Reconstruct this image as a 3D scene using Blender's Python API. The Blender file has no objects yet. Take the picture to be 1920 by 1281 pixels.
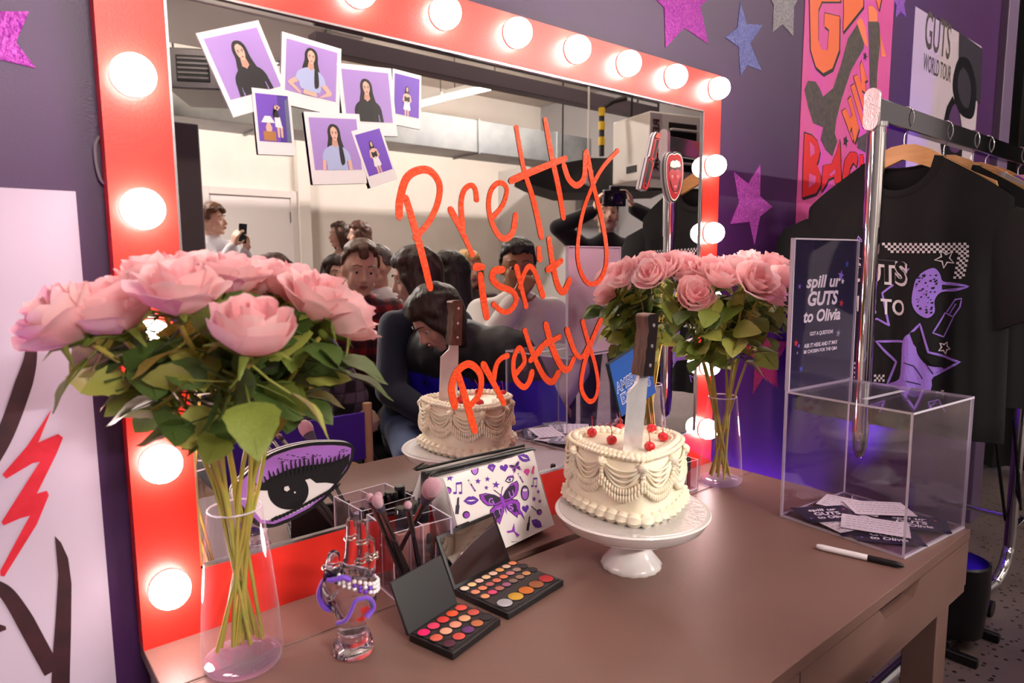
import bpy, bmesh, math, random
from mathutils import Matrix, Vector
import numpy as np
R = math.radians
PI = math.pi
C = bpy.context.scene.collection
SC = bpy.context.scene
rnd = random.Random(7)

# ------------------------------------------------------------------ camera
FPX, FW, FH = 1245.36, 1920, 1281
CAM = Vector((0.0243, -0.976, 1.2598))
CF = Vector((0.6299, 0.7677, -0.1177)).normalized()
CR = Vector((0.7725, -0.6349, -0.0073)).normalized()
CU = CR.cross(CF).normalized()
cd = bpy.data.cameras.new('camera')
cam = bpy.data.objects.new('camera', cd)
C.objects.link(cam)
cd.sensor_width = 36.0
cd.lens = FPX / FW * 36.0
cd.clip_start = 0.02
cam.matrix_world = Matrix((
    (CR.x, CU.x, -CF.x, CAM.x), (CR.y, CU.y, -CF.y, CAM.y),
    (CR.z, CU.z, -CF.z, CAM.z), (0, 0, 0, 1)))
cd.dof.use_dof = True
cd.dof.focus_distance = 1.45
cd.dof.aperture_fstop = 6.3
SC.camera = cam
SC.view_settings.view_transform = 'Standard'
SC.view_settings.look = 'None'
SC.view_settings.exposure = 0.0
SC.view_settings.gamma = 1.0
SC.view_settings.use_curve_mapping = False
cy = SC.cycles
cy.max_bounces = 14
cy.transparent_max_bounces = 32
cy.transmission_bounces = 12
cy.glossy_bounces = 8
cy.sample_clamp_indirect = 6.0
cy.caustics_reflective = False
cy.caustics_refractive = False

# ------------------------------------------------------------------ world and the lights of the room
w = bpy.data.worlds.new('world')
SC.world = w
w.use_nodes = True
w.node_tree.nodes['Background'].inputs[0].default_value = (0.9, 0.85, 0.9, 1)
w.node_tree.nodes['Background'].inputs[1].default_value = 0.02
BULB_W = 40.0          # emission strength of each vanity bulb
TUBE_W = 55.0
REAR_W = 800.0        # added unseen tubes that brighten the far end of the room          # emission strength of the ceiling tubes


def spot(name, loc, target, energy, col, size=R(70), blend=0.8, radius=0.05):
    ld = bpy.data.lights.new(name, 'SPOT')
    ld.energy = energy
    ld.color = col
    ld.spot_size = size
    ld.spot_blend = blend
    ld.shadow_soft_size = radius
    o = bpy.data.objects.new(name, ld)
    C.objects.link(o)
    o.location = loc
    o.rotation_euler = (Vector(target) - Vector(loc)).to_track_quat('-Z', 'Y').to_euler()
    return o


VIO = (0.22, 0.03, 1.0)
spot('stage_light_beam', (2.46, -0.30, 0.30), (2.66, 0.03, 1.55), 260, VIO, R(85), 1.0)
spot('stage_light_spill', (2.30, -0.33, 0.30), (1.75, 0.03, 0.75), 26, VIO, R(100), 1.0)
spot('stage_light_wash', (-0.95, -0.11, 0.40), (-0.20, 0.03, 1.45), 40, (0.55, 0.05, 1.0), R(62), 1.0)


# ------------------------------------------------------------------ helpers
def ray(px, py):
    return CF + CR * ((px - FW / 2) / FPX) - CU * ((py - FH / 2) / FPX)


def on_y(px, py, y=0.0):
    d = ray(px, py)
    return CAM + d * ((y - CAM.y) / d.y)


def on_z(px, py, z=0.74):
    d = ray(px, py)
    return CAM + d * ((z - CAM.z) / d.z)


def on_x(px, py, x):
    d = ray(px, py)
    return CAM + d * ((x - CAM.x) / d.x)


def at(px, py, t):
    return CAM + ray(px, py) * t


def mir(p):
    return Vector((p[0], -p[1], p[2]))


def hexc(h):
    h = h.lstrip('#')
    c = [int(h[i:i + 2], 16) / 255 for i in (0, 2, 4)]
    return tuple(x / 12.92 if x <= 0.04045 else ((x + 0.055) / 1.055) ** 2.4 for x in c)


MATS = {}


def mat(name, col='#808080', rough=0.5, metal=0.0, spec=0.5, var=None, scale=20.0, bump=0.0, bscale=None,
        emit=None, estr=0.0, coat=0.0, sheen=0.0, trans=0.0, ior=1.45, sss=0.0, alpha=1.0, detail=4.0, stretch=None, transl=0.0):
    if name in MATS:
        return MATS[name]
    m = bpy.data.materials.new(name)
    m.use_nodes = True
    nt = m.node_tree
    b = nt.nodes['Principled BSDF']
    c = hexc(col) if isinstance(col, str) else col
    b.inputs['Base Color'].default_value = (*c, 1)
    b.inputs['Roughness'].default_value = rough
    b.inputs['Metallic'].default_value = metal
    b.inputs['Specular IOR Level'].default_value = spec
    b.inputs['IOR'].default_value = ior
    b.inputs['Coat Weight'].default_value = coat
    b.inputs['Sheen Weight'].default_value = sheen
    b.inputs['Transmission Weight'].default_value = trans
    b.inputs['Alpha'].default_value = alpha
    if sss:
        b.inputs['Subsurface Weight'].default_value = sss
        b.inputs['Subsurface Radius'].default_value = (0.006, 0.003, 0.002)
    if emit is not None:
        e = hexc(emit) if isinstance(emit, str) else emit
        b.inputs['Emission Color'].default_value = (*e, 1)
        b.inputs['Emission Strength'].default_value = estr
    if var is not None or bump:
        tc = nt.nodes.new('ShaderNodeTexCoord')
        mp = nt.nodes.new('ShaderNodeMapping')
        if stretch:
            mp.inputs['Scale'].default_value = stretch
        nt.links.new(tc.outputs['Object'], mp.inputs['Vector'])
        n = nt.nodes.new('ShaderNodeTexNoise')
        n.inputs['Scale'].default_value = scale
        n.inputs['Detail'].default_value = detail
        nt.links.new(mp.outputs['Vector'], n.inputs['Vector'])
        if var is not None:
            r = nt.nodes.new('ShaderNodeValToRGB')
            r.color_ramp.elements[0].position = 0.35
            r.color_ramp.elements[1].position = 0.65
            r.color_ramp.elements[0].color = (*c, 1)
            v = hexc(var) if isinstance(var, str) else var
            r.color_ramp.elements[1].color = (*v, 1)
            nt.links.new(n.outputs['Fac'], r.inputs['Fac'])
            nt.links.new(r.outputs['Color'], b.inputs['Base Color'])
        if bump:
            src = n
            if bscale:
                src = nt.nodes.new('ShaderNodeTexNoise')
                src.inputs['Scale'].default_value = bscale
                src.inputs['Detail'].default_value = 3
                nt.links.new(mp.outputs['Vector'], src.inputs['Vector'])
            bp = nt.nodes.new('ShaderNodeBump')
            bp.inputs['Strength'].default_value = bump
            bp.inputs['Distance'].default_value = 0.01
            nt.links.new(src.outputs['Fac'], bp.inputs['Height'])
            nt.links.new(bp.outputs['Normal'], b.inputs['Normal'])
    if transl:
        tl = nt.nodes.new('ShaderNodeBsdfTranslucent')
        tl.inputs[0].default_value = (*c, 1)
        if b.inputs['Base Color'].is_linked:
            nt.links.new(b.inputs['Base Color'].links[0].from_socket, tl.inputs[0])
        mx = nt.nodes.new('ShaderNodeMixShader')
        mx.inputs[0].default_value = transl
        nt.links.new(b.outputs[0], mx.inputs[1])
        nt.links.new(tl.outputs[0], mx.inputs[2])
        nt.links.new(mx.outputs[0], nt.nodes['Material Output'].inputs[0])
    MATS[name] = m
    return m


def thin_glass(name, tint='#ffffff', edge='#e9e2f4', refl=1.0, rim=0.55, power=2.5):
    """thin clear wall: transparent with fresnel reflection and a milky grazing rim"""
    if name in MATS:
        return MATS[name]
    m = bpy.data.materials.new(name)
    m.use_nodes = True
    nt = m.node_tree
    nt.nodes.clear()
    out = nt.nodes.new('ShaderNodeOutputMaterial')
    tr = nt.nodes.new('ShaderNodeBsdfTransparent')
    tr.inputs[0].default_value = (*hexc(tint), 1)
    gl = nt.nodes.new('ShaderNodeBsdfGlossy')
    gl.inputs['Roughness'].default_value = 0.02
    fc = nt.nodes.new('ShaderNodeLayerWeight')
    fc.inputs['Blend'].default_value = 0.5
    f5 = nt.nodes.new('ShaderNodeMath')
    f5.operation = 'POWER'
    f5.inputs[1].default_value = 5.0
    nt.links.new(fc.outputs['Facing'], f5.inputs[0])
    ml = nt.nodes.new('ShaderNodeMath')
    ml.operation = 'MULTIPLY_ADD'
    ml.inputs[1].default_value = 0.9 * refl
    ml.inputs[2].default_value = 0.045 * refl
    nt.links.new(f5.outputs[0], ml.inputs[0])
    mx = nt.nodes.new('ShaderNodeMixShader')
    nt.links.new(ml.outputs[0], mx.inputs[0])
    nt.links.new(tr.outputs[0], mx.inputs[1])
    nt.links.new(gl.outputs[0], mx.inputs[2])
    df = nt.nodes.new('ShaderNodeBsdfDiffuse')
    df.inputs[0].default_value = (*hexc(edge), 1)
    tl = nt.nodes.new('ShaderNodeBsdfTranslucent')
    tl.inputs[0].default_value = (*hexc(edge), 1)
    md = nt.nodes.new('ShaderNodeMixShader')
    nt.links.new(df.outputs[0], md.inputs[1])
    nt.links.new(tl.outputs[0], md.inputs[2])
    lw = nt.nodes.new('ShaderNodeLayerWeight')
    lw.inputs['Blend'].default_value = 0.5
    pw = nt.nodes.new('ShaderNodeMath')
    pw.operation = 'POWER'
    pw.inputs[1].default_value = power
    nt.links.new(lw.outputs['Facing'], pw.inputs[0])
    m2 = nt.nodes.new('ShaderNodeMath')
    m2.operation = 'MULTIPLY'
    m2.inputs[1].default_value = rim
    nt.links.new(pw.outputs[0], m2.inputs[0])
    m3 = nt.nodes.new('ShaderNodeMixShader')
    nt.links.new(m2.outputs[0], m3.inputs[0])
    nt.links.new(mx.outputs[0], m3.inputs[1])
    nt.links.new(md.outputs[0], m3.inputs[2])
    nt.links.new(m3.outputs[0], out.inputs[0])
    MATS[name] = m
    return m


def frame(o, ex, ey):
    """matrix with origin o, x axis ex, y axis along ey (made square to ex), z = x cross y"""
    ex = Vector(ex).normalized()
    ez = ex.cross(Vector(ey)).normalized()
    ey = ez.cross(ex).normalized()
    o = Vector(o)
    return Matrix(((ex.x, ey.x, ez.x, o.x), (ex.y, ey.y, ez.y, o.y), (ex.z, ey.z, ez.z, o.z), (0, 0, 0, 1)))


def zframe(o, d):
    """matrix whose z axis points along d"""
    d = Vector(d).normalized()
    a = Vector((1, 0, 0)) if abs(d.x) < 0.8 else Vector((0, 1, 0))
    ex = a.cross(d).normalized()
    ey = d.cross(ex)
    o = Vector(o)
    return Matrix(((ex.x, ey.x, d.x, o.x), (ex.y, ey.y, d.y, o.y), (ex.z, ey.z, d.z, o.z), (0, 0, 0, 1)))


def T(x=0, y=0, z=0):
    return Matrix.Translation((x, y, z))


def RZ(a):
    return Matrix.Rotation(a, 4, 'Z')


def RX(a):
    return Matrix.Rotation(a, 4, 'X')


def RY(a):
    return Matrix.Rotation(a, 4, 'Y')


class MB:
    """collects shapes and links them as ONE mesh object"""

    def __init__(s):
        s.v, s.f, s.m = [], [], []

    def add(s, vs, fs, mi=0, M=None):
        n = len(s.v)
        s.v += [tuple(M @ Vector(v)) if M is not None else tuple(v) for v in vs]
        s.f += [tuple(i + n for i in f) for f in fs]
        s.m += [mi] * len(fs)
        return s

    def box(s, c, d, mi=0, M=None):
        x, y, z = (k / 2 for k in d)
        vs = [(c[0] + i * x, c[1] + j * y, c[2] + k * z) for k in (-1, 1) for j in (-1, 1) for i in (-1, 1)]
        fs = [(0, 2, 3, 1), (4, 5, 7, 6), (0, 1, 5, 4), (2, 6, 7, 3), (0, 4, 6, 2), (1, 3, 7, 5)]
        return s.add(vs, fs, mi, M)

    def box2(s, a, b, mi=0, M=None):
        return s.box([(p + q) / 2 for p, q in zip(a, b)], [abs(q - p) for p, q in zip(a, b)], mi, M)

    def tube(s, pts, r, n=8, mi=0, M=None, caps=True, flat=None):
        pts = [Vector(p) for p in pts]
        k = len(pts)
        rs = r if isinstance(r, (list, tuple)) else [r] * k
        vs, fs = [], []
        t0 = (pts[1] - pts[0]).normalized()
        a = Vector((0, 0, 1)) if abs(t0.z) < 0.9 else Vector((1, 0, 0))
        e1 = t0.cross(a).normalized()
        for i, p in enumerate(pts):
            t = (pts[min(i + 1, k - 1)] - pts[max(i - 1, 0)])
            t = t.normalized() if t.length > 1e-9 else t0
            e1 = (e1 - t * e1.dot(t))
            e1 = e1.normalized() if e1.length > 1e-6 else t.orthogonal().normalized()
            e2 = t.cross(e1)
            for j in range(n):
                q = 2 * PI * j / n
                vs.append(p + e1 * (rs[i] * math.cos(q)) + e2 * (rs[i] * math.sin(q) * (flat or 1.0)))
        for i in range(k - 1):
            for j in range(n):
                a0, a1 = i * n + j, i * n + (j + 1) % n
                fs.append((a0, a1, a1 + n, a0 + n))
        if caps:
            fs.append(tuple(range(n - 1, -1, -1)))
            fs.append(tuple((k - 1) * n + j for j in range(n)))
        return s.add(vs, fs, mi, M)

    def lathe(s, prof, n=32, mi=0, M=None, fn=None, close=False):
        vs, fs = [], []
        for (r, z) in prof:
            for j in range(n):
                q = 2 * PI * j / n
                rr = r * (fn(q, r, z) if fn else 1.0)
                vs.append((rr * math.cos(q), rr * math.sin(q), z))
        k = len(prof)
        for i in range(k - 1):
            for j in range(n):
                a0, a1 = i * n + j, i * n + (j + 1) % n
                fs.append((a0, a1, a1 + n, a0 + n))
        if not close:
            fs.append(tuple(range(n - 1, -1, -1)))
            fs.append(tuple((k - 1) * n + j for j in range(n)))
        else:
            for j in range(n):
                a0, a1 = (k - 1) * n + j, (k - 1) * n + (j + 1) % n
                fs.append((a0, a1, (j + 1) % n, j))
        return s.add(vs, fs, mi, M)

    def ball(s, c, r, nu=16, nv=10, mi=0, M=None):
        if not isinstance(r, (list, tuple)):
            r = (r, r, r)
        vs, fs = [(c[0], c[1], c[2] - r[2])], []
        for i in range(1, nv):
            a = -PI / 2 + PI * i / nv
            for j in range(nu):
                q = 2 * PI * j / nu
                vs.append((c[0] + r[0] * math.cos(a) * math.cos(q), c[1] + r[1] * math.cos(a) * math.sin(q), c[2] + r[2] * math.sin(a)))
        vs.append((c[0], c[1], c[2] + r[2]))
        for j in range(nu):
            fs.append((0, 1 + (j + 1) % nu, 1 + j))
            fs.append((len(vs) - 1, 1 + (nv - 2) * nu + j, 1 + (nv - 2) * nu + (j + 1) % nu))
        for i in range(nv - 2):
            for j in range(nu):
                a0, a1 = 1 + i * nu + j, 1 + i * nu + (j + 1) % nu
                fs.append((a0, a1, a1 + nu, a0 + nu))
        return s.add(vs, fs, mi, M)

    def cone(s, p0, p1, r0, r1, n=12, mi=0, M=None):
        """capsule with two radii"""
        p0, p1 = Vector(p0), Vector(p1)
        d = p1 - p0
        L = d.length
        if L < 1e-6:
            return s.ball(p0, max(r0, r1), n, 8, mi, M)
        prof = [(r0 * math.cos(a), -r0 * math.sin(a)) for a in (R(85), R(60), R(30))] + [(r0, 0), (r1, L)] + \
               [(r1 * math.cos(a), L + r1 * math.sin(a)) for a in (R(30), R(60), R(85))]
        Z = zframe(p0, d)
        return s.lathe(prof, n, mi, (M @ Z) if M is not None else Z)

    def prism(s, poly, z0, z1, mi=0, M=None, side=None):
        n = len(poly)
        vs = [(p[0], p[1], z0) for p in poly] + [(p[0], p[1], z1) for p in poly]
        ar = sum(poly[i][0] * poly[(i + 1) % n][1] - poly[(i + 1) % n][0] * poly[i][1] for i in range(n))
        up = tuple(range(n, 2 * n))
        lo = tuple(range(n - 1, -1, -1))
        sd = [(i, (i + 1) % n, n + (i + 1) % n, n + i) for i in range(n)]
        if ar < 0:
            up, lo = up[::-1], lo[::-1]
            sd = [f[::-1] for f in sd]
        s.add(vs, [up], mi, M)
        s.add(vs, [lo], mi if side is None else side, M)
        return s.add(vs, sd, mi if side is None else side, M)

    def poly(s, poly, z=0.0, mi=0, M=None):
        n = len(poly)
        ar = sum(poly[i][0] * poly[(i + 1) % n][1] - poly[(i + 1) % n][0] * poly[i][1] for i in range(n))
        f = tuple(range(n)) if ar > 0 else tuple(range(n - 1, -1, -1))
        return s.add([(p[0], p[1], z) for p in poly], [f], mi, M)

    def ribbon(s, pts, wd, z=0.0, mi=0, M=None, closed=False):
        """flat brush stroke through 2-D points, width wd (number or list)"""
        k = len(pts)
        ws = wd if isinstance(wd, (list, tuple)) else [wd] * k
        vs, fs = [], []
        for i in range(k):
            a = pts[(i - 1) % k] if (closed or i) else pts[0]
            b = pts[(i + 1) % k] if (closed or i < k - 1) else pts[-1]
            dx, dy = b[0] - a[0], b[1] - a[1]
            L = math.hypot(dx, dy) or 1
            nx, ny = -dy / L * ws[i] / 2, dx / L * ws[i] / 2
            vs += [(pts[i][0] + nx, pts[i][1] + ny, z), (pts[i][0] - nx, pts[i][1] - ny, z)]
        for i in range(k if closed else k - 1):
            j = (i + 1) % k
            fs.append((2 * i, 2 * i + 1, 2 * j + 1, 2 * j))
        return s.add(vs, fs, mi, M)

    def mesh(s, name, mats, smooth=40):
        me = bpy.data.meshes.new(name)
        me.from_pydata(s.v, [], s.f)
        for m in (mats if isinstance(mats, (list, tuple)) else [mats]):
            me.materials.append(m)
        me.polygons.foreach_set('material_index', s.m)
        if smooth:
            me.polygons.foreach_set('use_smooth', [True] * len(s.f))
            try:
                me.set_sharp_from_angle(angle=R(smooth))
            except Exception:
                pass
        me.update()
        return me

    def build(s, name, mats, parent=None, smooth=40, bevel=0.0, M=None, seg=2):
        o = bpy.data.objects.new(name, s.mesh(name, mats, smooth))
        C.objects.link(o)
        if parent is not None:
            o.parent = parent
        if M is not None:
            o.matrix_local = M
        if bevel:
            b = o.modifiers.new('bevel', 'BEVEL')
            b.width = bevel
            b.segments = seg
            b.limit_method = 'ANGLE'
            b.angle_limit = R(40)
        return o


def tag(o, label=None, cat=None, group=None, kind=None):
    if label:
        o['label'] = label
    if cat:
        o['category'] = cat
    if group:
        o['group'] = group
    if kind:
        o['kind'] = kind
    return o


def thing(name, label, cat, loc=(0, 0, 0), rz=0.0, group=None, M=None):
    o = bpy.data.objects.new(name, None)
    o.empty_display_size = 0.02
    C.objects.link(o)
    if M is not None:
        o.matrix_world = M
    else:
        o.location = loc
        o.rotation_euler = (0, 0, rz)
    return tag(o, label, cat, group)


def struct(name, mb, m, bevel=0, smooth=40):
    return tag(mb.build(name, m, bevel=bevel, smooth=smooth), kind='structure')


def place(me, name, parent, M):
    o = bpy.data.objects.new(name, me)
    C.objects.link(o)
    o.parent = parent
    o.matrix_local = M
    return o


def curve_pts(pts, per=6, closed=False):
    """Catmull-Rom through points of any dimension"""
    P_ = [tuple(p) for p in pts]
    n = len(P_)
    out = []
    rng = n if closed else n - 1
    for i in range(rng):
        g = (lambda k: P_[k % n]) if closed else (lambda k: P_[min(max(k, 0), n - 1)])
        p0, p1, p2, p3 = g(i - 1), g(i), g(i + 1), g(i + 2)
        for j in range(per):
            t = j / per
            out.append(tuple(0.5 * (2 * b + (c - a) * t + (2 * a - 5 * b + 4 * c - d) * t * t + (3 * b - a - 3 * c + d) * t ** 3)
                             for a, b, c, d in zip(p0, p1, p2, p3)))
    if not closed:
        out.append(P_[-1])
    return out


def star(r, r2=0.45, n=5, a0=90.0, cx=0.0, cy_=0.0):
    return [(cx + (r if i % 2 == 0 else r * r2) * math.cos(R(a0 + 180 * i / n)),
             cy_ + (r if i % 2 == 0 else r * r2) * math.sin(R(a0 + 180 * i / n))) for i in range(2 * n)]


def circ(cx, cy_, rx, ry=None, n=20, a=0.0):
    ry = rx if ry is None else ry
    ca, sa = math.cos(a), math.sin(a)
    out = []
    for i in range(n):
        x, y = rx * math.cos(2 * PI * i / n), ry * math.sin(2 * PI * i / n)
        out.append((cx + x * ca - y * sa, cy_ + x * sa + y * ca))
    return out


_tx = {}


def text_geo(txt, bold=0.0, shear=0.0, spacing=1.0):
    """verts and faces of a line of lettering, height of a capital about 0.7"""
    key = (txt, bold, shear, spacing)
    if key in _tx:
        return _tx[key]
    cu = bpy.data.curves.new('lettering', 'FONT')
    cu.body = txt
    cu.offset = bold
    cu.shear = shear
    cu.space_character = spacing
    cu.resolution_u = 3
    ob = bpy.data.objects.new('lettering', cu)
    C.objects.link(ob)
    me = bpy.data.meshes.new_from_object(ob.evaluated_get(bpy.context.evaluated_depsgraph_get()))
    vs = [tuple(v.co) for v in me.vertices]
    fs = [tuple(p.vertices) for p in me.polygons]
    bpy.data.objects.remove(ob)
    bpy.data.curves.remove(cu)
    bpy.data.meshes.remove(me)
    _tx[key] = (vs, fs)
    return vs, fs


def text(mb, txt, x, y, wd, ht, z=0.0, mi=0, M=None, bold=0.0, shear=0.0, rot=0.0, spacing=1.0, anchor='c', mapper=None):
    """lay lettering into a box of wd x ht centred at x, y"""
    vs, fs = text_geo(txt, bold, shear, spacing)
    if not vs:
        return
    x0, x1 = min(v[0] for v in vs), max(v[0] for v in vs)
    y0, y1 = min(v[1] for v in vs), max(v[1] for v in vs)
    sx = wd / (x1 - x0) if wd else ht / (y1 - y0)
    sy = ht / (y1 - y0) if ht else sx
    ca, sa = math.cos(rot), math.sin(rot)
    out = []
    for v in vs:
        px = (v[0] - (x0 + x1) / 2) * sx
        py = (v[1] - (y0 + y1) / 2) * sy
        q = (x + px * ca - py * sa, y + px * sa + py * ca)
        out.append(mapper(q[0], q[1], z) if mapper else (q[0], q[1], z))
    mb.add(out, fs, mi, M)


WALLM = frame((0, 0.03, 0), (1, 0, 0), (0, 0, 1))       # local x = along the wall, y = up, z = towards the room
MIRM = frame((0, 0.0, 0), (1, 0, 0), (0, 0, 1))


def wp(pts, y=0.03):
    """picture points to (x, z) on a plane parallel to the wall"""
    out = []
    for p in pts:
        q = on_y(p[0], p[1], y)
        out.append((q.x, q.z))
    return out

# ------------------------------------------------------------------ the setting
TZ = 0.74
M_purple = mat('purple_wall_paint', '#40184f', 0.42, var='#3a1548', scale=3, bump=0.05, bscale=400)
M_white_wall = mat('white_wall_paint', '#dcd4cb', 0.7, var='#d6cdc4', scale=2)
M_grey_wall = mat('grey_wall_paint', '#8f8a8a', 0.7)
M_ceil = mat('ceiling_paint', '#b9aea4', 0.8, var='#aca197', scale=2)
M_dark = mat('dark_wall_paint', '#191519', 0.8)


def terrazzo():
    m = mat('terrazzo_floor', '#6b5a5a', 0.32)
    nt = m.node_tree
    b = nt.nodes['Principled BSDF']
    tc = nt.nodes.new('ShaderNodeTexCoord')
    vo = nt.nodes.new('ShaderNodeTexVoronoi')
    vo.inputs['Scale'].default_value = 38
    no = nt.nodes.new('ShaderNodeTexNoise')
    no.inputs['Scale'].default_value = 3
    r1 = nt.nodes.new('ShaderNodeValToRGB')
    r1.color_ramp.elements[0].color = (*hexc('#1d1618'), 1)
    r1.color_ramp.elements[1].color = (*hexc('#8a7a78'), 1)
    r1.color_ramp.elements[0].position = 0.2
    r1.color_ramp.elements[1].position = 0.27
    r2 = nt.nodes.new('ShaderNodeValToRGB')
    r2.color_ramp.elements[0].color = (0.45, 0.42, 0.42, 1)
    r2.color_ramp.elements[1].color = (1, 1, 1, 1)
    mx = nt.nodes.new('ShaderNodeMix')
    mx.data_type = 'RGBA'
    mx.blend_type = 'MULTIPLY'
    mx.inputs[0].default_value = 1.0
    nt.links.new(tc.outputs['Object'], vo.inputs['Vector'])
    nt.links.new(tc.outputs['Object'], no.inputs['Vector'])
    nt.links.new(vo.outputs['Distance'], r1.inputs['Fac'])
    nt.links.new(no.outputs['Fac'], r2.inputs['Fac'])
    nt.links.new(r1.outputs['Color'], mx.inputs[6])
    nt.links.new(r2.outputs['Color'], mx.inputs[7])
    nt.links.new(mx.outputs[2], b.inputs['Base Color'])
    return m


XL, XR, YF, ZC = -3.2, 7.9, -7.8, 3.9
struct('floor', MB().box2((XL, YF, -0.1), (XR, 1.6, 0)), terrazzo(), smooth=0)
struct('ceiling', MB().box2((XL, YF, ZC), (XR, 1.6, ZC + 0.1)), M_ceil, smooth=0)
struct('wall_back', MB().box2((XL, 0.03, 0), (3.66, 0.11, 3.2)), M_purple, smooth=0)
struct('wall_far', MB().box2((XL, YF - 0.1, 0), (XR, YF, ZC)), M_white_wall, smooth=0)
struct('wall_left', MB().box2((XL - 0.1, YF, 0), (XL, 1.6, ZC)), M_grey_wall, smooth=0)
struct('wall_right', MB().box2((XR, YF, 0), (XR + 0.1, 1.6, ZC)), M_grey_wall, smooth=0)
struct('wall_rear', MB().box2((XL, 1.6, 0), (XR, 1.7, ZC)), M_dark, smooth=0)
# end post of the purple wall
struct('trim_1', MB().box2((3.66, 0.0, 0), (3.80, 0.12, 3.2)), mat('wall_edge_paint', '#5d4a66', 0.5), bevel=0.004)


def room(px, py, t):
    """a point of the real room, from where it is seen in the mirror"""
    return mir(at(px, py, t))


def room_y(px, py, y):
    return mir(on_y(px, py, y))


# dark column seen at the left edge of the mirror
p = room(330, 400, 4.6)
struct('wall_column', MB().box2((p.x - 0.37, p.y - 0.2, 0), (p.x + 0.13, p.y + 0.2, 2.2)), mat('column_paint', '#5c5258', 0.6), bevel=0.01)
# white door in the far wall, with its frame
a, b = on_y(388, 362, -YF), on_y(541, 374, -YF)
dx0, dx1, dzt = a.x, b.x, (a.z + b.z) / 2
dm = MB()
dm.box2((dx0, YF, 0.01), (dx1, YF + 0.05, dzt))
d1 = struct('door_1', dm, mat('door_paint', '#d8cfcb', 0.45), bevel=0.004)
fm = MB()
for (x0, x1, z0, z1) in ((dx0 - 0.09, dx0, 0, dzt + 0.09), (dx1, dx1 + 0.09, 0, dzt + 0.09), (dx0, dx1, dzt, dzt + 0.09)):
    fm.box2((x0, YF, z0), (x1, YF + 0.08, z1))
fm.build('door_frame', mat('door_frame_paint', '#c9bfba', 0.5), d1, bevel=0.004)
hm = MB()
for z in (0.35, 1.15, dzt - 0.25):
    hm.box2((dx1 - 0.012, YF + 0.05, z - 0.07), (dx1 + 0.02, YF + 0.062, z + 0.07))
hm.build('door_hinge', mat('hinge_steel', '#6d6663', 0.35, 0.9), d1)
# projecting wall pilaster right of the door
p = on_y(556, 420, -YF)
struct('trim_2', MB().box2((p.x, YF, 0), (p.x + 0.16, YF + 0.12, ZC)), M_white_wall, bevel=0.004)

# ------------------------------------------------------------------ vanity mirror
M_red = mat('red_frame_paint', (0.74, 0.030, 0.020), 0.36, var=(0.70, 0.026, 0.018), scale=6, bump=0.04, bscale=250)
M_mirror = mat('mirror_silver', '#f6f4f4', 0.0, 1.0)
M_chrome = mat('chrome', '#dcdce2', 0.08, 1.0)
M_trim = mat('mirror_edge', '#e6e4ea', 0.2, 1.0)
FX0, FX1, FZ1 = 0.172, 1.489, 1.7066
MX0, MX1, MZ0, MZ1 = 0.250, 1.420, 0.8335, 1.617
van = thing('vanity_mirror', 'large red-framed vanity mirror ringed with glowing bulbs and lettered in orange',
            'mirror', (0.83, 0.012, TZ))


def wb(mb, name, mats, root, **k):
    """build a mesh given in world coordinates under a thing"""
    return mb.build(name, mats, root, M=root.matrix_basis.inverted(), **k)


f = MB()
for (x0, x1, z0, z1) in ((FX0, FX1, TZ, MZ0), (FX0, FX1, MZ1, FZ1), (FX0, MX0, MZ0, MZ1), (MX1, FX1, MZ0, MZ1)):
    f.box2((x0, -0.004, z0), (x1, 0.027, z1))
wb(f, 'frame', M_red, van, smooth=0)
wb(MB().box2((MX0 - 0.001, 0.0, MZ0 - 0.001), (MX1 + 0.001, 0.006, MZ1 + 0.001)), 'mirror_glass', M_mirror, van, smooth=0)
t = MB()
for (x0, x1, z0, z1) in ((MX0, MX1, MZ0, MZ0 + 0.004), (MX0, MX1, MZ1 - 0.003, MZ1), (MX0, MX0 + 0.003, MZ0, MZ1), (MX1 - 0.003, MX1, MZ0, MZ1)):
    t.box2((x0, -0.0045, z0), (x1, -0.0005, z1))
wb(t, 'mirror_trim', M_trim, van, smooth=0)

M_bulb = mat('bulb_glow', '#fff4ee', 0.4, emit=(1.0, 0.80, 0.74), estr=BULB_W)
M_socket = mat('bulb_socket', '#f2e6e2', 0.4)
bulb_me = MB().lathe([(0.0235, 0.000), (0.0250, 0.004), (0.0258, 0.009), (0.0254, 0.014), (0.0240, 0.020), (0.0210, 0.0265),
                      (0.0165, 0.0315), (0.010, 0.0345), (0.004, 0.0355)], 24).mesh('bulb', M_bulb, 80)
socket_me = MB().lathe([(0.0245, 0.0), (0.0245, 0.002), (0.021, 0.0025), (0.018, 0.0025)], 24).mesh('socket', M_socket)
spots = [(0.2072, z) for z in (0.8215, 0.9975, 1.164, 1.3313, 1.4947, 1.671)]
spots += [(x, 1.671) for x in (0.365, 0.5201, 0.6744, 0.8297, 0.981, 1.1314, 1.2899, 1.4574)]
spots += [(1.4515, z) for z in (1.4899, 1.329, 1.166, 1.000, 0.8366)]
inv = van.matrix_basis.inverted()
for (x, z) in spots:
    Mb = inv @ frame((x, -0.0045, z), (1, 0, 0), (0, 0, 1))
    bo = place(bulb_me, 'bulb', van, Mb @ T(0, 0, 0.002))
    place(socket_me, 'socket', bo, T(0, 0, -0.002))

# the words drawn on the glass
S7 = 0.42164


def c7(pts):
    return [(720 + x * S7, 260 + y * S7) for x, y in pts]


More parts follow.
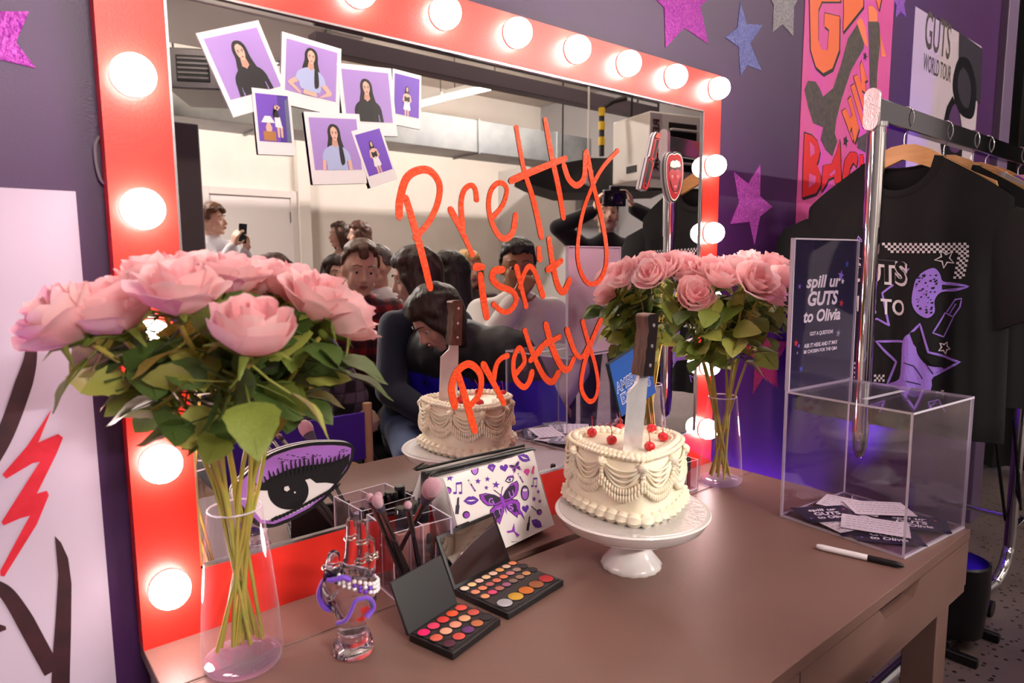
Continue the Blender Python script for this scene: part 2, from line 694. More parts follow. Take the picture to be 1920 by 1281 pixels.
WORDS = [
    [[(97, 265), (140, 410), (180, 560), (205, 665)], [(68, 348), (70, 275), (98, 180), (150, 142), (205, 145), (245, 200), (240, 280), (200, 370), (140, 440)],
     [(295, 315), (345, 410), (392, 515)], [(350, 400), (342, 295), (355, 232), (385, 208), (405, 225), (411, 270)],
     [(488, 345), (530, 290), (545, 222), (512, 196), (475, 232), (465, 310), (490, 400), (530, 445), (570, 420), (585, 340)],
     [(588, -47), (620, 130), (665, 280), (700, 438)], [(716, -82), (745, 80), (775, 220), (797, 352)], [(563, 188), (650, 150), (806, 88)],
     [(798, 118), (820, 180), (856, 208), (888, 172), (898, 58), (925, 190), (960, 330), (986, 470), (984, 570), (950, 638), (903, 640), (868, 575), (860, 480), (880, 340), (920, 225), (970, 130), (1037, 55)]],
    [[(428, 608), (440, 700), (456, 795)], [(404, 572), (420, 570), (437, 571)],
     [(527, 582), (490, 590), (480, 620), (510, 655), (570, 680), (588, 720), (560, 765), (525, 768), (488, 738)],
     [(588, 572), (612, 670), (631, 745)], [(605, 660), (622, 600), (645, 568), (668, 590), (690, 650), (706, 700)], [(687, 490), (692, 538)],
     [(732, 447), (748, 550), (770, 650), (797, 682), (820, 640), (825, 628)], [(726, 583), (755, 568), (786, 544)]],
    [[(330, 1050), (360, 1150), (392, 1260), (404, 1300)], [(316, 1192), (300, 1110), (326, 1035), (380, 1003), (428, 1050), (426, 1130), (388, 1182)],
     [(440, 1003), (488, 1090), (532, 1176)], [(484, 1085), (498, 1010), (520, 978), (547, 966)],
     [(590, 1040), (624, 990), (602, 930), (575, 985), (582, 1065), (620, 1105), (645, 1080), (657, 1038)],
     [(625, 855), (658, 950), (705, 1050), (745, 1082), (775, 1040)], [(650, 985), (675, 960), (704, 922)],
     [(718, 825), (748, 930), (788, 1015), (820, 1025), (842, 980)], [(714, 912), (745, 900), (778, 882)],
     [(812, 850), (846, 945), (876, 972), (903, 930)], [(882, 815), (905, 900), (938, 1010), (950, 1100), (935, 1158), (905, 1165), (876, 1110), (885, 1020), (915, 920), (962, 808)]]]
M_lip = mat('lipstick_writing', '#ff5c2c', 0.35, var='#f2431a', scale=160, stretch=(1, 1, 0.25), bump=0.3, emit=None)
for wd, strokes in zip((0.0138, 0.0148, 0.0150), WORDS):
    m = MB()
    for k, st in enumerate(strokes):
        pts = curve_pts(wp(c7(st), 0.0), 7)
        n = len(pts)
        ws = [wd * (0.85 + 0.15 * math.sin(3.0 * i / n + k)) for i in range(n)]
        z = 0.0006 + 0.00008 * k
        m.ribbon(pts, ws, z)
        m.ribbon([(x + 0.001, y) for x, y in pts], [q * 0.45 for q in ws], z + 0.0003)
        for e, q in ((pts[0], 0), (pts[-1], 0)):
            m.poly(circ(e[0], e[1], wd * 0.42, n=9), z + 0.0001)
    m.build('lettering', M_lip, van, M=inv @ MIRM)

# loose cable behind the left edge of the frame
cpts = [on_y(px, py, 0.022) for px, py in ((186, 256), (178, 275), (181, 310), (188, 335), (196, 345))]
tag(MB().tube([Vector(q) for q in curve_pts([tuple(c) for c in cpts], 5)], 0.0018, 6).build('cable', mat('cable_grey', '#8d8588', 0.5)),
    'short grey cable looping out behind the left edge of the red mirror frame', 'cable')

# ------------------------------------------------------------------ desk
M_desk = mat('desk_brown', '#7c5e56', 0.40, var='#775952', scale=3, bump=0.03, bscale=180)
M_desk_in = mat('desk_inside', '#2c1c17', 0.7)
DX0, DX1, DYF = 0.172, 1.495, -0.583
desk = thing('desk', 'long brown desk with slim drawers carrying the red mirror, the cake and the roses', 'desk', (0.83, -0.29, 0))
top = MB()
top.box2((DX0, DYF, 0.7205), (DX1, -0.1205, TZ))
top.box2((DX0, -0.1205, 0.7205), (0.58, -0.1165, TZ))
top.box2((1.12, -0.1205, 0.7205), (DX1, -0.1165, TZ))
wb(top, 'desktop', M_desk, desk, bevel=0.0012)
bs = MB()
bs.box2((DX0, -0.1142, 0.7205), (0.58, 0.026, TZ)).box2((1.12, -0.1142, 0.7205), (DX1, 0.026, TZ)).box2((0.58, -0.099, 0.7205), (1.12, 0.026, TZ))
wb(bs, 'back_flap', M_desk, desk, bevel=0.0012)
ap = MB()
ap.box2((DX0 + 0.006, DYF + 0.02, 0.625), (DX0 + 0.024, 0.0, 0.72)).box2((DX1 - 0.024, DYF + 0.02, 0.625), (DX1 - 0.006, 0.0, 0.72))
ap.box2((DX0 + 0.02, -0.02, 0.625), (DX1 - 0.02, 0.0, 0.72)).box2((DX0 + 0.02, DYF + 0.02, 0.625), (DX1 - 0.02, -0.01, 0.637))
ap.box2((DX0 + 0.004, DYF + 0.002, 0.612), (DX1 - 0.004, DYF + 0.02, 0.6265))
wb(ap, 'apron', M_desk, desk, bevel=0.001)
inn = MB().box2((DX0 + 0.026, DYF + 0.03, 0.638), (DX1 - 0.026, -0.025, 0.66)).box2((0.57, -0.16, 0.66), (1.13, -0.09, 0.69))
wb(inn, 'drawer_box', M_desk_in, desk, smooth=0)
for (x0, x1) in ((DX0 + 0.004, 0.833), (0.837, DX1 - 0.004)):
    xc = (x0 + x1) / 2
    poly = [(x0, 0.628), (x1, 0.628), (x1, 0.7185), (xc + 0.082, 0.7185), (xc + 0.055, 0.694), (xc - 0.055, 0.694), (xc - 0.082, 0.7185), (x0, 0.7185)]
    d = MB().prism(poly, 0, 0.018, M=frame((0, DYF + 0.0185, 0), (1, 0, 0), (0, 0, 1)))
    wb(d, 'drawer', M_desk, desk, bevel=0.0012)
for (x, y) in ((DX0 + 0.035, DYF + 0.055), (DX1 - 0.035, DYF + 0.055), (DX0 + 0.035, -0.04), (DX1 - 0.035, -0.04)):
    lg = MB()
    lg.box2((x - 0.03, y - 0.03, 0.0), (x + 0.03, y + 0.03, 0.624))
    wb(lg, 'leg', M_desk, desk, bevel=0.002)

# ------------------------------------------------------------------ vases of roses
M_vase = thin_glass('vase_glass', '#fdfbff', '#f4eaf8', 0.8, 0.35, 4.0)
M_vase_base = thin_glass('vase_base_glass', '#f1e6f8', '#f4eaf8', 1.5, 0.5, 1.5)
vase_prof = [(0.0495, 0.004), (0.0505, 0.012), (0.0500, 0.030), (0.0475, 0.070), (0.0435, 0.115), (0.0395, 0.155), (0.0355, 0.190), (0.0335, 0.210)]


def make_vase(label, x, y, s=1.0):
    v = thing('glass_vase', label, 'vase', (x, y, TZ), group=None)
    p = [(r * s, z * s) for r, z in vase_prof]
    b = MB().lathe([(0.0475 * s, 0.0005), (0.0492 * s, 0.004)] + p[1:], 40, close=False)
    # open tube: drop the two caps
    b.f, b.m = b.f[:-2], b.m[:-2]
    b.build('vase_wall', M_vase, v, smooth=80)
    MB().lathe([(0.030 * s, 0.0006), (0.0455 * s, 0.0006), (0.0478 * s, 0.004), (0.0478 * s, 0.009), (0.040 * s, 0.0125), (0.02 * s, 0.0105)], 40).build('vase_base', M_vase_base, v, smooth=60)
    rim = [(0.0325 * s + 0.0013 * math.cos(q), 0.210 * s + 0.0013 * math.sin(q)) for q in [2 * PI * k / 8 for k in range(8)]]
    MB().lathe(rim, 40, close=True).build('vase_rim', mat('vase_rim_glass', '#efe3f2', 0.08, spec=0.8, alpha=0.55), v, smooth=80)
    return v


make_vase('clear glass vase of pink roses at the near left end of the desk', 0.2690, -0.114)
make_vase('clear glass vase of pink roses at the far right of the mirror', 1.372, -0.108, 0.98)

M_petal = [mat('rose_petal', '#ffdfe0', 0.55, sheen=0.2, transl=0.38, var='#fdd0d4', scale=30),
           mat('rose_petal_deep', '#fdd0d4', 0.55, sheen=0.2, transl=0.38, var='#f9bcc4', scale=30)]
M_leafs = [mat('rose_leaf_dark', '#4a6030', 0.4, transl=0.25, var='#5a7236', scale=40, bump=0.15, bscale=90),
           mat('rose_leaf', '#728238', 0.4, transl=0.25, var='#84913e', scale=40, bump=0.15, bscale=90),
           mat('rose_leaf_light', '#a2aa50', 0.45, transl=0.25, var='#b2b058', scale=40, bump=0.15, bscale=90),
           mat('rose_leaf_turning', '#c4a050', 0.45, transl=0.25, var='#7f8436', scale=25)]
M_stem = mat('rose_stem', '#a5a44a', 0.45, var='#c0a550', scale=30)


def bloom_mesh(seed, openness):
    q = random.Random(seed)
    m = MB()

    def petal(a0, rad, ht, z0, half, flare, drop, mi):
        nu, nv = 9, 8
        vs, fs = [], []
        ph1, ph2 = q.uniform(0, 6), q.uniform(0, 6)
        for j in range(nv):
            v = j / (nv - 1)
            for i in range(nu):
                u = -1 + 2 * i / (nu - 1)
                a = a0 + u * half * (0.55 + 0.62 * v - 0.22 * v ** 3)
                r = rad * (0.28 + 0.95 * math.sin(min(v * 1.25, 1.0) * PI / 2) ** 0.9)
                k = max(0.0, v - 0.62) / 0.38
                r += flare * k * k * (1 - 0.25 * u * u)
                z = z0 + ht * v * (1 - 0.10 * v) - drop * k * k - ht * 0.16 * abs(u) ** 3 * v
                wv = 0.0018 * v * (math.sin(3.1 * u + ph1) + 0.6 * math.sin(6.3 * u + ph2))
                r += wv
                z += 0.8 * wv
                pt = 0.0012 * k * max(0.0, 1 - 3 * abs(u))
                vs.append(((r + pt) * math.cos(a), (r + pt) * math.sin(a), z + pt))
        for j in range(nv - 1):
            for i in range(nu - 1):
                k0 = j * nu + i
                fs.append((k0, k0 + 1, k0 + nu + 1, k0 + nu))
        m.add(vs, fs, mi)

    # spiral heart
    for k in range(4):
        petal(q.uniform(0, 6), 0.0045 + 0.0026 * k, 0.042 + 0.001 * k, 0.004, 1.25, 0.001, 0, 1)
    a = q.uniform(0, 6)
    for k in range(5):
        petal(a + k * 2 * PI / 5, 0.0155, 0.043, 0.003, 0.80, 0.003 * openness, 0.001, k % 2)
    a += 0.6
    for k in range(5):
        petal(a + k * 2 * PI / 5 + q.uniform(-.12, .12), 0.0215, 0.041, 0.001, 0.78, 0.007 * openness, 0.003 * openness, 0)
    a += 0.6
    for k in range(6):
        petal(a + k * 2 * PI / 6 + q.uniform(-.15, .15), 0.0265, 0.036, -0.001, 0.70, 0.0125 * openness, 0.006 * openness, (k + 1) % 2)
    me = m.mesh('bloom', M_petal, 80)
    return me


def leaf_mesh(name, mi, seed, fold=0.25, curl=0.3):
    q = random.Random(seed)
    m = MB()
    n = 11
    vs, fs = [], []
    for i in range(n):
        t = i / (n - 1)
        wd = 0.5 * math.sin(PI * t ** 0.80) ** 0.85 * (1 - 0.18 * t) * 0.80
        if 0 < i < n - 1:
            wd *= 1 + 0.04 * (-1) ** i
        zc = curl * (t * t) * -0.35 + 0.02 * math.sin(5 * t)
        for j in range(5):
            u = (j - 2) / 2
            vs.append((t, wd * u, zc + 0.6 * fold * abs(u) * wd + 0.02 * math.sin(9 * t + 3 * u) * abs(u)))
    for i in range(n - 1):
        for j in range(4):
            k = i * 5 + j
            fs.append((k, k + 5, k + 6, k + 1))
    m.add(vs, fs)
    m.tube([(-0.85, 0, 0.06), (-0.4, 0, 0.0), (0, 0, 0), (0.5, 0, curl * -0.09), (0.93, 0, curl * -0.30)], [0.024, 0.020, 0.018, 0.012, 0.004], 5)
    return m.mesh(name, M_leafs[mi], 80)


blooms = [bloom_mesh(3, 0.10), bloom_mesh(5, 0.45), bloom_mesh(11, 0.75)]
leaves = [leaf_mesh('leaf', k % 4 if k < 8 else 1, 40 + k, 0.15 + 0.1 * (k % 3), (0.1, 0.4, 0.8)[k % 3]) for k in range(9)]
cm = MB()
for k in range(5):
    a = 2 * PI * k / 5
    e = Vector((math.cos(a), math.sin(a), 0))
    pts = [e * 0.004 + Vector((0, 0, -0.004)), e * 0.014 + Vector((0, 0, 0.001)), e * 0.024 + Vector((0, 0, 0.006)), e * 0.036 + Vector((0, 0, 0.004 - 0.012 * (k % 2)))]
    cm.tube(pts, [0.006, 0.0055, 0.004, 0.0008], 6, flat=0.3)
cm.ball((0, 0, -0.003), (0.0085, 0.0085, 0.008), 12, 8)
calyx_me = cm.mesh('calyx', M_leafs[1], 80)


def rose(label, vase, head, facing, seed, kind, size, nleaf, zlo, group):
    """a cut rose standing in a vase: stem, calyx, bloom and leaves"""
    q = random.Random(seed)
    head = Vector(head)
    c = Vector(vase)
    d = Vector((head.x - c.x, head.y - c.y, 0))
    dn = d.normalized() if d.length > 0.01 else Vector((q.uniform(-1, 1), q.uniform(-1, 1), 0)).normalized()
    sd = Vector((-dn.y, dn.x, 0))
    foot = c - dn * q.uniform(0.012, 0.034) + sd * q.uniform(-0.022, 0.022) + Vector((0, 0, 0.015))
    rim = c + dn * q.uniform(0.014, 0.027) + sd * q.uniform(-0.014, 0.014) + Vector((0, 0, 0.205))
    fc = Vector(facing).normalized()
    neck = head - fc * 0.022 * size
    ctl = rim + (rim - foot).normalized() * ((neck - rim).length * 0.55)
    pts = [foot, rim]
    for t in (0.2, 0.4, 0.6, 0.8):
        pts.append(rim * (1 - t) ** 2 + ctl * 2 * t * (1 - t) + (neck - fc * 0.02) * t * t)
    pts += [neck - fc * 0.012, neck]
    r = thing('rose', label, 'rose', tuple(foot), group=group)
    loc = [p - foot for p in pts]
    MB().tube([Vector(p) for p in curve_pts([tuple(p) for p in loc], 3)], 0.0027, 7).build('stem', M_stem, r, smooth=80)
    Mz = zframe(head - foot - fc * 0.020 * size, fc) @ RZ(q.uniform(0, 6)) @ Matrix.Scale(size, 4)
    place(blooms[kind], 'bloom', r, Mz)
    place(calyx_me, 'calyx', r, Mz)
    up = loc[2:]
    for k in range(nleaf):
        t = zlo + (1 - zlo) * (k + q.uniform(0.0, 0.9)) / nleaf
        x = t * (len(up) - 2)
        i = int(x)
        p = up[i].lerp(up[i + 1], x - i)
        a = q.uniform(0, 2 * PI)
        rad = Vector((math.cos(a), math.sin(a), 0))
        if foot.y + p.y > -0.085 and rad.y > 0:
            rad.y = -rad.y
        tan_ = Vector((-rad.y, rad.x, 0)) * q.uniform(-0.9, 0.9)
        L = q.uniform(0.044, 0.066)
        ex = (rad * q.uniform(0.3, 0.9) + tan_ + Vector((0, 0, q.uniform(-0.45, 0.7)))).normalized()
        tip = foot + p + ex * L * 1.25
        if tip.y > -0.012:
            ex = (ex + Vector((0, -0.9, 0))).normalized()
        for _t in range(3):
            c_ = foot + p + ex * L * (0.55 + 0.5)
            if min((c_ - h_).length for h_ in HEADS[group]) < 0.052:
                ex = (rad * 0.8 + Vector((0, 0, -0.35 - 0.4 * _t))).normalized()
                if foot.y + p.y + ex.y * L * 1.9 > -0.012:
                    ex = Vector((0.3 * (-1) ** k, -0.5, -0.8)).normalized()
        nrm = rad * q.uniform(0.5, 1.1) + Vector((q.uniform(-.3, .3), q.uniform(-.3, .3), q.uniform(0.3, 0.9)))
        side = nrm.cross(ex).normalized()
        st_ = q.choice((0.25, 0.5, 0.8))
        if tip.y + ex.y * L * st_ > -0.012:
            st_ = 0.2
        Ml = frame(p + ex * L * st_, ex, side)
        place(leaves[q.choice((0, 0, 4, 4, 1, 5, 8, 0, 4, 2, 6, 3) if group == G1 else (0, 1, 5, 8, 2, 6, 1, 4))], 'leaf', r, Ml @ Matrix.Diagonal((L, L * q.uniform(0.95, 1.2), L, 1)))
    return r


VL = (0.2690, -0.114, TZ)
VR = (1.372, -0.108, TZ)
HEADS = {}
G1, G2 = 'pink roses in the near vase', 'pink roses in the far vase'
# (label, picture point, distance, facing, bloom, size)
near = [
    ('pink rose leaning furthest left in the near vase', (112, 600), 0.645, (-0.62, -0.05, 0.62), 1, 1.16),
    ('pink rose beside the leftmost one, in front of the red frame edge', (210, 580), 0.665, (-0.30, -0.22, 0.85), 1, 1.16),
    ('large open pink rose at the upper left, low before the red frame', (335, 545), 0.64, (-0.05, -0.25, 0.95), 2, 1.10),
    ('brightly lit pink rose in front of the red frame, behind the front row', (285, 520), 0.715, (-0.25, 0.0, 0.95), 1, 1.05),
    ('single pink rose bud hanging lowest at the front of the near bouquet', (474, 618), 0.605, (0.02, -0.36, 0.90), 0, 1.10),
    ('pink rose at the top of the near bouquet below the phone-holding youth', (430, 518), 0.715, (0.05, -0.15, 1.0), 2, 1.0),
    ('pale pink rose at the back of the near bouquet beside the red frame', (366, 512), 0.735, (-0.1, 0.1, 1.0), 1, 1.0),
    ('pink rose at the top of the near bouquet below the red-haired head', (484, 522), 0.775, (0.1, -0.1, 1.0), 1, 1.02),
    ('pink rose at the top right of the near bouquet under the black cap', (545, 533), 0.775, (0.25, -0.15, 0.95), 2, 1.02),
    ('large pink rose before the man in grey check, right part of near bouquet', (596, 560), 0.735, (0.25, -0.35, 0.85), 2, 1.10),
    ('pink rose furthest right in the near vase, beside the red-plaid man', (645, 590), 0.755, (0.62, -0.20, 0.60), 1, 1.18),
    ('pink rose half hidden behind leaves at the middle of the near bouquet', (520, 572), 0.80, (0.2, -0.2, 0.8), 0, 0.9),
]
HEADS[G1] = [at(r_[1][0], r_[1][1], r_[2]) for r_ in near]
for k, (lb, px, t, fc, kd, sz) in enumerate(near):
    rose(lb, VL, at(px[0], px[1], t), fc, 100 + k, kd, sz * 1.02, 15 if k not in (6,) else 11, 0.42, G1)
far = [
    ('pink rose hanging lowest at the left of the far bouquet', (1302, 552), 1.42, (-0.45, -0.60, 0.35), 0, 1.15),
    ('pink rose at the left top of the far bouquet over the frame edge', (1287, 507), 1.50, (-0.45, -0.20, 0.8), 1, 1.12),
    ('pink rose at the top of the far bouquet before the lower right bulb', (1333, 508), 1.47, (-0.2, -0.35, 0.9), 2, 1.12),
    ('pink rose at the top middle of the far bouquet', (1372, 500), 1.54, (0.0, -0.1, 1.0), 0, 1.10),
    ('pink rose at the back of the far bouquet against the purple wall', (1402, 490), 1.60, (0.1, 0.1, 1.0), 1, 1.05),
    ('open pink rose turned to the front of the far bouquet', (1418, 528), 1.42, (-0.25, -0.75, 0.55), 2, 1.20),
    ('pink rose in the right top of the far bouquet below the black shirt', (1446, 498), 1.55, (0.25, -0.1, 0.95), 1, 1.10),
    ('pink rose furthest right in the far vase, beside the acrylic sign', (1472, 528), 1.50, (0.6, -0.2, 0.7), 0, 1.20),
    ('pink rose on the right of the far bouquet, under its top row', (1448, 548), 1.44, (0.3, -0.7, 0.5), 1, 1.0),
    ('pink rose at the left back of the far bouquet, near the mirror glass', (1248, 502), 1.50, (-0.7, 0.0, 0.7), 2, 1.05),
    ('pink rose at the far left of the far bouquet over the mirror', (1222, 515), 1.46, (-0.8, -0.15, 0.55), 1, 1.05),
    ('pink rose just behind the front left of the far bouquet', (1352, 520), 1.42, (-0.1, -0.5, 0.8), 1, 1.0),
]
HEADS[G2] = [at(r_[1][0], r_[1][1], r_[2]) for r_ in far]
for k, (lb, px, t, fc, kd, sz) in enumerate(far):
    rose(lb, VR, at(px[0], px[1], t), fc, 200 + k, kd, sz * 1.06, 13, 0.22, G2)

# ------------------------------------------------------------------ cake on its stand
M_porc = mat('white_porcelain', '#efe9e8', 0.12, coat=0.4)
M_icing = mat('cream_icing', '#f8efdb', 0.55, sss=0.15, var='#f6ead0', scale=25)
M_foil = mat('silver_cake_board', '#dcd9da', 0.32, 0.45, bump=0.3, bscale=120)
CX, CYY = 0.876, -0.258
st = thing('cake_stand', 'white porcelain pedestal cake stand carrying the cream cake', 'cake stand', (CX, CYY, TZ))
wav = lambda q, r, z: 1 + 0.018 * math.cos(14 * q)
MB().lathe([(0.030, 0.0), (0.0505, 0.0), (0.0520, 0.004), (0.0490, 0.009), (0.040, 0.020), (0.030, 0.034), (0.0235, 0.050), (0.022, 0.060), (0.027, 0.068), (0.034, 0.074)], 56,
           fn=lambda q, r, z: 1 + 0.02 * math.cos(16 * q) * max(0, 1 - z / 0.02)).build('pedestal', M_porc, st, smooth=60)
MB().lathe([(0.03, 0.0725), (0.090, 0.0745), (0.112, 0.0765), (0.1215, 0.0835), (0.1290, 0.0965), (0.1315, 0.1005), (0.1295, 0.1025), (0.121, 0.1010), (0.05, 0.1010)], 64).build('plate', M_porc, st, smooth=35)
MB().lathe([(0.02, 0.1014), (0.1235, 0.1014), (0.1240, 0.1024), (0.1235, 0.1034), (0.02, 0.1034)], 64).build('cake_board', M_foil, st, smooth=35)

# heart outline as radius against angle
_h = []
for i in range(720):
    s_ = 2 * PI * i / 720
    hx = 16 * math.sin(s_) ** 3 / 16.0
    hy = (13 * math.cos(s_) - 5 * math.cos(2 * s_) - 2 * math.cos(3 * s_) - math.cos(4 * s_) + 2.5) / 16.0
    _h.append((math.atan2(hy, hx), math.hypot(hx, hy)))
_h.sort()
_ha, _hr = np.array([a for a, r in _h]), np.array([r for a, r in _h])
HROT = R(225 + 90 + 6)          # point of the heart towards the camera


def heart_r(q):
    a = (q - HROT + PI) % (2 * PI) - PI
    base = float(np.interp(a, _ha, _hr, period=2 * PI))
    return 0.1015 * (0.60 * base + 0.40 * 0.98)


hr = np.array([heart_r(2 * PI * k / 360) for k in range(360)])
for _ in range(2):
    hr = np.array([np.mean([hr[(k + j) % 360] for j in range(-7, 8)]) for k in range(360)])
hr *= 1.08 * np.array([1 + 0.07 * math.cos(2 * (2 * PI * k / 360 - HROT - PI / 2)) for k in range(360)])


def heart(q, off=0.0):
    return float(np.interp((q % (2 * PI)) / (2 * PI) * 360, np.arange(361), np.append(hr, hr[0]))) + off


cake = thing('heart_cake', 'cream heart-shaped cake with piped swags on the white stand', 'cake', (0.882, -0.245, TZ + 0.1036))
HC = 0.107
prof = [(-0.0005, 0.0), (0.004, 0.003), (0.004, 0.012), (0.0, 0.020), (0.0, HC - 0.008), (-0.003, HC - 0.002), (-0.008, HC), (-0.03, HC - 0.002), (-0.06, HC - 0.001)]
vs, fs = [], []
N = 120
for off, z in prof:
    for j in range(N):
        q = 2 * PI * j / N
        r_ = max(0.004, heart(q) + off) if off > -0.05 else 0.02
        vs.append((r_ * math.cos(q), r_ * math.sin(q), z))
for i in range(len(prof) - 1):
    for j in range(N):
        a0, a1 = i * N + j, i * N + (j + 1) % N
        fs.append((a0, a1, a1 + N, a0 + N))
fs.append(tuple(range(N - 1, -1, -1)))
fs.append(tuple((len(prof) - 1) * N + j for j in range(N)))
MB().add(vs, fs).build('sponge', M_icing, cake, smooth=60)
# arc length parameter round the heart
_q = np.linspace(0, 2 * PI, 721)
_xy = np.array([(heart(a) * math.cos(a), heart(a) * math.sin(a)) for a in _q])
_s = np.concatenate([[0], np.cumsum(np.linalg.norm(np.diff(_xy, axis=0), axis=1))])


def hp(s_, off=0.0, z=0.0):
    a = float(np.interp(s_ % 1.0, _s / _s[-1], _q))
    r_ = heart(a, off)
    return Vector((r_ * math.cos(a), r_ * math.sin(a), z))


def shell(mb, s_, off, z, r, up=0.0, ridges=7, n=14):
    """one piped shell: a ridged blob lying along the outline"""
    c, d = hp(s_, off, z), hp(s_ + 0.004, off, z)
    e = (d - c).normalized()
    o = Vector((e.y, -e.x, 0))
    Mx = frame(c, e, o)
    mb.lathe([(r * k * 0.95, r * z_ * 1.25) for k, z_ in ((0.25, -0.95), (0.7, -0.7), (0.98, -0.2), (0.95, 0.25), (0.6, 0.75), (0.15, 1.0))], n, 0,
             Mx @ RY(R(90)) @ Matrix.Diagonal((1, 1.0, 1, 1)), fn=lambda q, r_, z_: 1 + 0.13 * math.cos(ridges * q))


b = MB()
for k in range(34):
    shell(b, k / 34, 0.003, 0.0105, 0.0118)
b.build('base_border', M_icing, cake, smooth=75)
b = MB()
for k in range(78):
    shell(b, k / 78, -0.001, HC + 0.001, 0.0046, n=10, ridges=5)
for k in range(58):
    shell(b, k / 58, -0.011, HC + 0.003, 0.0062, n=10, ridges=5)
for k in range(44):
    shell(b, k / 44, -0.020, HC + 0.001, 0.0052, n=10, ridges=5)
b.build('top_border', M_icing, cake, smooth=75)
NS = 9
b = MB()
for k in range(NS):
    for j, (dz, rr) in enumerate(((0.012, 0.0022), (0.020, 0.0024), (0.028, 0.0024), (0.036, 0.0026))):
        pts = []
        for i in range(13):
            t = i / 12
            sag = dz * (1 - (2 * t - 1) ** 2)
            pts.append(hp((k + t) / NS, 0.003 + 0.0016 * (1 - (2 * t - 1) ** 2) - 0.0004 * j, HC - 0.008 - sag - 0.001 * j))
        b.tube(pts, rr, 6)
b.build('swags', M_icing, cake, smooth=75)
b = MB()
for lay, (z0, dz, off, rr) in enumerate(((HC - 0.034, 0.020, 0.0045, 0.0042), (HC - 0.043, 0.022, 0.0050, 0.0046))):
    for k in range(NS):
        for i in range(15):
            t = (i + 0.5) / 15
            sag = dz * (1 - (2 * t - 1) ** 2)
            c = hp((k + t) / NS, off, z0 - sag)
            o = Vector((c.x, c.y, 0)).normalized()
            b.ball((0, 0, 0), (rr * 0.62, rr * 1.0, rr * 1.5), 8, 6, 0, frame(c, Vector((-o.y, o.x, 0)), o))
b.build('ruffles', M_icing, cake, smooth=75)
for k in range(NS):
    b = MB()
    c = hp(k / NS, 0.004, HC - 0.011)
    o = Vector((c.x, c.y, 0)).normalized()
    Mx = zframe(c, o + Vector((0, 0, 0.25)))
    b.lathe([(0.0085, -0.003), (0.0090, 0.001), (0.0070, 0.005), (0.0035, 0.0075), (0.0008, 0.009)], 28, 0, Mx, fn=lambda q, r_, z_: 1 + 0.16 * math.cos(8 * q + z_ * 300))
    for j in range(5):
        cc = hp(k / NS, 0.004 - 0.0002 * j, HC - 0.020 - 0.006 * j)
        b.ball(tuple(cc), (0.0050 - 0.0006 * j, 0.0050 - 0.0006 * j, 0.0042), 10, 6)
    b.build('rosette', M_icing, cake, smooth=75)

M_cherry = mat('cherry_red', '#d4101c', 0.08, coat=0.6, sss=0.1)
M_cstem = mat('cherry_stem', '#c22026', 0.4)
CTOP = TZ + 0.1036 + HC
ch_me = MB().ball((0, 0, 0), (0.0092, 0.0092, 0.0082), 20, 12).mesh('cherry_fruit', M_cherry, 80)
cs_me = [MB().tube([(0, 0, 0.007), (0.001 * d, 0, 0.015), (0.004 * d, 0.001, 0.022), (0.007 * d, 0.002, 0.029)], [0.0011, 0.0007, 0.0006, 0.0009], 6).mesh('stem', M_cstem, 80) for d in (-1, 0.2, 1.2)]
for k, (px, lb, d) in enumerate((((1110, 811), 'glossy red cherry at the left edge of the cake top', 1), ((1147, 825), 'glossy red cherry on the cake, left of the knife blade', 2),
                                 ((1163, 802), 'glossy red cherry half hidden behind the knife blade', 1), ((1222, 803), 'glossy red cherry on the cake behind, right of the knife', 1),
                                 ((1243, 819), 'glossy red cherry nearest the right edge of the cake top', 2), ((1218, 837), 'glossy red cherry at the front right of the knife', 0))):
    p = on_z(px[0], px[1], CTOP + 0.0065)
    c = thing('cherry', lb, 'cherry', tuple(p), rz=k * 0.9 if d else 0.6, group='cherries on the cake')
    place(ch_me, 'cherry_fruit', c, T())
    place(cs_me[d], 'stem', c, T())

# knife standing in the cake
M_steel = mat('knife_steel', '#e9e6e5', 0.34, 0.55, var='#dcd8d8', scale=30)
M_wood = mat('knife_handle_wood', '#3a2620', 0.35, var='#6f4a3c', scale=35, stretch=(1.5, 8, 0.6))
M_black = mat('knife_handle_black', '#1a1213', 0.3)
kn = thing('kitchen_knife', 'steel kitchen knife with riveted dark wood handle stuck upright in the cake', 'knife', M=T(0.8776, -0.2749, 1.0737) @ RY(R(4.5)) @ RX(R(1.5)) @ RZ(R(2)))
KM = frame((0, 0, 0), (1, 0, 0), (0, 0, 1))
hpoly = [(-0.013, 0.0), (0.0135, 0.0), (0.0135, 0.085), (0.0125, 0.100), (0.008, 0.1035), (-0.011, 0.1015), (-0.0155, 0.098), (-0.0125, 0.085), (-0.0095, 0.074), (-0.012, 0.062), (-0.0105, 0.050), (-0.013, 0.040), (-0.0115, 0.028), (-0.014, 0.015)]
b = MB().prism(hpoly, -0.0125, 0.0125, 0, KM, side=1)
b.build('handle', [M_black, M_wood], kn, bevel=0.002)
rv = MB()
for z in (0.018, 0.050, 0.084):
    rv.lathe([(0.0001, 0.0122), (0.0034, 0.0122), (0.0030, 0.0133), (0.0001, 0.0136)], 14, 0, T(0.002, 0, z) @ RX(R(90)))
    rv.lathe([(0.0001, 0.0122), (0.0034, 0.0122), (0.0030, 0.0133), (0.0001, 0.0136)], 14, 0, T(0.002, 0, z) @ RX(R(-90)))
rv.build('rivets', mat('rivet_steel', '#e6e2e2', 0.25, 0.8), kn)
bl = [(0.0115, 0.002), (-0.0105, 0.002), (-0.013, -0.010), (-0.034, -0.027), (-0.0345, -0.155), (0.013, -0.155), (0.0125, -0.02)]
b = MB()
n = len(bl)
yy = [0.0028, 0.0028, 0.0028, 0.0006, 0.0006, 0.0026, 0.0028]
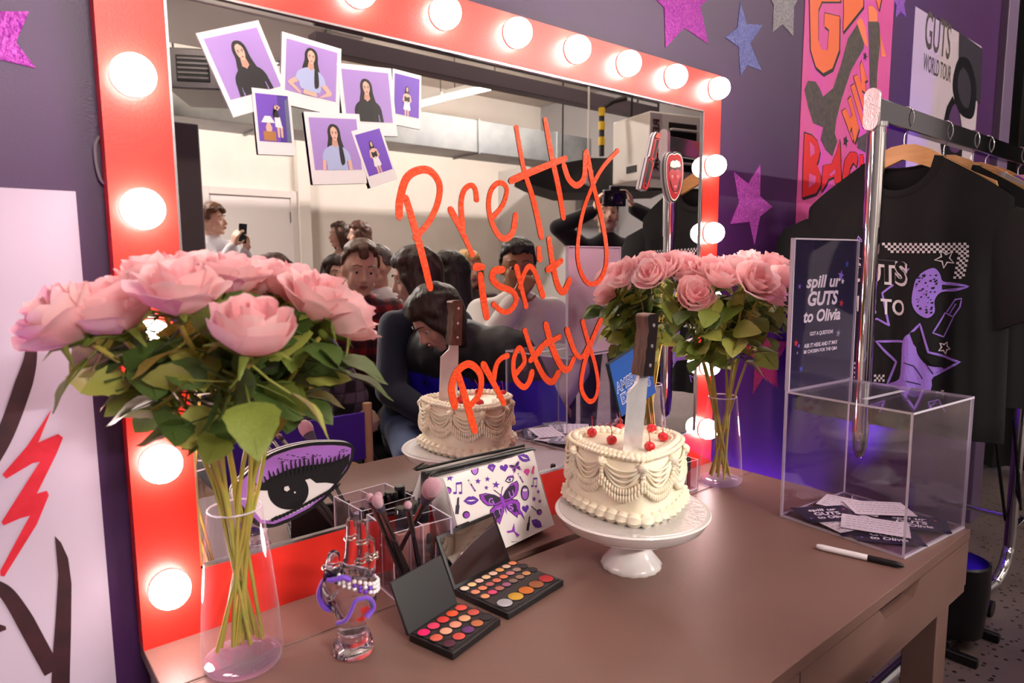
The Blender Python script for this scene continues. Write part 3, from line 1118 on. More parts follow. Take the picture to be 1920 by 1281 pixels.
b.add([(x, -y, z) for (x, z), y in zip(bl, yy)] + [(x, y, z) for (x, z), y in zip(bl, yy)],
      [tuple(range(n - 1, -1, -1)), tuple(range(n, 2 * n))] + [((i + 1) % n, i, n + i, n + (i + 1) % n)[::-1] for i in range(n)])
b.build('blade', M_steel, kn, smooth=20)


def blob(mb, voxel=0.004, smooth=6, name='blob', mats=None, pick=None):
    """melt overlapping shapes into one continuous skin"""
    me = mb.mesh(name, mats or [])
    o = bpy.data.objects.new('tmp', me)
    C.objects.link(o)
    r = o.modifiers.new('r', 'REMESH')
    r.mode = 'VOXEL'
    r.voxel_size = voxel
    if smooth:
        s_ = o.modifiers.new('s', 'SMOOTH')
        s_.iterations = smooth
        s_.factor = 0.5
    out = bpy.data.meshes.new_from_object(o.evaluated_get(bpy.context.evaluated_depsgraph_get()))
    bpy.data.objects.remove(o)
    bpy.data.meshes.remove(me)
    out.name = name
    out.materials.clear()
    for m in (mats if isinstance(mats, (list, tuple)) else [mats]):
        out.materials.append(m)
    out.polygons.foreach_set('use_smooth', [True] * len(out.polygons))
    out.polygons.foreach_set('material_index', [pick(p.center) if pick else 0 for p in out.polygons])
    out.update()
    return out


# ------------------------------------------------------------------ printed pouch
M_canvas = mat('pouch_canvas', '#e9e2e2', 0.6, bump=0.05, bscale=500)
M_pu = mat('print_purple', '#5b2a9a', 0.6)
M_pd = mat('print_dark', '#2a2238', 0.6)
M_pl = mat('print_lilac', '#a86bd0', 0.6)
M_pm = mat('print_magenta', '#8e3ab8', 0.6)
M_pk = mat('print_pink', '#e0409a', 0.6)
M_wht = mat('print_white', '#efe8f0', 0.6)
M_blk = mat('black_plastic', '#141215', 0.35)
pouch = thing('cosmetic_pouch', 'white zip pouch printed with purple hearts, lips and a butterfly, leaning on the red frame', 'pouch', (0.755, -0.06, TZ))
qTL, qTR = on_y(832, 897, -0.036), on_y(999, 845, -0.022)
qBR, qBL = on_z(1039, 984, 0.757), on_z(878, 1062, 0.757)
pn = (qTR - qTL).cross(qBL - qTL).normalized()
if pn.y > 0:
    pn = -pn


def pouch_pt(u, v, off=0.0):
    b_ = qTL.lerp(qTR, u).lerp(qBL.lerp(qBR, u), v)
    return b_ + pn * (0.006 * 16 * u * (1 - u) * v * (1 - v) + 0.0012 * math.sin(9 * u + 4 * v) + off)


def pouch_uv(px, py):
    d = ray(px, py)
    k = (qTL - CAM).dot(pn) / d.dot(pn)
    x = CAM + d * k
    u = v = 0.5
    for _ in range(8):
        e = x - qTL.lerp(qTR, u).lerp(qBL.lerp(qBR, u), v)
        du = (qTR - qTL).lerp(qBR - qBL, v)
        dv = (qBL - qTL).lerp(qBR - qTR, u)
        a11, a12, a22 = du.dot(du), du.dot(dv), dv.dot(dv)
        b1, b2 = e.dot(du), e.dot(dv)
        det = a11 * a22 - a12 * a12
        u += (a22 * b1 - a12 * b2) / det
        v += (a11 * b2 - a12 * b1) / det
    return u, v


b = MB()
n = 14
vs = [pouch_pt(i / n, j / n) for j in range(n + 1) for i in range(n + 1)]
fs = [(j * (n + 1) + i, (j + 1) * (n + 1) + i, (j + 1) * (n + 1) + i + 1, j * (n + 1) + i + 1) for j in range(n) for i in range(n)]
b.add(vs, fs)
zL, zR = on_y(803, 893, -0.0125), on_y(1000, 845, -0.0125)
kL, kR = Vector((zL.x + 0.03, -0.008, TZ + 0.001)), Vector((zR.x + 0.012, -0.008, TZ + 0.001))
gL, gR = qBL + Vector((0.008, 0.022, 0)), qBR + Vector((-0.012, 0.022, 0))
gL.z = gR.z = TZ + 0.001
sl = zL.lerp(kL, 0.45) + Vector((-0.012, -0.012, 0))
vs = [qTL, qTR, qBR, qBL, zL, zR, kR, kL, gL, gR, sl]
b.add(vs, [(0, 4, 5, 1), (4, 7, 6, 5), (3, 2, 9, 8), (8, 9, 6, 7), (1, 5, 6, 9, 2), (0, 3, 8, 10), (0, 10, 4), (4, 10, 7), (10, 8, 7)])
wb(b, 'pouch_body', M_canvas, pouch, smooth=50)
b = MB()
za, zb_ = on_y(797, 888, -0.014), on_y(1000, 841, -0.014)
b.tube([za, za.lerp(zb_, 0.5) + Vector((0, 0, 0.001)), zb_], 0.0028, 8)
b.tube([za + Vector((0.004, -0.012, -0.004)), zb_ + Vector((0, -0.006, -0.002))], 0.0018, 6)
wb(b, 'zipper', M_blk, pouch)
b = MB()
pc = on_y(815, 886, -0.02)
b.ball((0, 0, 0), (0.012, 0.004, 0.0035), 10, 6, 0, T(*pc) @ RY(R(-10)))
b.ball((0, 0, 0), (0.014, 0.0025, 0.002), 10, 6, 0, T(pc.x - 0.004, pc.y - 0.006, pc.z + 0.002) @ RY(R(-18)))
wb(b, 'zipper_pull', M_blk, pouch)
pr = MB()
C6 = 460 / 1920


def pin(pts, mi, lay=0):
    """a printed patch: crop points to the pouch front"""
    out = []
    for x, y in pts:
        u, v = pouch_uv(600 + x * C6, 760 + y * C6)
        out.append(tuple(pouch_pt(min(max(u, 0.004), 0.996), min(max(v, 0.004), 0.996), 0.0005 + 0.00018 * lay)))
    a = (Vector(out[1]) - Vector(out[0])).cross(Vector(out[2]) - Vector(out[0]))
    ar = sum(pts[i][0] * pts[(i + 1) % len(pts)][1] - pts[(i + 1) % len(pts)][0] * pts[i][1] for i in range(len(pts)))
    f = tuple(range(len(out))) if ar < 0 else tuple(range(len(out) - 1, -1, -1))
    pr.add(out, [f], mi)


def rot(pts, cx, cy_, a=0.0, s=1.0):
    ca, sa = math.cos(R(a)), math.sin(R(a))
    return [(cx + s * (x * ca - y * sa), cy_ + s * (x * sa + y * ca)) for x, y in pts]


A0 = -14
for x, y, r_ in ((925, 590, 21), (1013, 570, 30), (1232, 597, 26), (1308, 580, 24), (1298, 648, 20), (1375, 625, 32), (1700, 730, 24), (1755, 745, 18), (1735, 672, 20), (955, 530, 16)):
    pin(rot(star(r_, 0.42), x, y, 200 + A0), 0)
HEART = [(0, 30), (-30, 0), (-32, -18), (-20, -30), (-6, -26), (0, -14), (6, -26), (20, -30), (32, -18), (30, 0)]
for x, y, s_ in ((1440, 495, 1.0), (970, 812, 1.15), (1625, 812, 1.0)):
    pin(rot(HEART, x, y, A0, s_), 0)
LIPS = [(-60, 2), (-30, -24), (-10, -32), (0, -26), (10, -32), (30, -24), (60, 2), (32, 26), (0, 36), (-32, 26)]
LIN = [(-36, 2), (-8, -3), (0, 0), (8, -3), (36, 2), (0, 9)]
for x, y, s_, a in ((1595, 412, 0.95, 20), (1178, 747, 1.05, A0 + 10), (1742, 917, 0.95, 25), (1095, 500, 0.7, A0)):
    pin(rot(LIPS, x, y, a, s_), 0)
    pin(rot(LIN, x, y, a, s_), 6, 1)
for x, y, r_ in ((995, 670, 31), (1140, 860, 30), (1758, 830, 24), (1602, 1090, 22), (1405, 1070, 24)):
    pin(circ(x, y, r_), 1)
    pin(circ(x + 4, y + 3, r_ * 0.7), 3, 1)
for x0, y0, x1, y1, w_ in ((1675, 785, 1745, 828, 7), (1520, 1065, 1600, 1090, 6), (1640, 1075, 1700, 1030, 6)):
    dx, dy = x1 - x0, y1 - y0
    L = math.hypot(dx, dy)
    nx, ny = -dy / L * w_ / 2, dx / L * w_ / 2
    pin([(x0 + nx, y0 + ny), (x1 + nx, y1 + ny), (x1 - nx, y1 - ny), (x0 - nx, y0 - ny)], 1)
for x, y, s_ in ((1072, 790, 1.0), (1665, 920, 0.85)):
    pin(rot([(-15, -5), (15, -5), (13, 65), (-15, 65)], x, y, 4, s_), 1)
    pin(rot([(-9, -60), (6, -70), (10, -5), (-9, -5)], x, y, 4, s_), 1)
for x, y, s_ in ((1080, 650, 1.0), (1700, 600, 0.8)):
    pin(rot([(-22, -42), (24, -48), (24, -30), (-22, -24)], x, y, 0, s_), 0)
    for dx in (-22, 20):
        pin(rot([(dx, -40), (dx + 6, -40), (dx + 6, 40), (dx, 40)], x, y, 0, s_), 0)
        pin(rot(circ(dx - 7, 40, 15, 10), x, y, 0, s_), 0)
for x, y, s_ in ((1180, 628, 1.0), (1568, 568, 0.8)):
    pin(rot([(-6, -48), (6, -48), (7, 58), (-7, 58)], x, y, -32, s_), 1)
    pin(rot([(-4, -40), (4, -40), (4, -10), (-4, -10)], x, y, -32, s_), 6, 1)
    pin(rot([(-4, 4), (4, 4), (4, 48), (-4, 48)], x, y, -32, s_), 2, 1)
for x, y, s_ in ((1480, 587, 1.0), (1400, 425, 0.85)):
    pin(rot([(-38, 6), (-10, -30), (34, -34), (38, -10), (24, 18), (-10, 26)], x, y, -8, s_), 1)
    pin(rot([(-28, 4), (-4, -14), (28, -10), (16, 12), (-8, 16)], x, y, -8, s_), 6, 1)
    pin(rot(circ(0, 0, 11), x, y, 0, s_), 0, 2)
    pin(rot([(-20, -22), (0, -33), (32, -33), (30, -20), (2, -22)], x, y, -8, s_), 3, 1)
for x, y, s_ in ((1207, 500, 1.0), (1612, 688, 1.2)):
    pin(rot(circ(0, 0, 32, 50), x, y, -4, s_), 1)
    pin(rot(circ(0, 3, 23, 40), x, y, -4, s_), 2, 1)
    pin(rot([(-18, -26), (18, -26), (14, -10), (-14, -10)], x, y, -4, s_), 6, 2)
for x, y, m_, s_ in ((1345, 490, 0, 1.0), (1623, 525, 4, 0.85)):
    pin(rot([(0, 36), (-34, -8), (-18, -30), (18, -30), (34, -8)], x, y, -12, s_), m_)
    pin(rot([(0, 24), (-14, -6), (14, -6)], x, y, -12, s_), 2, 1)
pin([(1470, 400), (1505, 372), (1530, 372), (1490, 415), (1470, 418)], 4)
pin([(1660, 530), (1675, 470), (1690, 478), (1685, 535)], 4)


def butterfly(cx, cy_, a, s_, big=True):
    wing_u = [(0, -15), (45, -62), (105, -98), (160, -104), (165, -70), (150, -30), (122, 6), (60, 26), (0, 22)]
    wing_l = [(0, 15), (70, 15), (118, 40), (130, 75), (118, 120), (132, 150), (138, 215), (112, 160), (90, 150), (78, 175), (52, 140), (15, 90)]
    for sg in (1, -1):
        for wg in (wing_u, wing_l):
            pin(rot([(x * sg, y) for x, y in wg], cx, cy_, a, s_), 1, 0)
            c0 = (sum(p[0] for p in wg) / len(wg), sum(p[1] for p in wg) / len(wg))
            pin(rot([((c0[0] + (x - c0[0]) * 0.90) * sg, c0[1] + (y - c0[1]) * 0.90) for x, y in wg], cx, cy_, a, s_), 3, 1)
            c1 = (c0[0] * 0.85, c0[1] - (12 if wg is wing_l else 0))
            f = 0.70 if wg is wing_u else 0.5
            pin(rot([((c1[0] + (x - c0[0]) * f) * sg, c1[1] + (y - c0[1]) * f) for x, y in wg], cx, cy_, a, s_), 1, 2)
    pin(rot([(-9, -50), (9, -50), (12, 40), (0, 120), (-12, 40)], cx, cy_, a, s_), 3, 3)
    for sg in (1, -1):
        pin(rot([(2 * sg, -48), (30 * sg, -95), (42 * sg, -100), (36 * sg, -90), (7 * sg, -46)], cx, cy_, a, s_), 1, 1)


butterfly(1425, 745, -20, 1.0)
butterfly(1525, 480, -25, 0.26)
for ch, x, y in (('G', 1335, 757), ('U', 1496, 700), ('T', 1402, 832), ('S', 1494, 802)):
    vs_, fs_ = text_geo(ch, 0.03)
    x0, x1 = min(v[0] for v in vs_), max(v[0] for v in vs_)
    y0, y1 = min(v[1] for v in vs_), max(v[1] for v in vs_)
    out = []
    for v in vs_:
        q = rot([((v[0] - (x0 + x1) / 2) / (x1 - x0) * 40, -(v[1] - (y0 + y1) / 2) / (y1 - y0) * 54)], x, y, -18)[0]
        u, w_ = pouch_uv(600 + q[0] * C6, 760 + q[1] * C6)
        out.append(tuple(pouch_pt(u, w_, 0.0014)))
    pr.add(out, fs_, 2)
pin([(1470, 985), (1515, 975), (1530, 920), (1545, 985), (1590, 1010), (1570, 1030), (1535, 990), (1480, 1000)], 3)
wb(pr, 'print', [M_pu, M_pd, M_pl, M_pm, M_pk, M_canvas, M_wht], pouch, smooth=0)

# ------------------------------------------------------------------ acrylic organisers with brushes
M_acr = thin_glass('clear_acrylic', '#faf6fc', '#efe6f6', 1.1, 0.04, 3.0)
M_edge = mat('acrylic_edge', '#e4dcee', 0.15, spec=0.7, alpha=0.75)


def panel(mb, a, b_):
    """clear sheet whose narrow faces show as bright edges"""
    x0, y0, z0 = [min(p, q) for p, q in zip(a, b_)]
    x1, y1, z1 = [max(p, q) for p, q in zip(a, b_)]
    d = [x1 - x0, y1 - y0, z1 - z0]
    thin = d.index(min(d))
    vs_ = [(x, y, z) for z in (z0, z1) for y in (y0, y1) for x in (x0, x1)]
    fs_ = [(0, 2, 3, 1), (4, 5, 7, 6), (0, 1, 5, 4), (2, 6, 7, 3), (0, 4, 6, 2), (1, 3, 7, 5)]
    ax = [2, 2, 1, 1, 0, 0]
    for f_, k in zip(fs_, ax):
        mb.add(vs_, [f_], 0 if k == thin else 1)


def tray(name, label, x, y, rz, W_, D_, H_, splits, t=0.003):
    o = thing(name, label, 'organizer', (x, y, TZ), rz)
    b1 = MB()
    panel(b1, (0, 0, 0.0005), (W_, D_, 0.0035))
    b1.build('base', [M_acr, M_edge], o, smooth=0)
    for a_, c_ in (((0, 0, 0.0035), (W_, t, H_)), ((0, D_ - t, 0.0035), (W_, D_, H_)), ((0, t, 0.0035), (t, D_ - t, H_)), ((W_ - t, t, 0.0035), (W_, D_ - t, H_))):
        m_ = MB()
        panel(m_, a_, c_)
        m_.build('side_panel', [M_acr, M_edge], o, smooth=0)
    for a_, c_ in splits:
        m_ = MB()
        panel(m_, a_, c_)
        m_.build('divider', [M_acr, M_edge], o, smooth=0)
    return o


OX, OY, OA, OW, OD, OH = 0.500, -0.107, R(-3), 0.106, 0.099, 0.110
tray('acrylic_organizer', 'clear divided organizer crammed with makeup brushes behind the crystal hand', OX, OY, OA, OW, OD, OH,
     [((0.003, 0.048, 0.0035), (OW - 0.003, 0.050, OH - 0.001)), ((0.052, 0.003, 0.0035), (0.054, 0.048, OH - 0.001))])
OM = T(OX, OY, TZ) @ RZ(OA)
M_brk = mat('brush_handle_black', '#17141a', 0.18)
M_fer = mat('brush_ferrule', '#7d7a80', 0.2, 1.0)
M_brd = mat('brush_bristle_dark', '#4a3f55', 0.9, bump=0.5, bscale=900)
M_brp = mat('brush_bristle_pink', '#c592a4', 0.9, bump=0.5, bscale=900, sheen=0.4)


def brush(label, foot, tip, head_len, head_r, group='makeup brushes in the organizers', cat='brush'):
    foot, tip = Vector(foot), Vector(tip)
    L = (tip - foot).length
    t = thing('makeup_brush', label, cat, M=zframe(foot, tip - foot), group=group)
    h = L - head_len
    MB().lathe([(0.0015, 0.0), (0.0034, 0.004), (0.0040, h * 0.35), (0.0030, h * 0.68)], 12).build('handle', M_brk, t)
    MB().lathe([(0.0030, h * 0.68), (0.0036, h * 0.70), (0.0036 + head_r * 0.12, h + 0.003)], 14).build('ferrule', M_fer, t)
    r0 = 0.0030 + head_r * 0.12
    MB().lathe([(r0, h), (r0 + head_r * 0.30, h + head_len * 0.22), (head_r * 0.80, h + head_len * 0.50)], 18, 0).lathe(
        [(head_r * 0.80, h + head_len * 0.50), (head_r * 0.98, h + head_len * 0.70), (head_r * 0.90, h + head_len * 0.84), (head_r * 0.55, h + head_len * 0.96), (head_r * 0.1, h + head_len)], 18, 1).build('bristles', [M_brd, M_brp], t, smooth=80)
    return t


def inorg(x, y, z):
    return OM @ Vector((x, y, z))


def mtip(px, py, y):
    return on_y(px, py, y)


brush('big fluffy pink-tipped powder brush leaning right in the organizer', inorg(0.030, 0.085, 0.006), at(816, 903, 0.905), 0.062, 0.0140)
brush('plump pink-tipped brush leaning left in the organizer front', inorg(0.040, 0.012, 0.006), at(704, 932, 0.835), 0.040, 0.0074)
brush('slim pink-tipped brush at the left rim of the organizer', inorg(0.030, 0.020, 0.006), at(692, 929, 0.845), 0.022, 0.0056)
brush('slim pink-tipped brush just behind the left pair in the organizer', inorg(0.034, 0.030, 0.006), at(708, 926, 0.875), 0.022, 0.0056)
brush('small round pink-tipped brush upright in the middle of the organizer', inorg(0.062, 0.030, 0.006), at(764, 944, 0.875), 0.018, 0.0056)
M_beige = mat('foundation_beige', '#d0a283', 0.25, coat=0.6)
M_gcap = mat('glossy_black_cap', '#1b191c', 0.08, coat=0.5)
for k, (x, y, rr, hh, lb) in enumerate(((0.072, 0.075, 0.0125, 0.118, 'black-capped beige foundation bottle, tallest in the organizer'), (0.092, 0.072, 0.010, 0.122, 'black-capped beige foundation bottle at the right back of the organizer'),
                                        (0.050, 0.072, 0.011, 0.115, 'black-capped beige foundation bottle at the left back of the organizer'))):
    o = thing('foundation_bottle', lb, 'cosmetic bottle', tuple(inorg(x, y, 0.0036)), group='foundation bottles in the organizer')
    MB().lathe([(rr * 0.9, 0), (rr, 0.002), (rr, hh * 0.62), (rr * 0.6, hh * 0.66)], 20).build('bottle', M_beige, o)
    MB().lathe([(rr * 0.96, hh * 0.665), (rr * 0.98, hh * 0.68), (rr * 1.0, hh * 0.97), (rr * 0.9, hh), (rr * 0.3, hh)], 20).build('cap', M_gcap, o)
o = thing('lipstick_tube', 'white rounded tube standing at the right of the organizer', 'cosmetic tube', tuple(inorg(0.092, 0.018, 0.0036)))
MB().lathe([(0.008, 0), (0.0085, 0.002), (0.0085, 0.055), (0.007, 0.066), (0.004, 0.072), (0.001, 0.073)], 18).build('tube_body', mat('white_plastic', '#e9e2e8', 0.3), o)
MB().lathe([(0.0088, 0.014), (0.0088, 0.018)], 18).build('band', M_fer, o)
for k, (x, y, lb, c_) in enumerate(((0.018, 0.078, 'slim black mascara at the left back of the organizer', M_gcap), (0.070, 0.014, 'dark lip pencil lying low in the organizer front', M_gcap), (0.020, 0.064, 'second slim black mascara at the left back of the organizer', M_gcap))):
    o = thing('mascara', lb, 'mascara', tuple(inorg(x, y, 0.0036)))
    MB().lathe([(0.005, 0), (0.0054, 0.001), (0.0054, 0.060), (0.0048, 0.061)], 14).build('tube_body', c_, o)
    MB().lathe([(0.0052, 0.0615), (0.0052, 0.095 if k != 1 else 0.08), (0.004, 0.098 if k != 1 else 0.083)], 14).build('cap', M_brk, o)

# small organiser behind the cake, right
OX2, OY2, OA2, W2, D2, H2 = 1.165, -0.100, R(-2), 0.125, 0.062, 0.070
tray('acrylic_organizer', 'small clear lipstick organizer mostly hidden behind the cake at its right', OX2, OY2, OA2, W2, D2, H2, [((0.084, 0.003, 0.0035), (0.086, D2 - 0.003, H2))])
OM2 = T(OX2, OY2, TZ) @ RZ(OA2)
for k, (x, c_, lb) in enumerate(((0.096, '#7c3a2e', 'brown lip gloss with black cap right of the cake'), (0.112, '#8a2026', 'dark red lip gloss with black cap furthest right of the cake'))):
    o = thing('lip_gloss', lb, 'lip gloss', tuple(OM2 @ Vector((x, 0.02, 0.0036))), group='lip glosses right of the cake')
    MB().lathe([(0.006, 0), (0.0066, 0.001), (0.0066, 0.036), (0.005, 0.038)], 16).build('tube_body', mat('gloss%d' % k, c_, 0.15, coat=0.5), o)
    MB().lathe([(0.0062, 0.0385), (0.0062, 0.066), (0.005, 0.068)], 16).build('cap', M_gcap, o)
for k, (px, py, rr) in enumerate(((1124, 801, 0.008), (1139, 800, 0.008), (1152, 799, 0.008), (1160, 790, 0.011))):
    tip = mir(on_y(px, py - 6, 0.065 + 0.004 * k))
    ft = OM2 @ Vector((0.020 + 0.014 * k, 0.030, 0.004))
    brush('pink-tipped brush behind the cake, %s of the four seen over its top' % ('leftmost', 'second from left', 'third from left', 'largest and rightmost')[k], ft, tip, rr * 2.6, rr)
p = mir(on_y(1037, 862, 0.115))
o = thing('nail_polish', 'small black nail polish bottle behind the cake, seen in the mirror', 'nail polish', (p.x, p.y, TZ))
MB().box((0, 0, 0.0125), (0.024, 0.024, 0.025)).box((0, 0, 0.027), (0.012, 0.012, 0.005)).build('bottle', M_gcap, o, bevel=0.002)
MB().lathe([(0.0065, 0.029), (0.0062, 0.056), (0.005, 0.058)], 16).build('cap', M_brk, o)
p = mir(on_z(1012, 877, TZ + 0.012))
tag(MB().lathe([(0.016, 0.0005), (0.0195, 0.002), (0.0195, 0.010), (0.017, 0.012), (0.004, 0.0125)], 28).build('compact', M_gcap, M=T(p.x - 0.03, -0.125, TZ)),
    'round black compact behind the pouch, seen in the mirror beside the nail polish', 'compact')

# ------------------------------------------------------------------ eyeshadow palettes
M_case = mat('palette_case_black', '#161417', 0.4)
M_tray = mat('palette_tray', '#2b2527', 0.5)
M_pmir = mat('palette_mirror', '#8d878a', 0.03, 1.0)


def palette(label, x, y, rz, W_, D_, lidL, lida, cells, mirror):
    """origin = left end of the hinge; x along the hinge, -y towards the viewer"""
    o = thing('eyeshadow_palette', label, 'palette', (x, y, TZ), rz)
    b_ = MB().box2((0, -D_, 0.0005), (W_, 0, 0.011))
    b_.build('case', M_case, o, bevel=0.0012)
    MB().box2((0.004, -D_ + 0.006, 0.0108), (W_ - 0.004, -0.003, 0.0122)).build('tray', M_tray, o, bevel=0.0004)
    LM = T(0, 0.001, 0.0085) @ RX(-lida)
    MB().box2((0, 0, 0), (W_, 0.005, lidL)).build('lid', M_case, o, bevel=0.0012, M=LM)
    if mirror:
        MB().box2((0.006, -0.0006, 0.007), (W_ - 0.006, 0.0004, lidL - 0.006)).build('lid_mirror', M_pmir, o, M=LM, smooth=0)
        MB().box2((W_ * 0.35, -0.001, lidL - 0.001), (W_ * 0.55, 0.005, lidL + 0.002)).build('clasp', M_case, o, M=LM)
    for k, (u, v, r_, col, glit) in enumerate(cells):
        m_ = mat('shadow_' + col[1:] + ('g' if glit else ''), col, 0.35 if glit else 0.75, 0.3 if glit else 0.0,
                 var=tuple(min(1, c * 1.6 + 0.02) for c in hexc(col)) if glit else None, scale=900, bump=0.6 if glit else 0.05, bscale=700)
        MB().lathe([(0.001, 0.0118), (r_, 0.0118), (r_, 0.0131), (r_ * 0.94, 0.0134), (0.001, 0.0132)], 22, M=T(u * W_, -D_ * v, 0)).build('pan', m_, o)
        MB().lathe([(r_ * 1.0, 0.0123), (r_ * 1.12, 0.0123), (r_ * 1.12, 0.0136), (r_ * 1.02, 0.0136)], 22, M=T(u * W_, -D_ * v, 0), close=True).build('pan_rim', M_case, o)
    return o


# small palette: 3 rows of 5
cs = []
rows = (('#e8206e', '#e8406a', '#e04040', '#ee5c34', '#e8564a'), ('#e06a56', '#f3b092', '#ef9c86', '#eeb088', '#cf5a4e'), ('#5a2c3e', '#dd5a50', '#6c3a74', '#c4744e', '#2c282c'))
for j, row in enumerate(rows):
    for i, c_ in enumerate(row):
        cs.append((0.12 + 0.19 * i, 0.20 + 0.29 * j, 0.0088, c_, False))
palette('small black palette of pink and red shades at the desk front', 0.4600, -0.2160, math.atan2(0.0278, 0.1026), 0.106, 0.0795, 0.076, R(25), cs, False)
cs = []
r1 = ('#f2d6c0', '#f2d29a', '#f4c6b8', '#f2cfa6', '#f0c8b0', '#ecac62', '#ecc4b0', '#e98a58')
r2 = ('#ea9676', '#e88a66', '#c06a6a', '#e07a62', '#e07e58', '#d0848a', '#a88478', '#3a3034')
r3 = ('#eea274', '#e0507e', '#b57068', '#a86888', '#8a7064', '#a27c6c', '#d99a6c', '#332b2e')
for j, row in enumerate((r1, r2, r3)):
    for i, c_ in enumerate(row):
        cs.append((0.075 + 0.121 * i + (0.0 if j < 1 else 0.02), 0.11 + 0.185 * j, 0.0072, c_, False))
for i, c_ in enumerate(('#b9b6c0', '#e9a93c', '#e0742a', '#a8643e', '#c03038')):
    cs.append((0.13 + 0.185 * i, 0.80, 0.0120, c_, True))
palette('large open black palette with mirror lid and five glitter pans', 0.5800, -0.1520, math.atan2(0.0272, 0.1286) - 0.04, 0.136, 0.112, 0.088, R(27), cs, True)

# ------------------------------------------------------------------ crystal hand with jewellery
M_crys = mat('clear_crystal', '#fbf4ff', 0.02, trans=1.0, ior=1.42)
HX, HY = 0.3905, -0.187
hand = thing('crystal_hand', 'clear crystal display hand with rings, beads and purple bands', 'hand ornament', M=T(HX, HY, TZ) @ RZ(R(-40)))
h = MB()
# local: x to the right as seen, z up, -y towards the viewer
for p0, p1, r0, r1_ in (((0, 0, 0.050), (0, 0, 0.024), 0.0185, 0.019), ((-0.004, 0, 0.064), (0.004, 0, 0.064), 0.022, 0.022),
                        ((-0.012, 0, 0.075), (0.016, 0, 0.075), 0.018, 0.018), ((-0.010, 0, 0.092), (0.018, 0, 0.090), 0.0165, 0.0155),
                        ((-0.009, 0, 0.108), (0.021, 0, 0.104), 0.0135, 0.0120),
                        ((-0.0030, 0, 0.112), (0.0005, 0.003, 0.140), 0.0095, 0.0088), ((0.0005, 0.003, 0.140), (0.0025, 0.002, 0.166), 0.0088, 0.0080), ((0.0025, 0.002, 0.166), (0.003, -0.001, 0.184), 0.0080, 0.0062),
                        ((0.0140, 0, 0.112), (0.0165, 0.003, 0.142), 0.0088, 0.0080), ((0.0165, 0.003, 0.142), (0.0178, 0.001, 0.164), 0.0080, 0.0072), ((0.0178, 0.001, 0.164), (0.018, -0.002, 0.181), 0.0072, 0.0056),
                        ((0.0245, 0, 0.104), (0.0285, 0.001, 0.130), 0.0078, 0.0070), ((0.0285, 0.001, 0.130), (0.0300, -0.001, 0.158), 0.0070, 0.0048),
                        ((-0.016, -0.002, 0.070), (-0.025, -0.010, 0.096), 0.0135, 0.0115), ((-0.025, -0.010, 0.096), (-0.0215, -0.014, 0.122), 0.0112, 0.0100), ((-0.0215, -0.014, 0.122), (-0.017, -0.015, 0.142), 0.0104, 0.0088)):
    h.cone(p0, p1, r0, r1_, 16)
place(blob(h, 0.0026, 8, 'hand_form', M_crys), 'hand_form', hand, T())
MB().lathe([(0.010, 0.0006), (0.0255, 0.0006), (0.0268, 0.003), (0.0262, 0.016), (0.0225, 0.026), (0.0195, 0.030), (0.008, 0.030)], 36).build('foot', M_crys, hand, smooth=50)
M_sil = mat('silver_ring', '#e9e0d6', 0.15, 1.0)
M_vel = mat('purple_band', '#7440c8', 0.6, sheen=0.5)
M_bead = mat('white_bead', '#efe8f0', 0.25)
M_bead2 = mat('violet_bead', '#6a3cc0', 0.25)


def ring(x, y, z, r_, tl=0.0, w_=0.0014, wavy=0.0):
    pts = [(x + r_ * math.cos(q), y + r_ * math.sin(q), z + tl * math.cos(q) + wavy * math.sin(6 * q)) for q in [2 * PI * k / 28 for k in range(29)]]
    return MB().tube(pts, w_, 6, caps=False)


for x, y, z, r_, wv in ((0.0022, 0.002, 0.160, 0.0092, 0.0012), (0.0172, 0.001, 0.154, 0.0085, 0.0), (0.0288, 0, 0.137, 0.0080, 0.0022), (0.0292, 0, 0.133, 0.0080, 0.0018), (0.0155, 0.002, 0.128, 0.0095, 0.001), (-0.0215, -0.014, 0.128, 0.0112, 0.0012)):
    ring(x, y, z, r_, 0.001, 0.0013, wv).build('finger_ring', M_sil, hand, smooth=80)
b = MB()
rq = random.Random(5)
for row in range(3):
    for k in range(26):
        q = 2 * PI * k / 26
        b.ball(((0.006) + 0.030 * math.cos(q), 0.0185 * math.sin(q), 0.0985 + 0.0055 * row - 0.010 * math.cos(q) + rq.uniform(-0.001, 0.001)), 0.0030, 8, 6, 1 if rq.random() < 0.2 else 0)
b.build('bead_bracelet', [M_bead, M_bead2], hand, smooth=80)
MB().tube(curve_pts([(-0.022, -0.012, 0.118), (-0.034, -0.010, 0.104), (-0.041, -0.006, 0.086), (-0.037, -0.004, 0.068), (-0.026, -0.006, 0.062)], 5), [0.0055] * 21, 8, flat=0.6).build('purple_clip', M_vel, hand, smooth=80)
MB().tube(curve_pts([(-0.014, -0.020, 0.052), (-0.002, -0.0235, 0.058), (0.006, -0.0235, 0.072), (0.012, -0.022, 0.084), (0.026, -0.014, 0.083), (0.030, -0.006, 0.066), (0.022, -0.014, 0.056)], 5), 0.0042, 8, flat=0.7).build('purple_band', M_vel, hand, smooth=80)
MB().tube(curve_pts([(-0.024, -0.021, 0.112), (-0.014, -0.0225, 0.113), (-0.004, -0.020, 0.115), (0.004, -0.018, 0.110)], 5), 0.0046, 8, flat=0.8).build('purple_band', M_vel, hand, smooth=80)

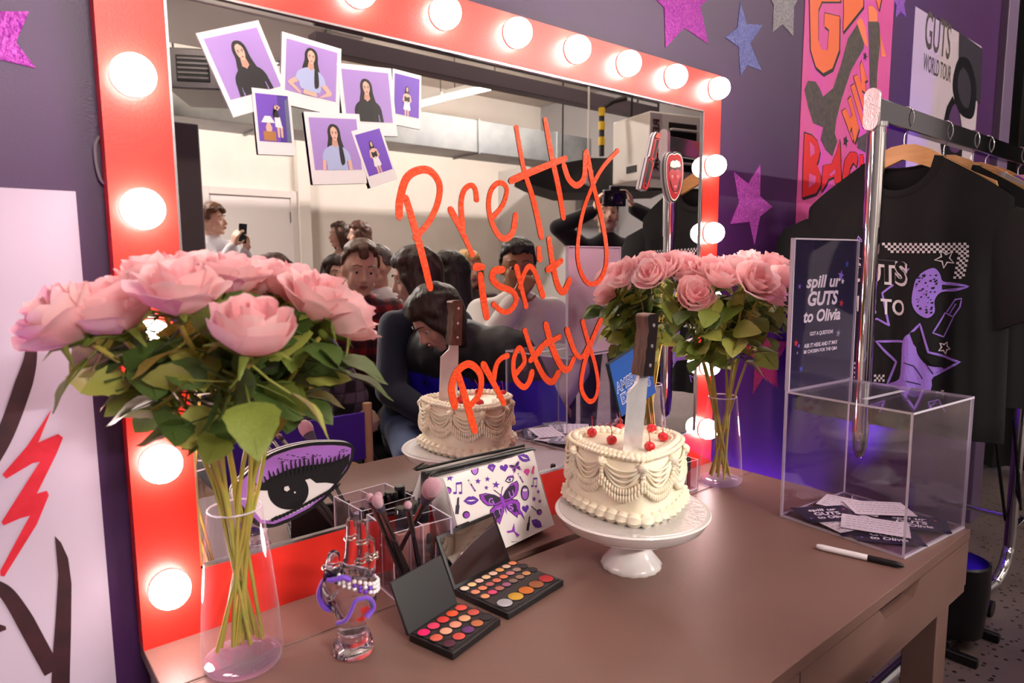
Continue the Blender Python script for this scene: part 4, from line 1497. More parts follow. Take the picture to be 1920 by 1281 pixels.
# ------------------------------------------------------------------ question box
BX, BY, BA, BW, BD, BH = 1.2536, -0.5535, -0.09, 0.236, 0.2435, 0.2574
box = thing('acrylic_box', 'clear acrylic question box half full of cards at the desk corner', 'box', (BX, BY, TZ), BA)
t_ = 0.0045
for a_, c_, nm in (((0, 0, 0.0005), (BW, BD, 0.005), 'bottom_panel'), ((0, 0, 0.005), (BW, t_, BH), 'side_panel'), ((0, BD - t_, 0.005), (BW, BD, BH), 'side_panel'), ((0, t_, 0.005), (t_, BD - t_, BH), 'side_panel'),
                   ((BW - t_, t_, 0.005), (BW, BD - t_, BH), 'side_panel')):
    m_ = MB()
    panel(m_, a_, c_)
    m_.build(nm, [M_acr, M_edge], box, smooth=0)
m_ = MB()
panel(m_, (0, 0, BH), (BW, BD, BH + 0.004))
m_.box2((0.045, BD * 0.42, BH + 0.0041), (BW - 0.05, BD * 0.46, BH + 0.0045), 1)
m_.build('lid', [M_acr, M_edge], box, smooth=0)
BM = T(BX, BY, TZ) @ RZ(BA)
# sign on the box, facing the viewer along the far edge
M_navy = mat('sign_print_navy', '#241f3e', 0.25)
M_paper = mat('white_paper', '#ece6ea', 0.6)
SH = 0.302
sign = thing('sign_holder', 'clear upright sign reading spill ur guts, standing on the acrylic box', 'sign', M=T(*(BM @ Vector((0, BD - 0.002, BH + 0.0045)))) @ RZ(BA))
m_ = MB()
panel(m_, (0, -0.006, 0), (BW, -0.003, SH))
m_.build('front_panel', [M_acr, M_edge], sign, smooth=0)
m_ = MB()
panel(m_, (0, 0.0, 0), (BW, 0.003, SH))
m_.build('back_panel', [M_acr, M_edge], sign, smooth=0)
m_ = MB()
for a_, c_ in (((0, -0.006, 0), (0.003, 0.003, SH)), ((BW - 0.003, -0.006, 0), (BW, 0.003, SH)), ((0, -0.006, SH - 0.003), (BW, 0.003, SH))):
    m_.box2(a_, c_)
m_.build('holder_edge', M_edge, sign, smooth=0)
sp = MB()
SM = frame((0, 0, 0), (1, 0, 0), (0, 0, 1))
sp.box2((0.004, -0.0021, 0.003), (BW - 0.004, -0.0016, SH - 0.004), 0)
sp.box2((0.004, -0.0015, 0.003), (BW - 0.004, -0.001, SH - 0.004), 1)
cxs = BW * 0.48
for tx, y, w_, h_, bo in (('spill ur', 0.212, 0.125, 0.034, 0.03), ('GUTS', 0.181, 0.110, 0.030, 0.035), ('to Olivia', 0.146, 0.135, 0.026, 0.03), ('GOT A QUESTION?', 0.109, 0.085, 0.0095, 0.02),
                          ('ASK IT HERE AND IT MAY', 0.086, 0.122, 0.0085, 0.02), ('BE CHOSEN FOR THE Q&A', 0.073, 0.122, 0.0085, 0.02)):
    text(sp, tx, cxs, y, w_, h_, 0.0024, 1, SM, bold=bo, shear=0.18 if h_ > 0.02 else 0.0)
for (x, y, r_, mi) in ((0.028, 0.207, 0.006, 3), (0.175, 0.226, 0.012, 3), (0.183, 0.214, 0.007, 1), (0.182, 0.168, 0.009, 2), (0.176, 0.104, 0.009, 4), (0.024, 0.094, 0.008, 2), (0.034, 0.088, 0.005, 3), (0.030, 0.074, 0.004, 4), (0.045, 0.040, 0.008, 5), (0.196, 0.250, 0.008, 5)):
    sp.poly(star(r_, 0.42, 5, 80, x, y), 0.0024, mi, SM)
sp.build('sign_print', [M_navy, M_paper, mat('star_red', '#d02a30', 0.5), mat('star_violet', '#8a6cd8', 0.5), mat('star_grey', '#8a869a', 0.5), mat('star_blue', '#3048b0', 0.5)], sign, smooth=0)
# cards lying in the box
cards = [((1541, 968), -28, 1, 'navy question card lying leftmost in the acrylic box'), ((1590, 948), -75, 0, 'white handwritten card at the back left of the box'), ((1648, 958), -42, 0, 'white handwritten card on top at the back right of the box'),
         ((1640, 990), -62, 0, 'white handwritten card lying across the middle of the box'), ((1600, 1000), -40, 1, 'navy question card under the middle white card'), ((1725, 985), -50, 1, 'navy question card at the right of the box'),
         ((1672, 1012), -48, 1, 'navy question card nearest the front corner of the box'), ((1575, 985), -15, 0, 'white card half under the leftmost navy card in the box'), ((1770, 988), -60, 1, 'navy question card furthest right in the box')]
BI = BM.inverted()
zc = 0.0052
order = [4, 6, 8, 5, 7, 1, 0, 3, 2]
for n_, k in enumerate(order):
    pp_, a, dark, lb = cards[k]
    q_ = BI @ on_z(pp_[0], pp_[1], TZ + 0.008)
    x, y = min(max(q_.x, 0.064), BW - 0.064), min(max(q_.y, 0.064), BD - 0.064)
    o = thing('question_card', lb, 'card', M=BM @ T(x, y, zc + 0.0011 * n_) @ RZ(R(a)), group='question cards in the acrylic box')
    MB().box2((-0.058, -0.039, 0), (0.058, 0.039, 0.0005)).build('card_paper', M_navy if dark else M_paper, o, smooth=0)
    m_ = MB()
    if dark:
        text(m_, 'spill ur', 0, 0.018, 0.062, 0.016, 0.0007, 0, None, bold=0.03, shear=0.2)
        text(m_, 'GUTS', 0, 0.000, 0.056, 0.016, 0.0007, 0, None, bold=0.03, shear=0.2)
        text(m_, 'to Olivia', 0, -0.018, 0.064, 0.014, 0.0007, 0, None, bold=0.03, shear=0.2)
        m_.poly(star(0.004, 0.42, 5, 90, 0.046, 0.018), 0.0007, 1)
        m_.poly(star(0.004, 0.42, 5, 90, -0.046, -0.020), 0.0007, 2)
    else:
        rq = random.Random(k)
        for r_ in range(5):
            y0 = 0.028 - 0.013 * r_
            x0 = -0.050
            while x0 < 0.040:
                L = rq.uniform(0.004, 0.010)
                pts = [(x0 + L * i / 6, y0 + rq.uniform(-0.0026, 0.0026)) for i in range(7)]
                m_.ribbon(pts, 0.0011, 0.0007, 3)
                x0 += L + 0.0025
    m_.build('writing', [M_paper, mat('star_red', '#d02a30'), mat('star_violet', '#8a6cd8'), mat('ink', '#2c2630', 0.6)], o, smooth=0)
# marker pen
pa, pb = Vector((1.1786, -0.4340, TZ + 0.0056)), Vector((1.2130, -0.5680, TZ + 0.0056))
pen = thing('marker_pen', 'white marker pen with black cap lying in front of the acrylic box', 'pen', M=zframe(pa, pb - pa))
L = (pb - pa).length
MB().lathe([(0.0025, 0), (0.0046, 0.002), (0.0055, 0.010), (0.0055, L * 0.60)], 18).build('barrel', M_wht, pen)
MB().lathe([(0.0053, L * 0.60), (0.0053, L * 0.90), (0.0040, L * 0.97), (0.0015, L)], 18).build('cap', M_blk, pen)
m_ = MB()
text(m_, 'Sharpie', L * 0.33, 0, 0.036, 0.0052, 0.0057, 0, frame((0, 0, 0), (0, 0, 1), (0.6, 1, 0)), bold=0.03, shear=0.2)
m_.build('lettering', M_pd, pen, smooth=0)

# ------------------------------------------------------------------ cut-outs stuck on the mirror
M_foam = mat('foam_board', '#cfc8cc', 0.6)
M_ink = mat('ink_black', '#121014', 0.4)


def scaled(poly, f, c=None):
    if c is None:
        c = (sum(p[0] for p in poly) / len(poly), sum(p[1] for p in poly) / len(poly))
    return [(c[0] + (x - c[0]) * f, c[1] + (y - c[1]) * f) for x, y in poly]


def cutout(name, label, cat, outline, z0, z1, layers, mats, group=None):
    """foam-board cut-out; outline and layers already in mirror coordinates"""
    cx = sum(p[0] for p in outline) / len(outline)
    cz = sum(p[1] for p in outline) / len(outline)
    o = thing(name, label, cat, M=T(cx, 0, cz), group=group)
    Mx = T(-cx, 0, -cz) @ MIRM
    MB().prism(outline, z0, z1, 0, Mx, side=1).build('board', [M_ink, M_foam], o, smooth=20)
    m_ = MB()
    for k, (poly, mi) in enumerate(layers):
        m_.poly(poly, z1 + 0.00025 * (k + 1), mi, Mx)
    m_.build('print', mats, o, smooth=0)
    return o


def cE(pts, z):
    return wp([(450 + x * 0.1874, 800 + y * 0.1874) for x, y in pts], -z)


ZE = 0.007
eye_out = curve_pts([(-70, 620), (30, 500), (170, 360), (330, 262), (520, 196), (720, 158), (920, 150), (1070, 160), (1140, 200), (1135, 300), (1090, 420), (1000, 540), (870, 710), (700, 845), (520, 940), (330, 1010), (180, 1000), (40, 880), (-60, 720)], 4, True)
lay = []
lay.append((cE([(-45, 610), (60, 500), (190, 380), (340, 290), (530, 225), (720, 192), (930, 185), (1060, 196), (1112, 215), (1105, 310), (1060, 420), (975, 530), (850, 690), (690, 815), (510, 910), (340, 975), (200, 965), (70, 850), (-30, 720)], ZE), 0))      # purple
lay.append((cE([(110, 700), (230, 560), (360, 480), (540, 430), (720, 400), (880, 370), (1010, 330), (1095, 290), (1085, 360), (1030, 460), (930, 585), (830, 690), (680, 790), (500, 880), (330, 945), (210, 930), (130, 830)], ZE), 2))   # white
lay.append((cE([(100, 680), (190, 590), (320, 500), (480, 430), (640, 390), (800, 375), (920, 350), (1020, 320), (1100, 270), (1085, 360), (1040, 440), (950, 575), (860, 560), (760, 565), (700, 520), (560, 560), (400, 600), (280, 640), (180, 640)], ZE), 1))   # lid
lay.append((cE(circ(480, 640, 205, 190, 36), ZE), 1))                        # iris
lq = random.Random(8)
for k in range(22):                                                        # lashes
    t = k / 21
    x0 = 190 + 860 * t
    y0 = 600 - 300 * t ** 0.75 + 20
    L = 120 * (0.6 + 0.6 * math.sin(PI * min(1, t * 1.2))) * lq.uniform(0.7, 1.2)
    dx = -40 + 60 * t
    lay.append((cE([(x0 - 14, y0 + 10), (x0 + dx - 5, y0 - L), (x0 + dx + 5, y0 - L), (x0 + 16, y0 + 10)], ZE), 1))
for k in range(18):                                                        # lower lashes and flecks
    t = k / 17
    x0, y0 = 290 + 620 * t, 930 - 330 * t ** 1.15
    lay.append((cE([(x0, y0 - 12), (x0 + 60, y0 - 52), (x0 + 66, y0 - 40), (x0 + 30, y0 + 6), (x0 + 8, y0 + 8)], ZE), 1))
for k in range(26):
    x0, y0 = lq.uniform(330, 1060), 0
    y0 = 300 - 0.12 * (x0 - 330) + lq.uniform(-28, 40)
    lay.append((cE([(x0, y0), (x0 + 22, y0 - 5), (x0 + 22, y0 + 4), (x0, y0 + 8)], ZE), 1))
lay.append((cE([(400, 575), (440, 565), (455, 600), (425, 620), (398, 605)], ZE), 2))
lay.append((cE([(495, 620), (512, 620), (512, 638), (495, 636)], ZE), 2))
cutout('eye_cutout', 'large purple and black eye cut-out stuck on the mirror bottom left', 'cut-out', cE(eye_out, ZE), 0.002, ZE, lay, [mat('cut_purple', '#9a62b8', 0.5), M_ink, mat('cut_white', '#d9d0d4', 0.5)])


def cL(pts, z):
    return wp([(1160 + x * 0.2342, 200 + y * 0.2342) for x, y in pts], -z)


ZL = 0.0075
lo = [(178, 655), (232, 405), (250, 395), (285, 235), (305, 200), (338, 212), (330, 265), (300, 400), (287, 455), (240, 655), (222, 675)]
cutout('lipstick_cutout', 'slanted red and black lipstick cut-out stuck near the mirror top right', 'cut-out', cL(lo, ZL), 0.001, ZL,
       [(cL([(188, 648), (240, 412), (282, 450), (235, 650), (218, 668)], ZL), 1), (cL([(195, 640), (242, 420), (272, 452), (226, 640), (215, 655)], ZL), 0),
        (cL([(250, 410), (283, 255), (328, 265), (296, 410), (270, 432)], ZL), 1), (cL([(272, 415), (300, 265), (322, 270), (290, 412)], ZL), 0), (cL([(252, 400), (283, 258), (292, 262), (266, 415)], ZL), 3), (cL([(288, 246), (308, 207), (332, 218), (326, 258)], ZL), 2),
        (cL([(192, 640), (205, 605), (225, 625), (215, 655)], ZL), 1), (cL([(198, 638), (207, 612), (220, 626), (213, 648)], ZL), 0)],
       [M_ink, mat('cut_red', '#d8202a', 0.4), mat('cut_orange', '#e84a34', 0.4), mat('cut_deep_red', '#8a1218', 0.4)])
mo = curve_pts([(375, 520), (378, 430), (395, 378), (425, 362), (445, 368), (468, 360), (500, 378), (516, 430), (520, 520), (512, 620), (490, 710), (462, 760), (440, 770), (415, 745), (392, 670), (380, 600)], 4, True)
mw = scaled(mo, 0.93)
mr = scaled(mo, 0.88)
mi_ = curve_pts([(400, 490), (405, 455), (445, 425), (490, 450), (498, 490), (492, 590), (478, 660), (448, 690), (420, 650), (405, 580)], 4, True)
tg = curve_pts([(402, 560), (405, 520), (425, 500), (447, 512), (470, 500), (490, 520), (492, 560), (478, 600), (468, 650), (446, 680), (426, 640), (415, 600)], 4, True)
cutout('mouth_cutout', 'open red mouth cut-out with teeth and tongue stuck on the mirror', 'cut-out', cL(mo, ZL), 0.001, ZL,
       [(cL(mw, ZL), 0), (cL(mr, ZL), 1), (cL(mi_, ZL), 2), (cL(tg, ZL), 3), (cL([(408, 478), (412, 445), (432, 430), (445, 436), (460, 428), (485, 442), (494, 475), (484, 485), (462, 486), (445, 490), (425, 488)], ZL), 0),
        (cL([(444, 520), (450, 520), (449, 600), (445, 600)], ZL), 1), (cL(circ(425, 560, 8, 14), ZL), 4), (cL(circ(468, 560, 7, 13), ZL), 4), (cL(circ(450, 690, 14, 5), ZL), 4), (cL(circ(448, 640, 12, 10), ZL), 4)],
       [mat('cut_white2', '#efe6e4', 0.4), mat('lip_red', '#b8242c', 0.3), mat('mouth_dark', '#3c0c10', 0.5), mat('tongue_red', '#bb3a46', 0.35), mat('tongue_light', '#d98088', 0.35)])
# blue card with the bank's name
card_c = [(1.0957, 1.0397), (1.2133, 1.0794), (1.257, 0.956), (1.1326, 0.9139)]
ca = math.atan2(0.0397 + 0.0421, 0.1176 + 0.1244)
ctr = (sum(p[0] for p in card_c) / 4, sum(p[1] for p in card_c) / 4)
o = thing('blue_sign_card', 'tilted blue lettered square card on the mirror behind the knife', 'sign', M=T(ctr[0], -0.003, ctr[1]))
Mx = frame((0, 0, 0), (math.cos(ca), 0, math.sin(ca)), (-math.sin(ca), 0, math.cos(ca)))
MB().box((0, 0, 0), (0.128, 0.131, 0.005), 0, Mx).build('board', mat('card_edge', '#2a3a4a', 0.5), o, smooth=0)
m_ = MB()
m_.poly([(-0.0632, -0.0647), (0.0632, -0.0647), (0.0632, 0.0647), (-0.0632, 0.0647)], 0.0028, 0, Mx)
for tx, y, w_ in (('AMERICAN', 0.004, 0.116), ('EXPRESS', -0.027, 0.100)):
    text(m_, tx, 0, y, w_ + 0.005, 0.0275, 0.0030, 1, Mx, bold=0.05, spacing=1.12)
    text(m_, tx, 0, y, w_ + 0.001, 0.0225, 0.0034, 0, Mx, bold=0.0, spacing=1.12)
m_.build('print', [mat('card_blue', '#2b62b4', 0.45), mat('card_white', '#e6e6f0', 0.5)], o, smooth=0)

# ------------------------------------------------------------------ instant photos on the mirror
M_pol = mat('photo_paper', '#e8dfe2', 0.35)
PM = [mat('photo_lilac', '#a383c8', 0.3), mat('photo_purple', '#6f45b8', 0.3), mat('photo_hair', '#1c1418', 0.3), mat('photo_skin', '#dcae9c', 0.3), mat('photo_black_top', '#17131a', 0.3), mat('photo_blue_top', '#aab2da', 0.3),
      mat('photo_white', '#e6dfe6', 0.3), mat('photo_lips', '#a0404a', 0.3), mat('photo_wood', '#a8703c', 0.3), mat('photo_grey_blue', '#5f6384', 0.3), mat('photo_indigo', '#4a2f8c', 0.3), mat('photo_face_shadow', '#c79583', 0.3)]


def bust(tone, top, hx=0.5, hy=0.66, s=1.0, lean=0.0, arms=False):
    """flat print of a young woman with long dark hair, unit frame"""
    L = []

    def P_(pts, mi):
        L.append(([(hx + s * (x + lean * y * 0.6), hy + s * y) for x, y in pts], mi))
    P_(curve_pts([(-0.02, 0.19), (0.08, 0.16), (0.13, 0.06), (0.14, -0.10), (0.19, -0.30), (0.22, -0.48), (0.10, -0.62), (-0.02, -0.60), (-0.16, -0.46), (-0.17, -0.25), (-0.13, -0.08), (-0.13, 0.05), (-0.09, 0.15)], 3, True), 2)
    P_([(-0.05, -0.10), (0.05, -0.10), (0.07, -0.24), (0.0, -0.30), (-0.07, -0.24)], 11)
    if arms:
        P_([(-0.18, -0.38), (-0.24, -0.40), (-0.44, -0.58), (-0.42, -0.63), (-0.20, -0.78), (-0.18, -0.74), (-0.34, -0.60), (-0.18, -0.50)], 3)
        P_([(0.18, -0.36), (0.26, -0.42), (0.44, -0.62), (0.43, -0.68), (0.20, -0.84), (0.18, -0.79), (0.34, -0.64), (0.20, -0.52)], 3)
        P_([(-0.12, -0.62), (0.12, -0.64), (0.14, -0.84), (-0.14, -0.80)], 3)
        P_([(-0.16, -0.76), (0.16, -0.82), (0.16, -1.0), (-0.16, -1.0)], 10)
    P_(curve_pts([(-0.06, -0.22), (-0.18, -0.27), (-0.27, -0.36), (-0.30, -0.50), (-0.22, -0.53), (-0.19, -0.66), (0.19, -0.68), (0.21, -0.53), (0.30, -0.50), (0.27, -0.36), (0.18, -0.27), (0.06, -0.22), (0.0, -0.27)], 2, True), top)
    if not arms:
        P_([(-0.21, -0.6), (0.21, -0.6), (0.22, -1.0), (-0.22, -1.0)], top)
        P_([(-0.30, -0.50), (-0.23, -0.52), (-0.25, -1.0), (-0.32, -1.0)], 3 if top == 5 else top)
        P_([(0.30, -0.50), (0.23, -0.52), (0.25, -1.0), (0.32, -1.0)], 3 if top == 5 else top)
    P_(curve_pts([(0.0, 0.135), (0.065, 0.10), (0.075, 0.0), (0.05, -0.09), (0.005, -0.135), (-0.045, -0.09), (-0.075, 0.0), (-0.062, 0.10)], 3, True), 3)
    P_(curve_pts([(0.02, 0.17), (0.10, 0.10), (0.115, -0.08), (0.15, -0.30), (0.17, -0.55), (0.09, -0.60), (0.07, -0.35), (0.075, -0.05), (0.06, 0.08), (0.0, 0.14)], 3, True), 2)
    P_([(-0.055, 0.025), (-0.018, 0.02), (-0.02, 0.035), (-0.05, 0.042)], 2)
    P_([(0.055, 0.025), (0.018, 0.02), (0.02, 0.035), (0.05, 0.042)], 2)
    P_(circ(-0.035, 0.004, 0.016, 0.007, 8), 2)
    P_(circ(0.035, 0.004, 0.016, 0.007, 8), 2)
    P_([(-0.006, -0.045), (0.010, -0.045), (0.004, -0.02)], 11)
    P_(circ(0.003, -0.078, 0.024, 0.010, 10), 7)
    return L


def standing(hx=0.5, s=1.0, hy=0.66):
    L = []

    def P_(pts, mi):
        L.append(([(hx + s * x, hy + s * y) for x, y in pts], mi))
    for sx in (-1, 1):
        P_([(0.01 * sx, -0.42), (0.09 * sx, -0.42), (0.085 * sx, -0.66), (0.02 * sx, -0.66)], 3)
    P_([(-0.09, 0.0), (-0.06, 0.10), (0.0, 0.13), (0.06, 0.10), (0.08, -0.02), (0.10, -0.14), (-0.10, -0.14)], 2)
    P_([(-0.15, -0.10), (-0.05, -0.06), (0.05, -0.06), (0.15, -0.10), (0.19, -0.24), (0.06, -0.34), (-0.06, -0.34), (-0.19, -0.24)], 3)
    P_([(-0.11, -0.13), (0.0, -0.16), (0.11, -0.13), (0.10, -0.28), (-0.10, -0.28)], 4)
    P_([(-0.10, -0.27), (0.10, -0.27), (0.15, -0.47), (0.09, -0.50), (0.0, -0.48), (-0.09, -0.50), (-0.15, -0.47)], 6)
    P_(circ(0.0, -0.28, 0.045, 0.03, 10), 3)
    P_(circ(0.0, 0.04, 0.042, 0.062, 14), 3)
    P_(circ(0.0, 0.005, 0.014, 0.006, 8), 7)
    P_([(-0.03, 0.045), (-0.012, 0.045), (-0.012, 0.052), (-0.03, 0.052)], 2)
    P_([(0.03, 0.045), (0.012, 0.045), (0.012, 0.052), (0.03, 0.052)], 2)
    return L


def lamp_scene():
    L = [([(0.66, 0.0), (1, 0), (1, 1), (0.66, 1)], 10), ([(0.86, 0), (1, 0), (1, 0.95), (0.88, 0.9)], 9)]
    L.append(([(0.14, 0.02), (0.52, 0.02), (0.52, 0.22), (0.14, 0.22)], 8))
    L.append(([(0.24, 0.22), (0.40, 0.22), (0.42, 0.30), (0.36, 0.40), (0.28, 0.40), (0.22, 0.30)], 3))
    L.append(([(0.10, 0.40), (0.52, 0.40), (0.40, 0.54), (0.22, 0.54)], 6))
    for x in (0.58, 0.68):
        L.append(([(x, 0.10), (x + 0.06, 0.10), (x + 0.07, 0.34), (x - 0.01, 0.34)], 3))
    L.append(([(0.52, 0.32), (0.74, 0.30), (0.68, 0.54), (0.52, 0.54)], 6))
    L.append(([(0.48, 0.52), (0.66, 0.52), (0.64, 0.70), (0.50, 0.70)], 4))
    L.append(([(0.46, 0.56), (0.50, 0.56), (0.52, 0.78), (0.62, 0.76), (0.62, 0.68), (0.50, 0.66)], 2))
    L.append((circ(0.565, 0.73, 0.035, 0.045, 10), 3))
    L.append(([(0.62, 0.66), (0.72, 0.74), (0.60, 0.79), (0.60, 0.76), (0.67, 0.73), (0.60, 0.69)], 3))
    return L


def cP(pts):
    return wp([(300 + x * 0.28108, y * 0.28108) for x, y in pts], 0.0)


pols = [
    ('leftmost', 'large tilted instant photo furthest left, woman in black looking back', (237, 225), (652, 137), (490, 785), 0.0015, 0, bust(0, 4, 0.52, 0.68, 1.02, 0.0)),
    ('second', 'instant photo of a woman in a pale blue top with hands on her hips', (810, 213), (1205, 330), (798, 690), 0.0022, 0, bust(0, 5, 0.48, 0.76, 0.98, 0.0, True)),
    ('third', 'instant photo of a woman in a black tee, right of the hands-on-hips photo', (1172, 422), (1535, 460), (1200, 900), 0.0029, 0, bust(0, 4, 0.48, 0.66, 0.98)),
    ('small right', 'small narrow instant photo furthest right, woman in a white skirt', (1548, 458), (1740, 508), (1528, 825), 0.0015, 1, standing(0.5, 0.98, 0.62)),
    ('small left', 'small narrow instant photo with a lamp and a seated figure, lowest on the left', (605, 588), (858, 615), (628, 1030), 0.0036, 1, lamp_scene()),
    ('lower', 'large instant photo of a woman in a pale blue tee, lowest in the middle', (950, 748), (1320, 765), (968, 1235), 0.0043, 0, bust(0, 5, 0.48, 0.70, 1.0)),
    ('lower right', 'small tilted instant photo at the lower right of the group', (1265, 880), (1455, 828), (1392, 1260), 0.0052, 1, standing(0.48, 1.0, 0.66)),
]
for nm, lb, tl, tr, bl, z0, bgk, art in pols:
    a_, b_, c_ = cP([tl, tr, bl])
    ex = (b_[0] - a_[0], b_[1] - a_[1])
    W_ = math.hypot(*ex)
    ex = (ex[0] / W_, ex[1] / W_)
    dn = (ex[1], -ex[0])
    H_ = (c_[0] - a_[0]) * dn[0] + (c_[1] - a_[1]) * dn[1]
    cc = (a_[0] + ex[0] * W_ / 2 + dn[0] * H_ / 2, a_[1] + ex[1] * W_ / 2 + dn[1] * H_ / 2)
    o = thing('instant_photo', lb, 'photo', M=T(cc[0], -z0, cc[1]), group='instant photos on the mirror')
    Mx = frame((0, 0, 0), (ex[0], 0, ex[1]), (-dn[0], 0, -dn[1]))
    MB().box((0, 0, 0.0), (W_, H_, 0.0007), 0, Mx).build('photo_border', M_pol, o, smooth=0)
    small = W_ < 0.11
    iw, top_, bot = W_ * (0.88 if not small else 0.86), H_ * 0.075, H_ * 0.20
    x0, y0, ih = -iw / 2, -H_ / 2 + bot, H_ - bot - top_
    m_ = MB()
    m_.poly([(x0, y0), (x0 + iw, y0), (x0 + iw, y0 + ih), (x0, y0 + ih)], 0.0006, bgk, Mx)

    def clip(p):
        return (x0 + min(max(p[0], 0), 1) * iw, y0 + min(max(p[1], 0), 1) * ih)
    for k, (pts, mi) in enumerate(art):
        q = [clip(p) for p in pts]
        ar = sum(q[i][0] * q[(i + 1) % len(q)][1] - q[(i + 1) % len(q)][0] * q[i][1] for i in range(len(q)))
        if abs(ar) > 1e-7:
            m_.poly(q, 0.0008 + 0.00009 * k, mi, Mx)
    m_.build('picture', PM, o, smooth=0)

# ------------------------------------------------------------------ wall decorations


def glitter(name, col, col2):
    return mat(name, col, 0.35, 0.35, var=col2, scale=160, bump=0.8, bscale=220)


GM = glitter('glitter_magenta', '#a83ab0', '#cc5cc8')
GB = glitter('glitter_blue', '#6a70b8', '#8c90cc')
GS = glitter('glitter_silver', '#8e8a94', '#b2aeb8')
GP = glitter('glitter_violet', '#8a50b8', '#a870cc')
GR = glitter('glitter_red', '#8e1c2a', '#b02c36')


def wall_star(label, pts, m_):
    q = wp(pts)
    cx, cz = sum(p[0] for p in q) / len(q), sum(p[1] for p in q) / len(q)
    o = MB().prism([(p[0] - cx, p[1] - cz) for p in q], 0.0002, 0.0016).build('wall_star', m_, M=frame((cx, 0.0298, cz), (1, 0, 0), (0, 0, 1)), smooth=20)
    tag(o, label, 'star', 'glitter stars on the purple wall')


def star5(cx, cy_, pts_px):
    return pts_px


wall_star('magenta glitter star cut off by the picture top, right of the bulbs', [(1283, -75), (1302, -28), (1350, -22), (1312, 12), (1327, 82), (1282, 52), (1247, 90), (1245, 15), (1208, -22), (1258, -30)], GM)
wall_star('pale blue glitter star right of the mirror top corner', [(1387, 4), (1399, 45), (1429, 47), (1406, 82), (1427, 133), (1400, 122), (1388, 142), (1384, 88), (1359, 70), (1382, 52)], GB)
wall_star('silver glitter star at the picture top between blue star and pink poster', [(1472, -62), (1480, -28), (1510, -28), (1488, 12), (1486, 68), (1466, 46), (1448, 60), (1450, 10), (1432, -25), (1460, -30)], GS)
wall_star('magenta glitter star on the wall above the far roses', [(1425, 308), (1424, 368), (1447, 388), (1424, 406), (1414, 458), (1405, 416), (1369, 420), (1385, 380), (1376, 323), (1402, 345)], GM)
wall_star('red glitter star behind the far roses', [(1432, 590), (1440, 640), (1478, 640), (1455, 680), (1458, 728), (1430, 708), (1411, 738), (1416, 680), (1398, 650), (1422, 640)], GR)
wall_star('small violet glitter star at the picture top beside the pink poster', [(1688, -40), (1690, -14), (1702, -12), (1694, 8), (1698, 32), (1688, 22), (1678, 34), (1680, 10), (1670, -8), (1682, -14)], GP)
wall_star('magenta glitter star high on the wall at the far left', [(-60, 10), (-25, 15), (0, 22), (54, 22), (30, 80), (67, 128), (0, 112), (-40, 150), (-45, 100), (-80, 70)], GM)

# white board with brush strokes, far left
q = wp([(-190, 352), (145, 360), (216, 1300), (-400, 1300)])
bx1 = 0.5 * (q[1][0] + wp([(213, 1281)])[0][0])
o = thing('brush_art_board', 'white board with red and black brush strokes left of the mirror', 'poster', M=T(-0.15, 0.029, 0.95))
Mx = T(0.15, 0, -0.95) @ frame((0, 0, 0), (1, 0, 0), (0, 0, 1))
MB().box2((-0.42, 0.45, 0.0), (bx1, q[1][1], 0.005), 0, Mx).build('board', mat('poster_white', '#bfaec4', 0.6), o, smooth=0)
m_ = MB()
M_maroon = mat('paint_maroon', '#2a0d16', 0.6, var='#3a1420', scale=40)
M_pred = mat('paint_red', '#c4142a', 0.55, var='#d02038', scale=50)


def cW(pts):
    return [(x * 0.5322, 600 + y * 0.5316) for x, y in pts]


m_.ribbon(wp(curve_pts(cW([(112, 30), (108, 130), (85, 220), (40, 350), (0, 440), (-60, 540)]), 5), 0.024), [0.008 + 0.010 * min(1, i / 10) for i in range(26)], 0.0056, 0, Mx)
m_.poly(wp(cW([(183, 312), (135, 432), (205, 402), (222, 415), (200, 470), (130, 612), (165, 602), (172, 618), (130, 720), (15, 905), (2, 902), (0, 885), (105, 690), (70, 700), (12, 725), (5, 712), (140, 500), (115, 505), (22, 560), (8, 545), (95, 445)]), 0.024), 0.0058, 1, Mx)
m_.poly(wp(cW([(193, 762), (215, 785), (240, 840), (252, 930), (250, 1100), (244, 1340), (178, 1340), (184, 1200), (196, 1050), (205, 900)]), 0.024), 0.0058, 0, Mx)
m_.ribbon(wp(curve_pts(cW([(-30, 930), (20, 960), (70, 1030), (120, 1120), (185, 1240)]), 5), 0.024), [0.012 + 0.006 * min(1, i / 12) for i in range(21)], 0.0060, 0, Mx)
m_.poly(wp(cW([(-10, 1070), (20, 1080), (22, 1092), (-10, 1105)]), 0.024), 0.0058, 0, Mx)
m_.build('brush_strokes', [M_maroon, M_pred], o, smooth=0)

# pink lettered poster
p0, p1 = wp([(1495, 330)])[0], wp([(1672, 60)])[0]
px0, px1 = p0[0], p1[0]
o = thing('pink_poster', 'tall pink poster with boots and orange red lettering behind the clothes rack', 'poster', M=T((px0 + px1) / 2, 0.0295, 1.85))
Mx = T(-(px0 + px1) / 2, 0, -1.85) @ frame((0, 0, 0), (1, 0, 0), (0, 0, 1))
MB().box2((px0, 1.25, 0), (px1, 2.28, 0.0015), 0, Mx).build('poster_sheet', mat('poster_pink', '#d2509a', 0.35, var='#d65aa0', scale=8, bump=0.15, bscale=60), o, smooth=0)


def cG(pts):
    return wp([(1440 + x * 0.3121, y * 0.3123) for x, y in pts], 0.028)


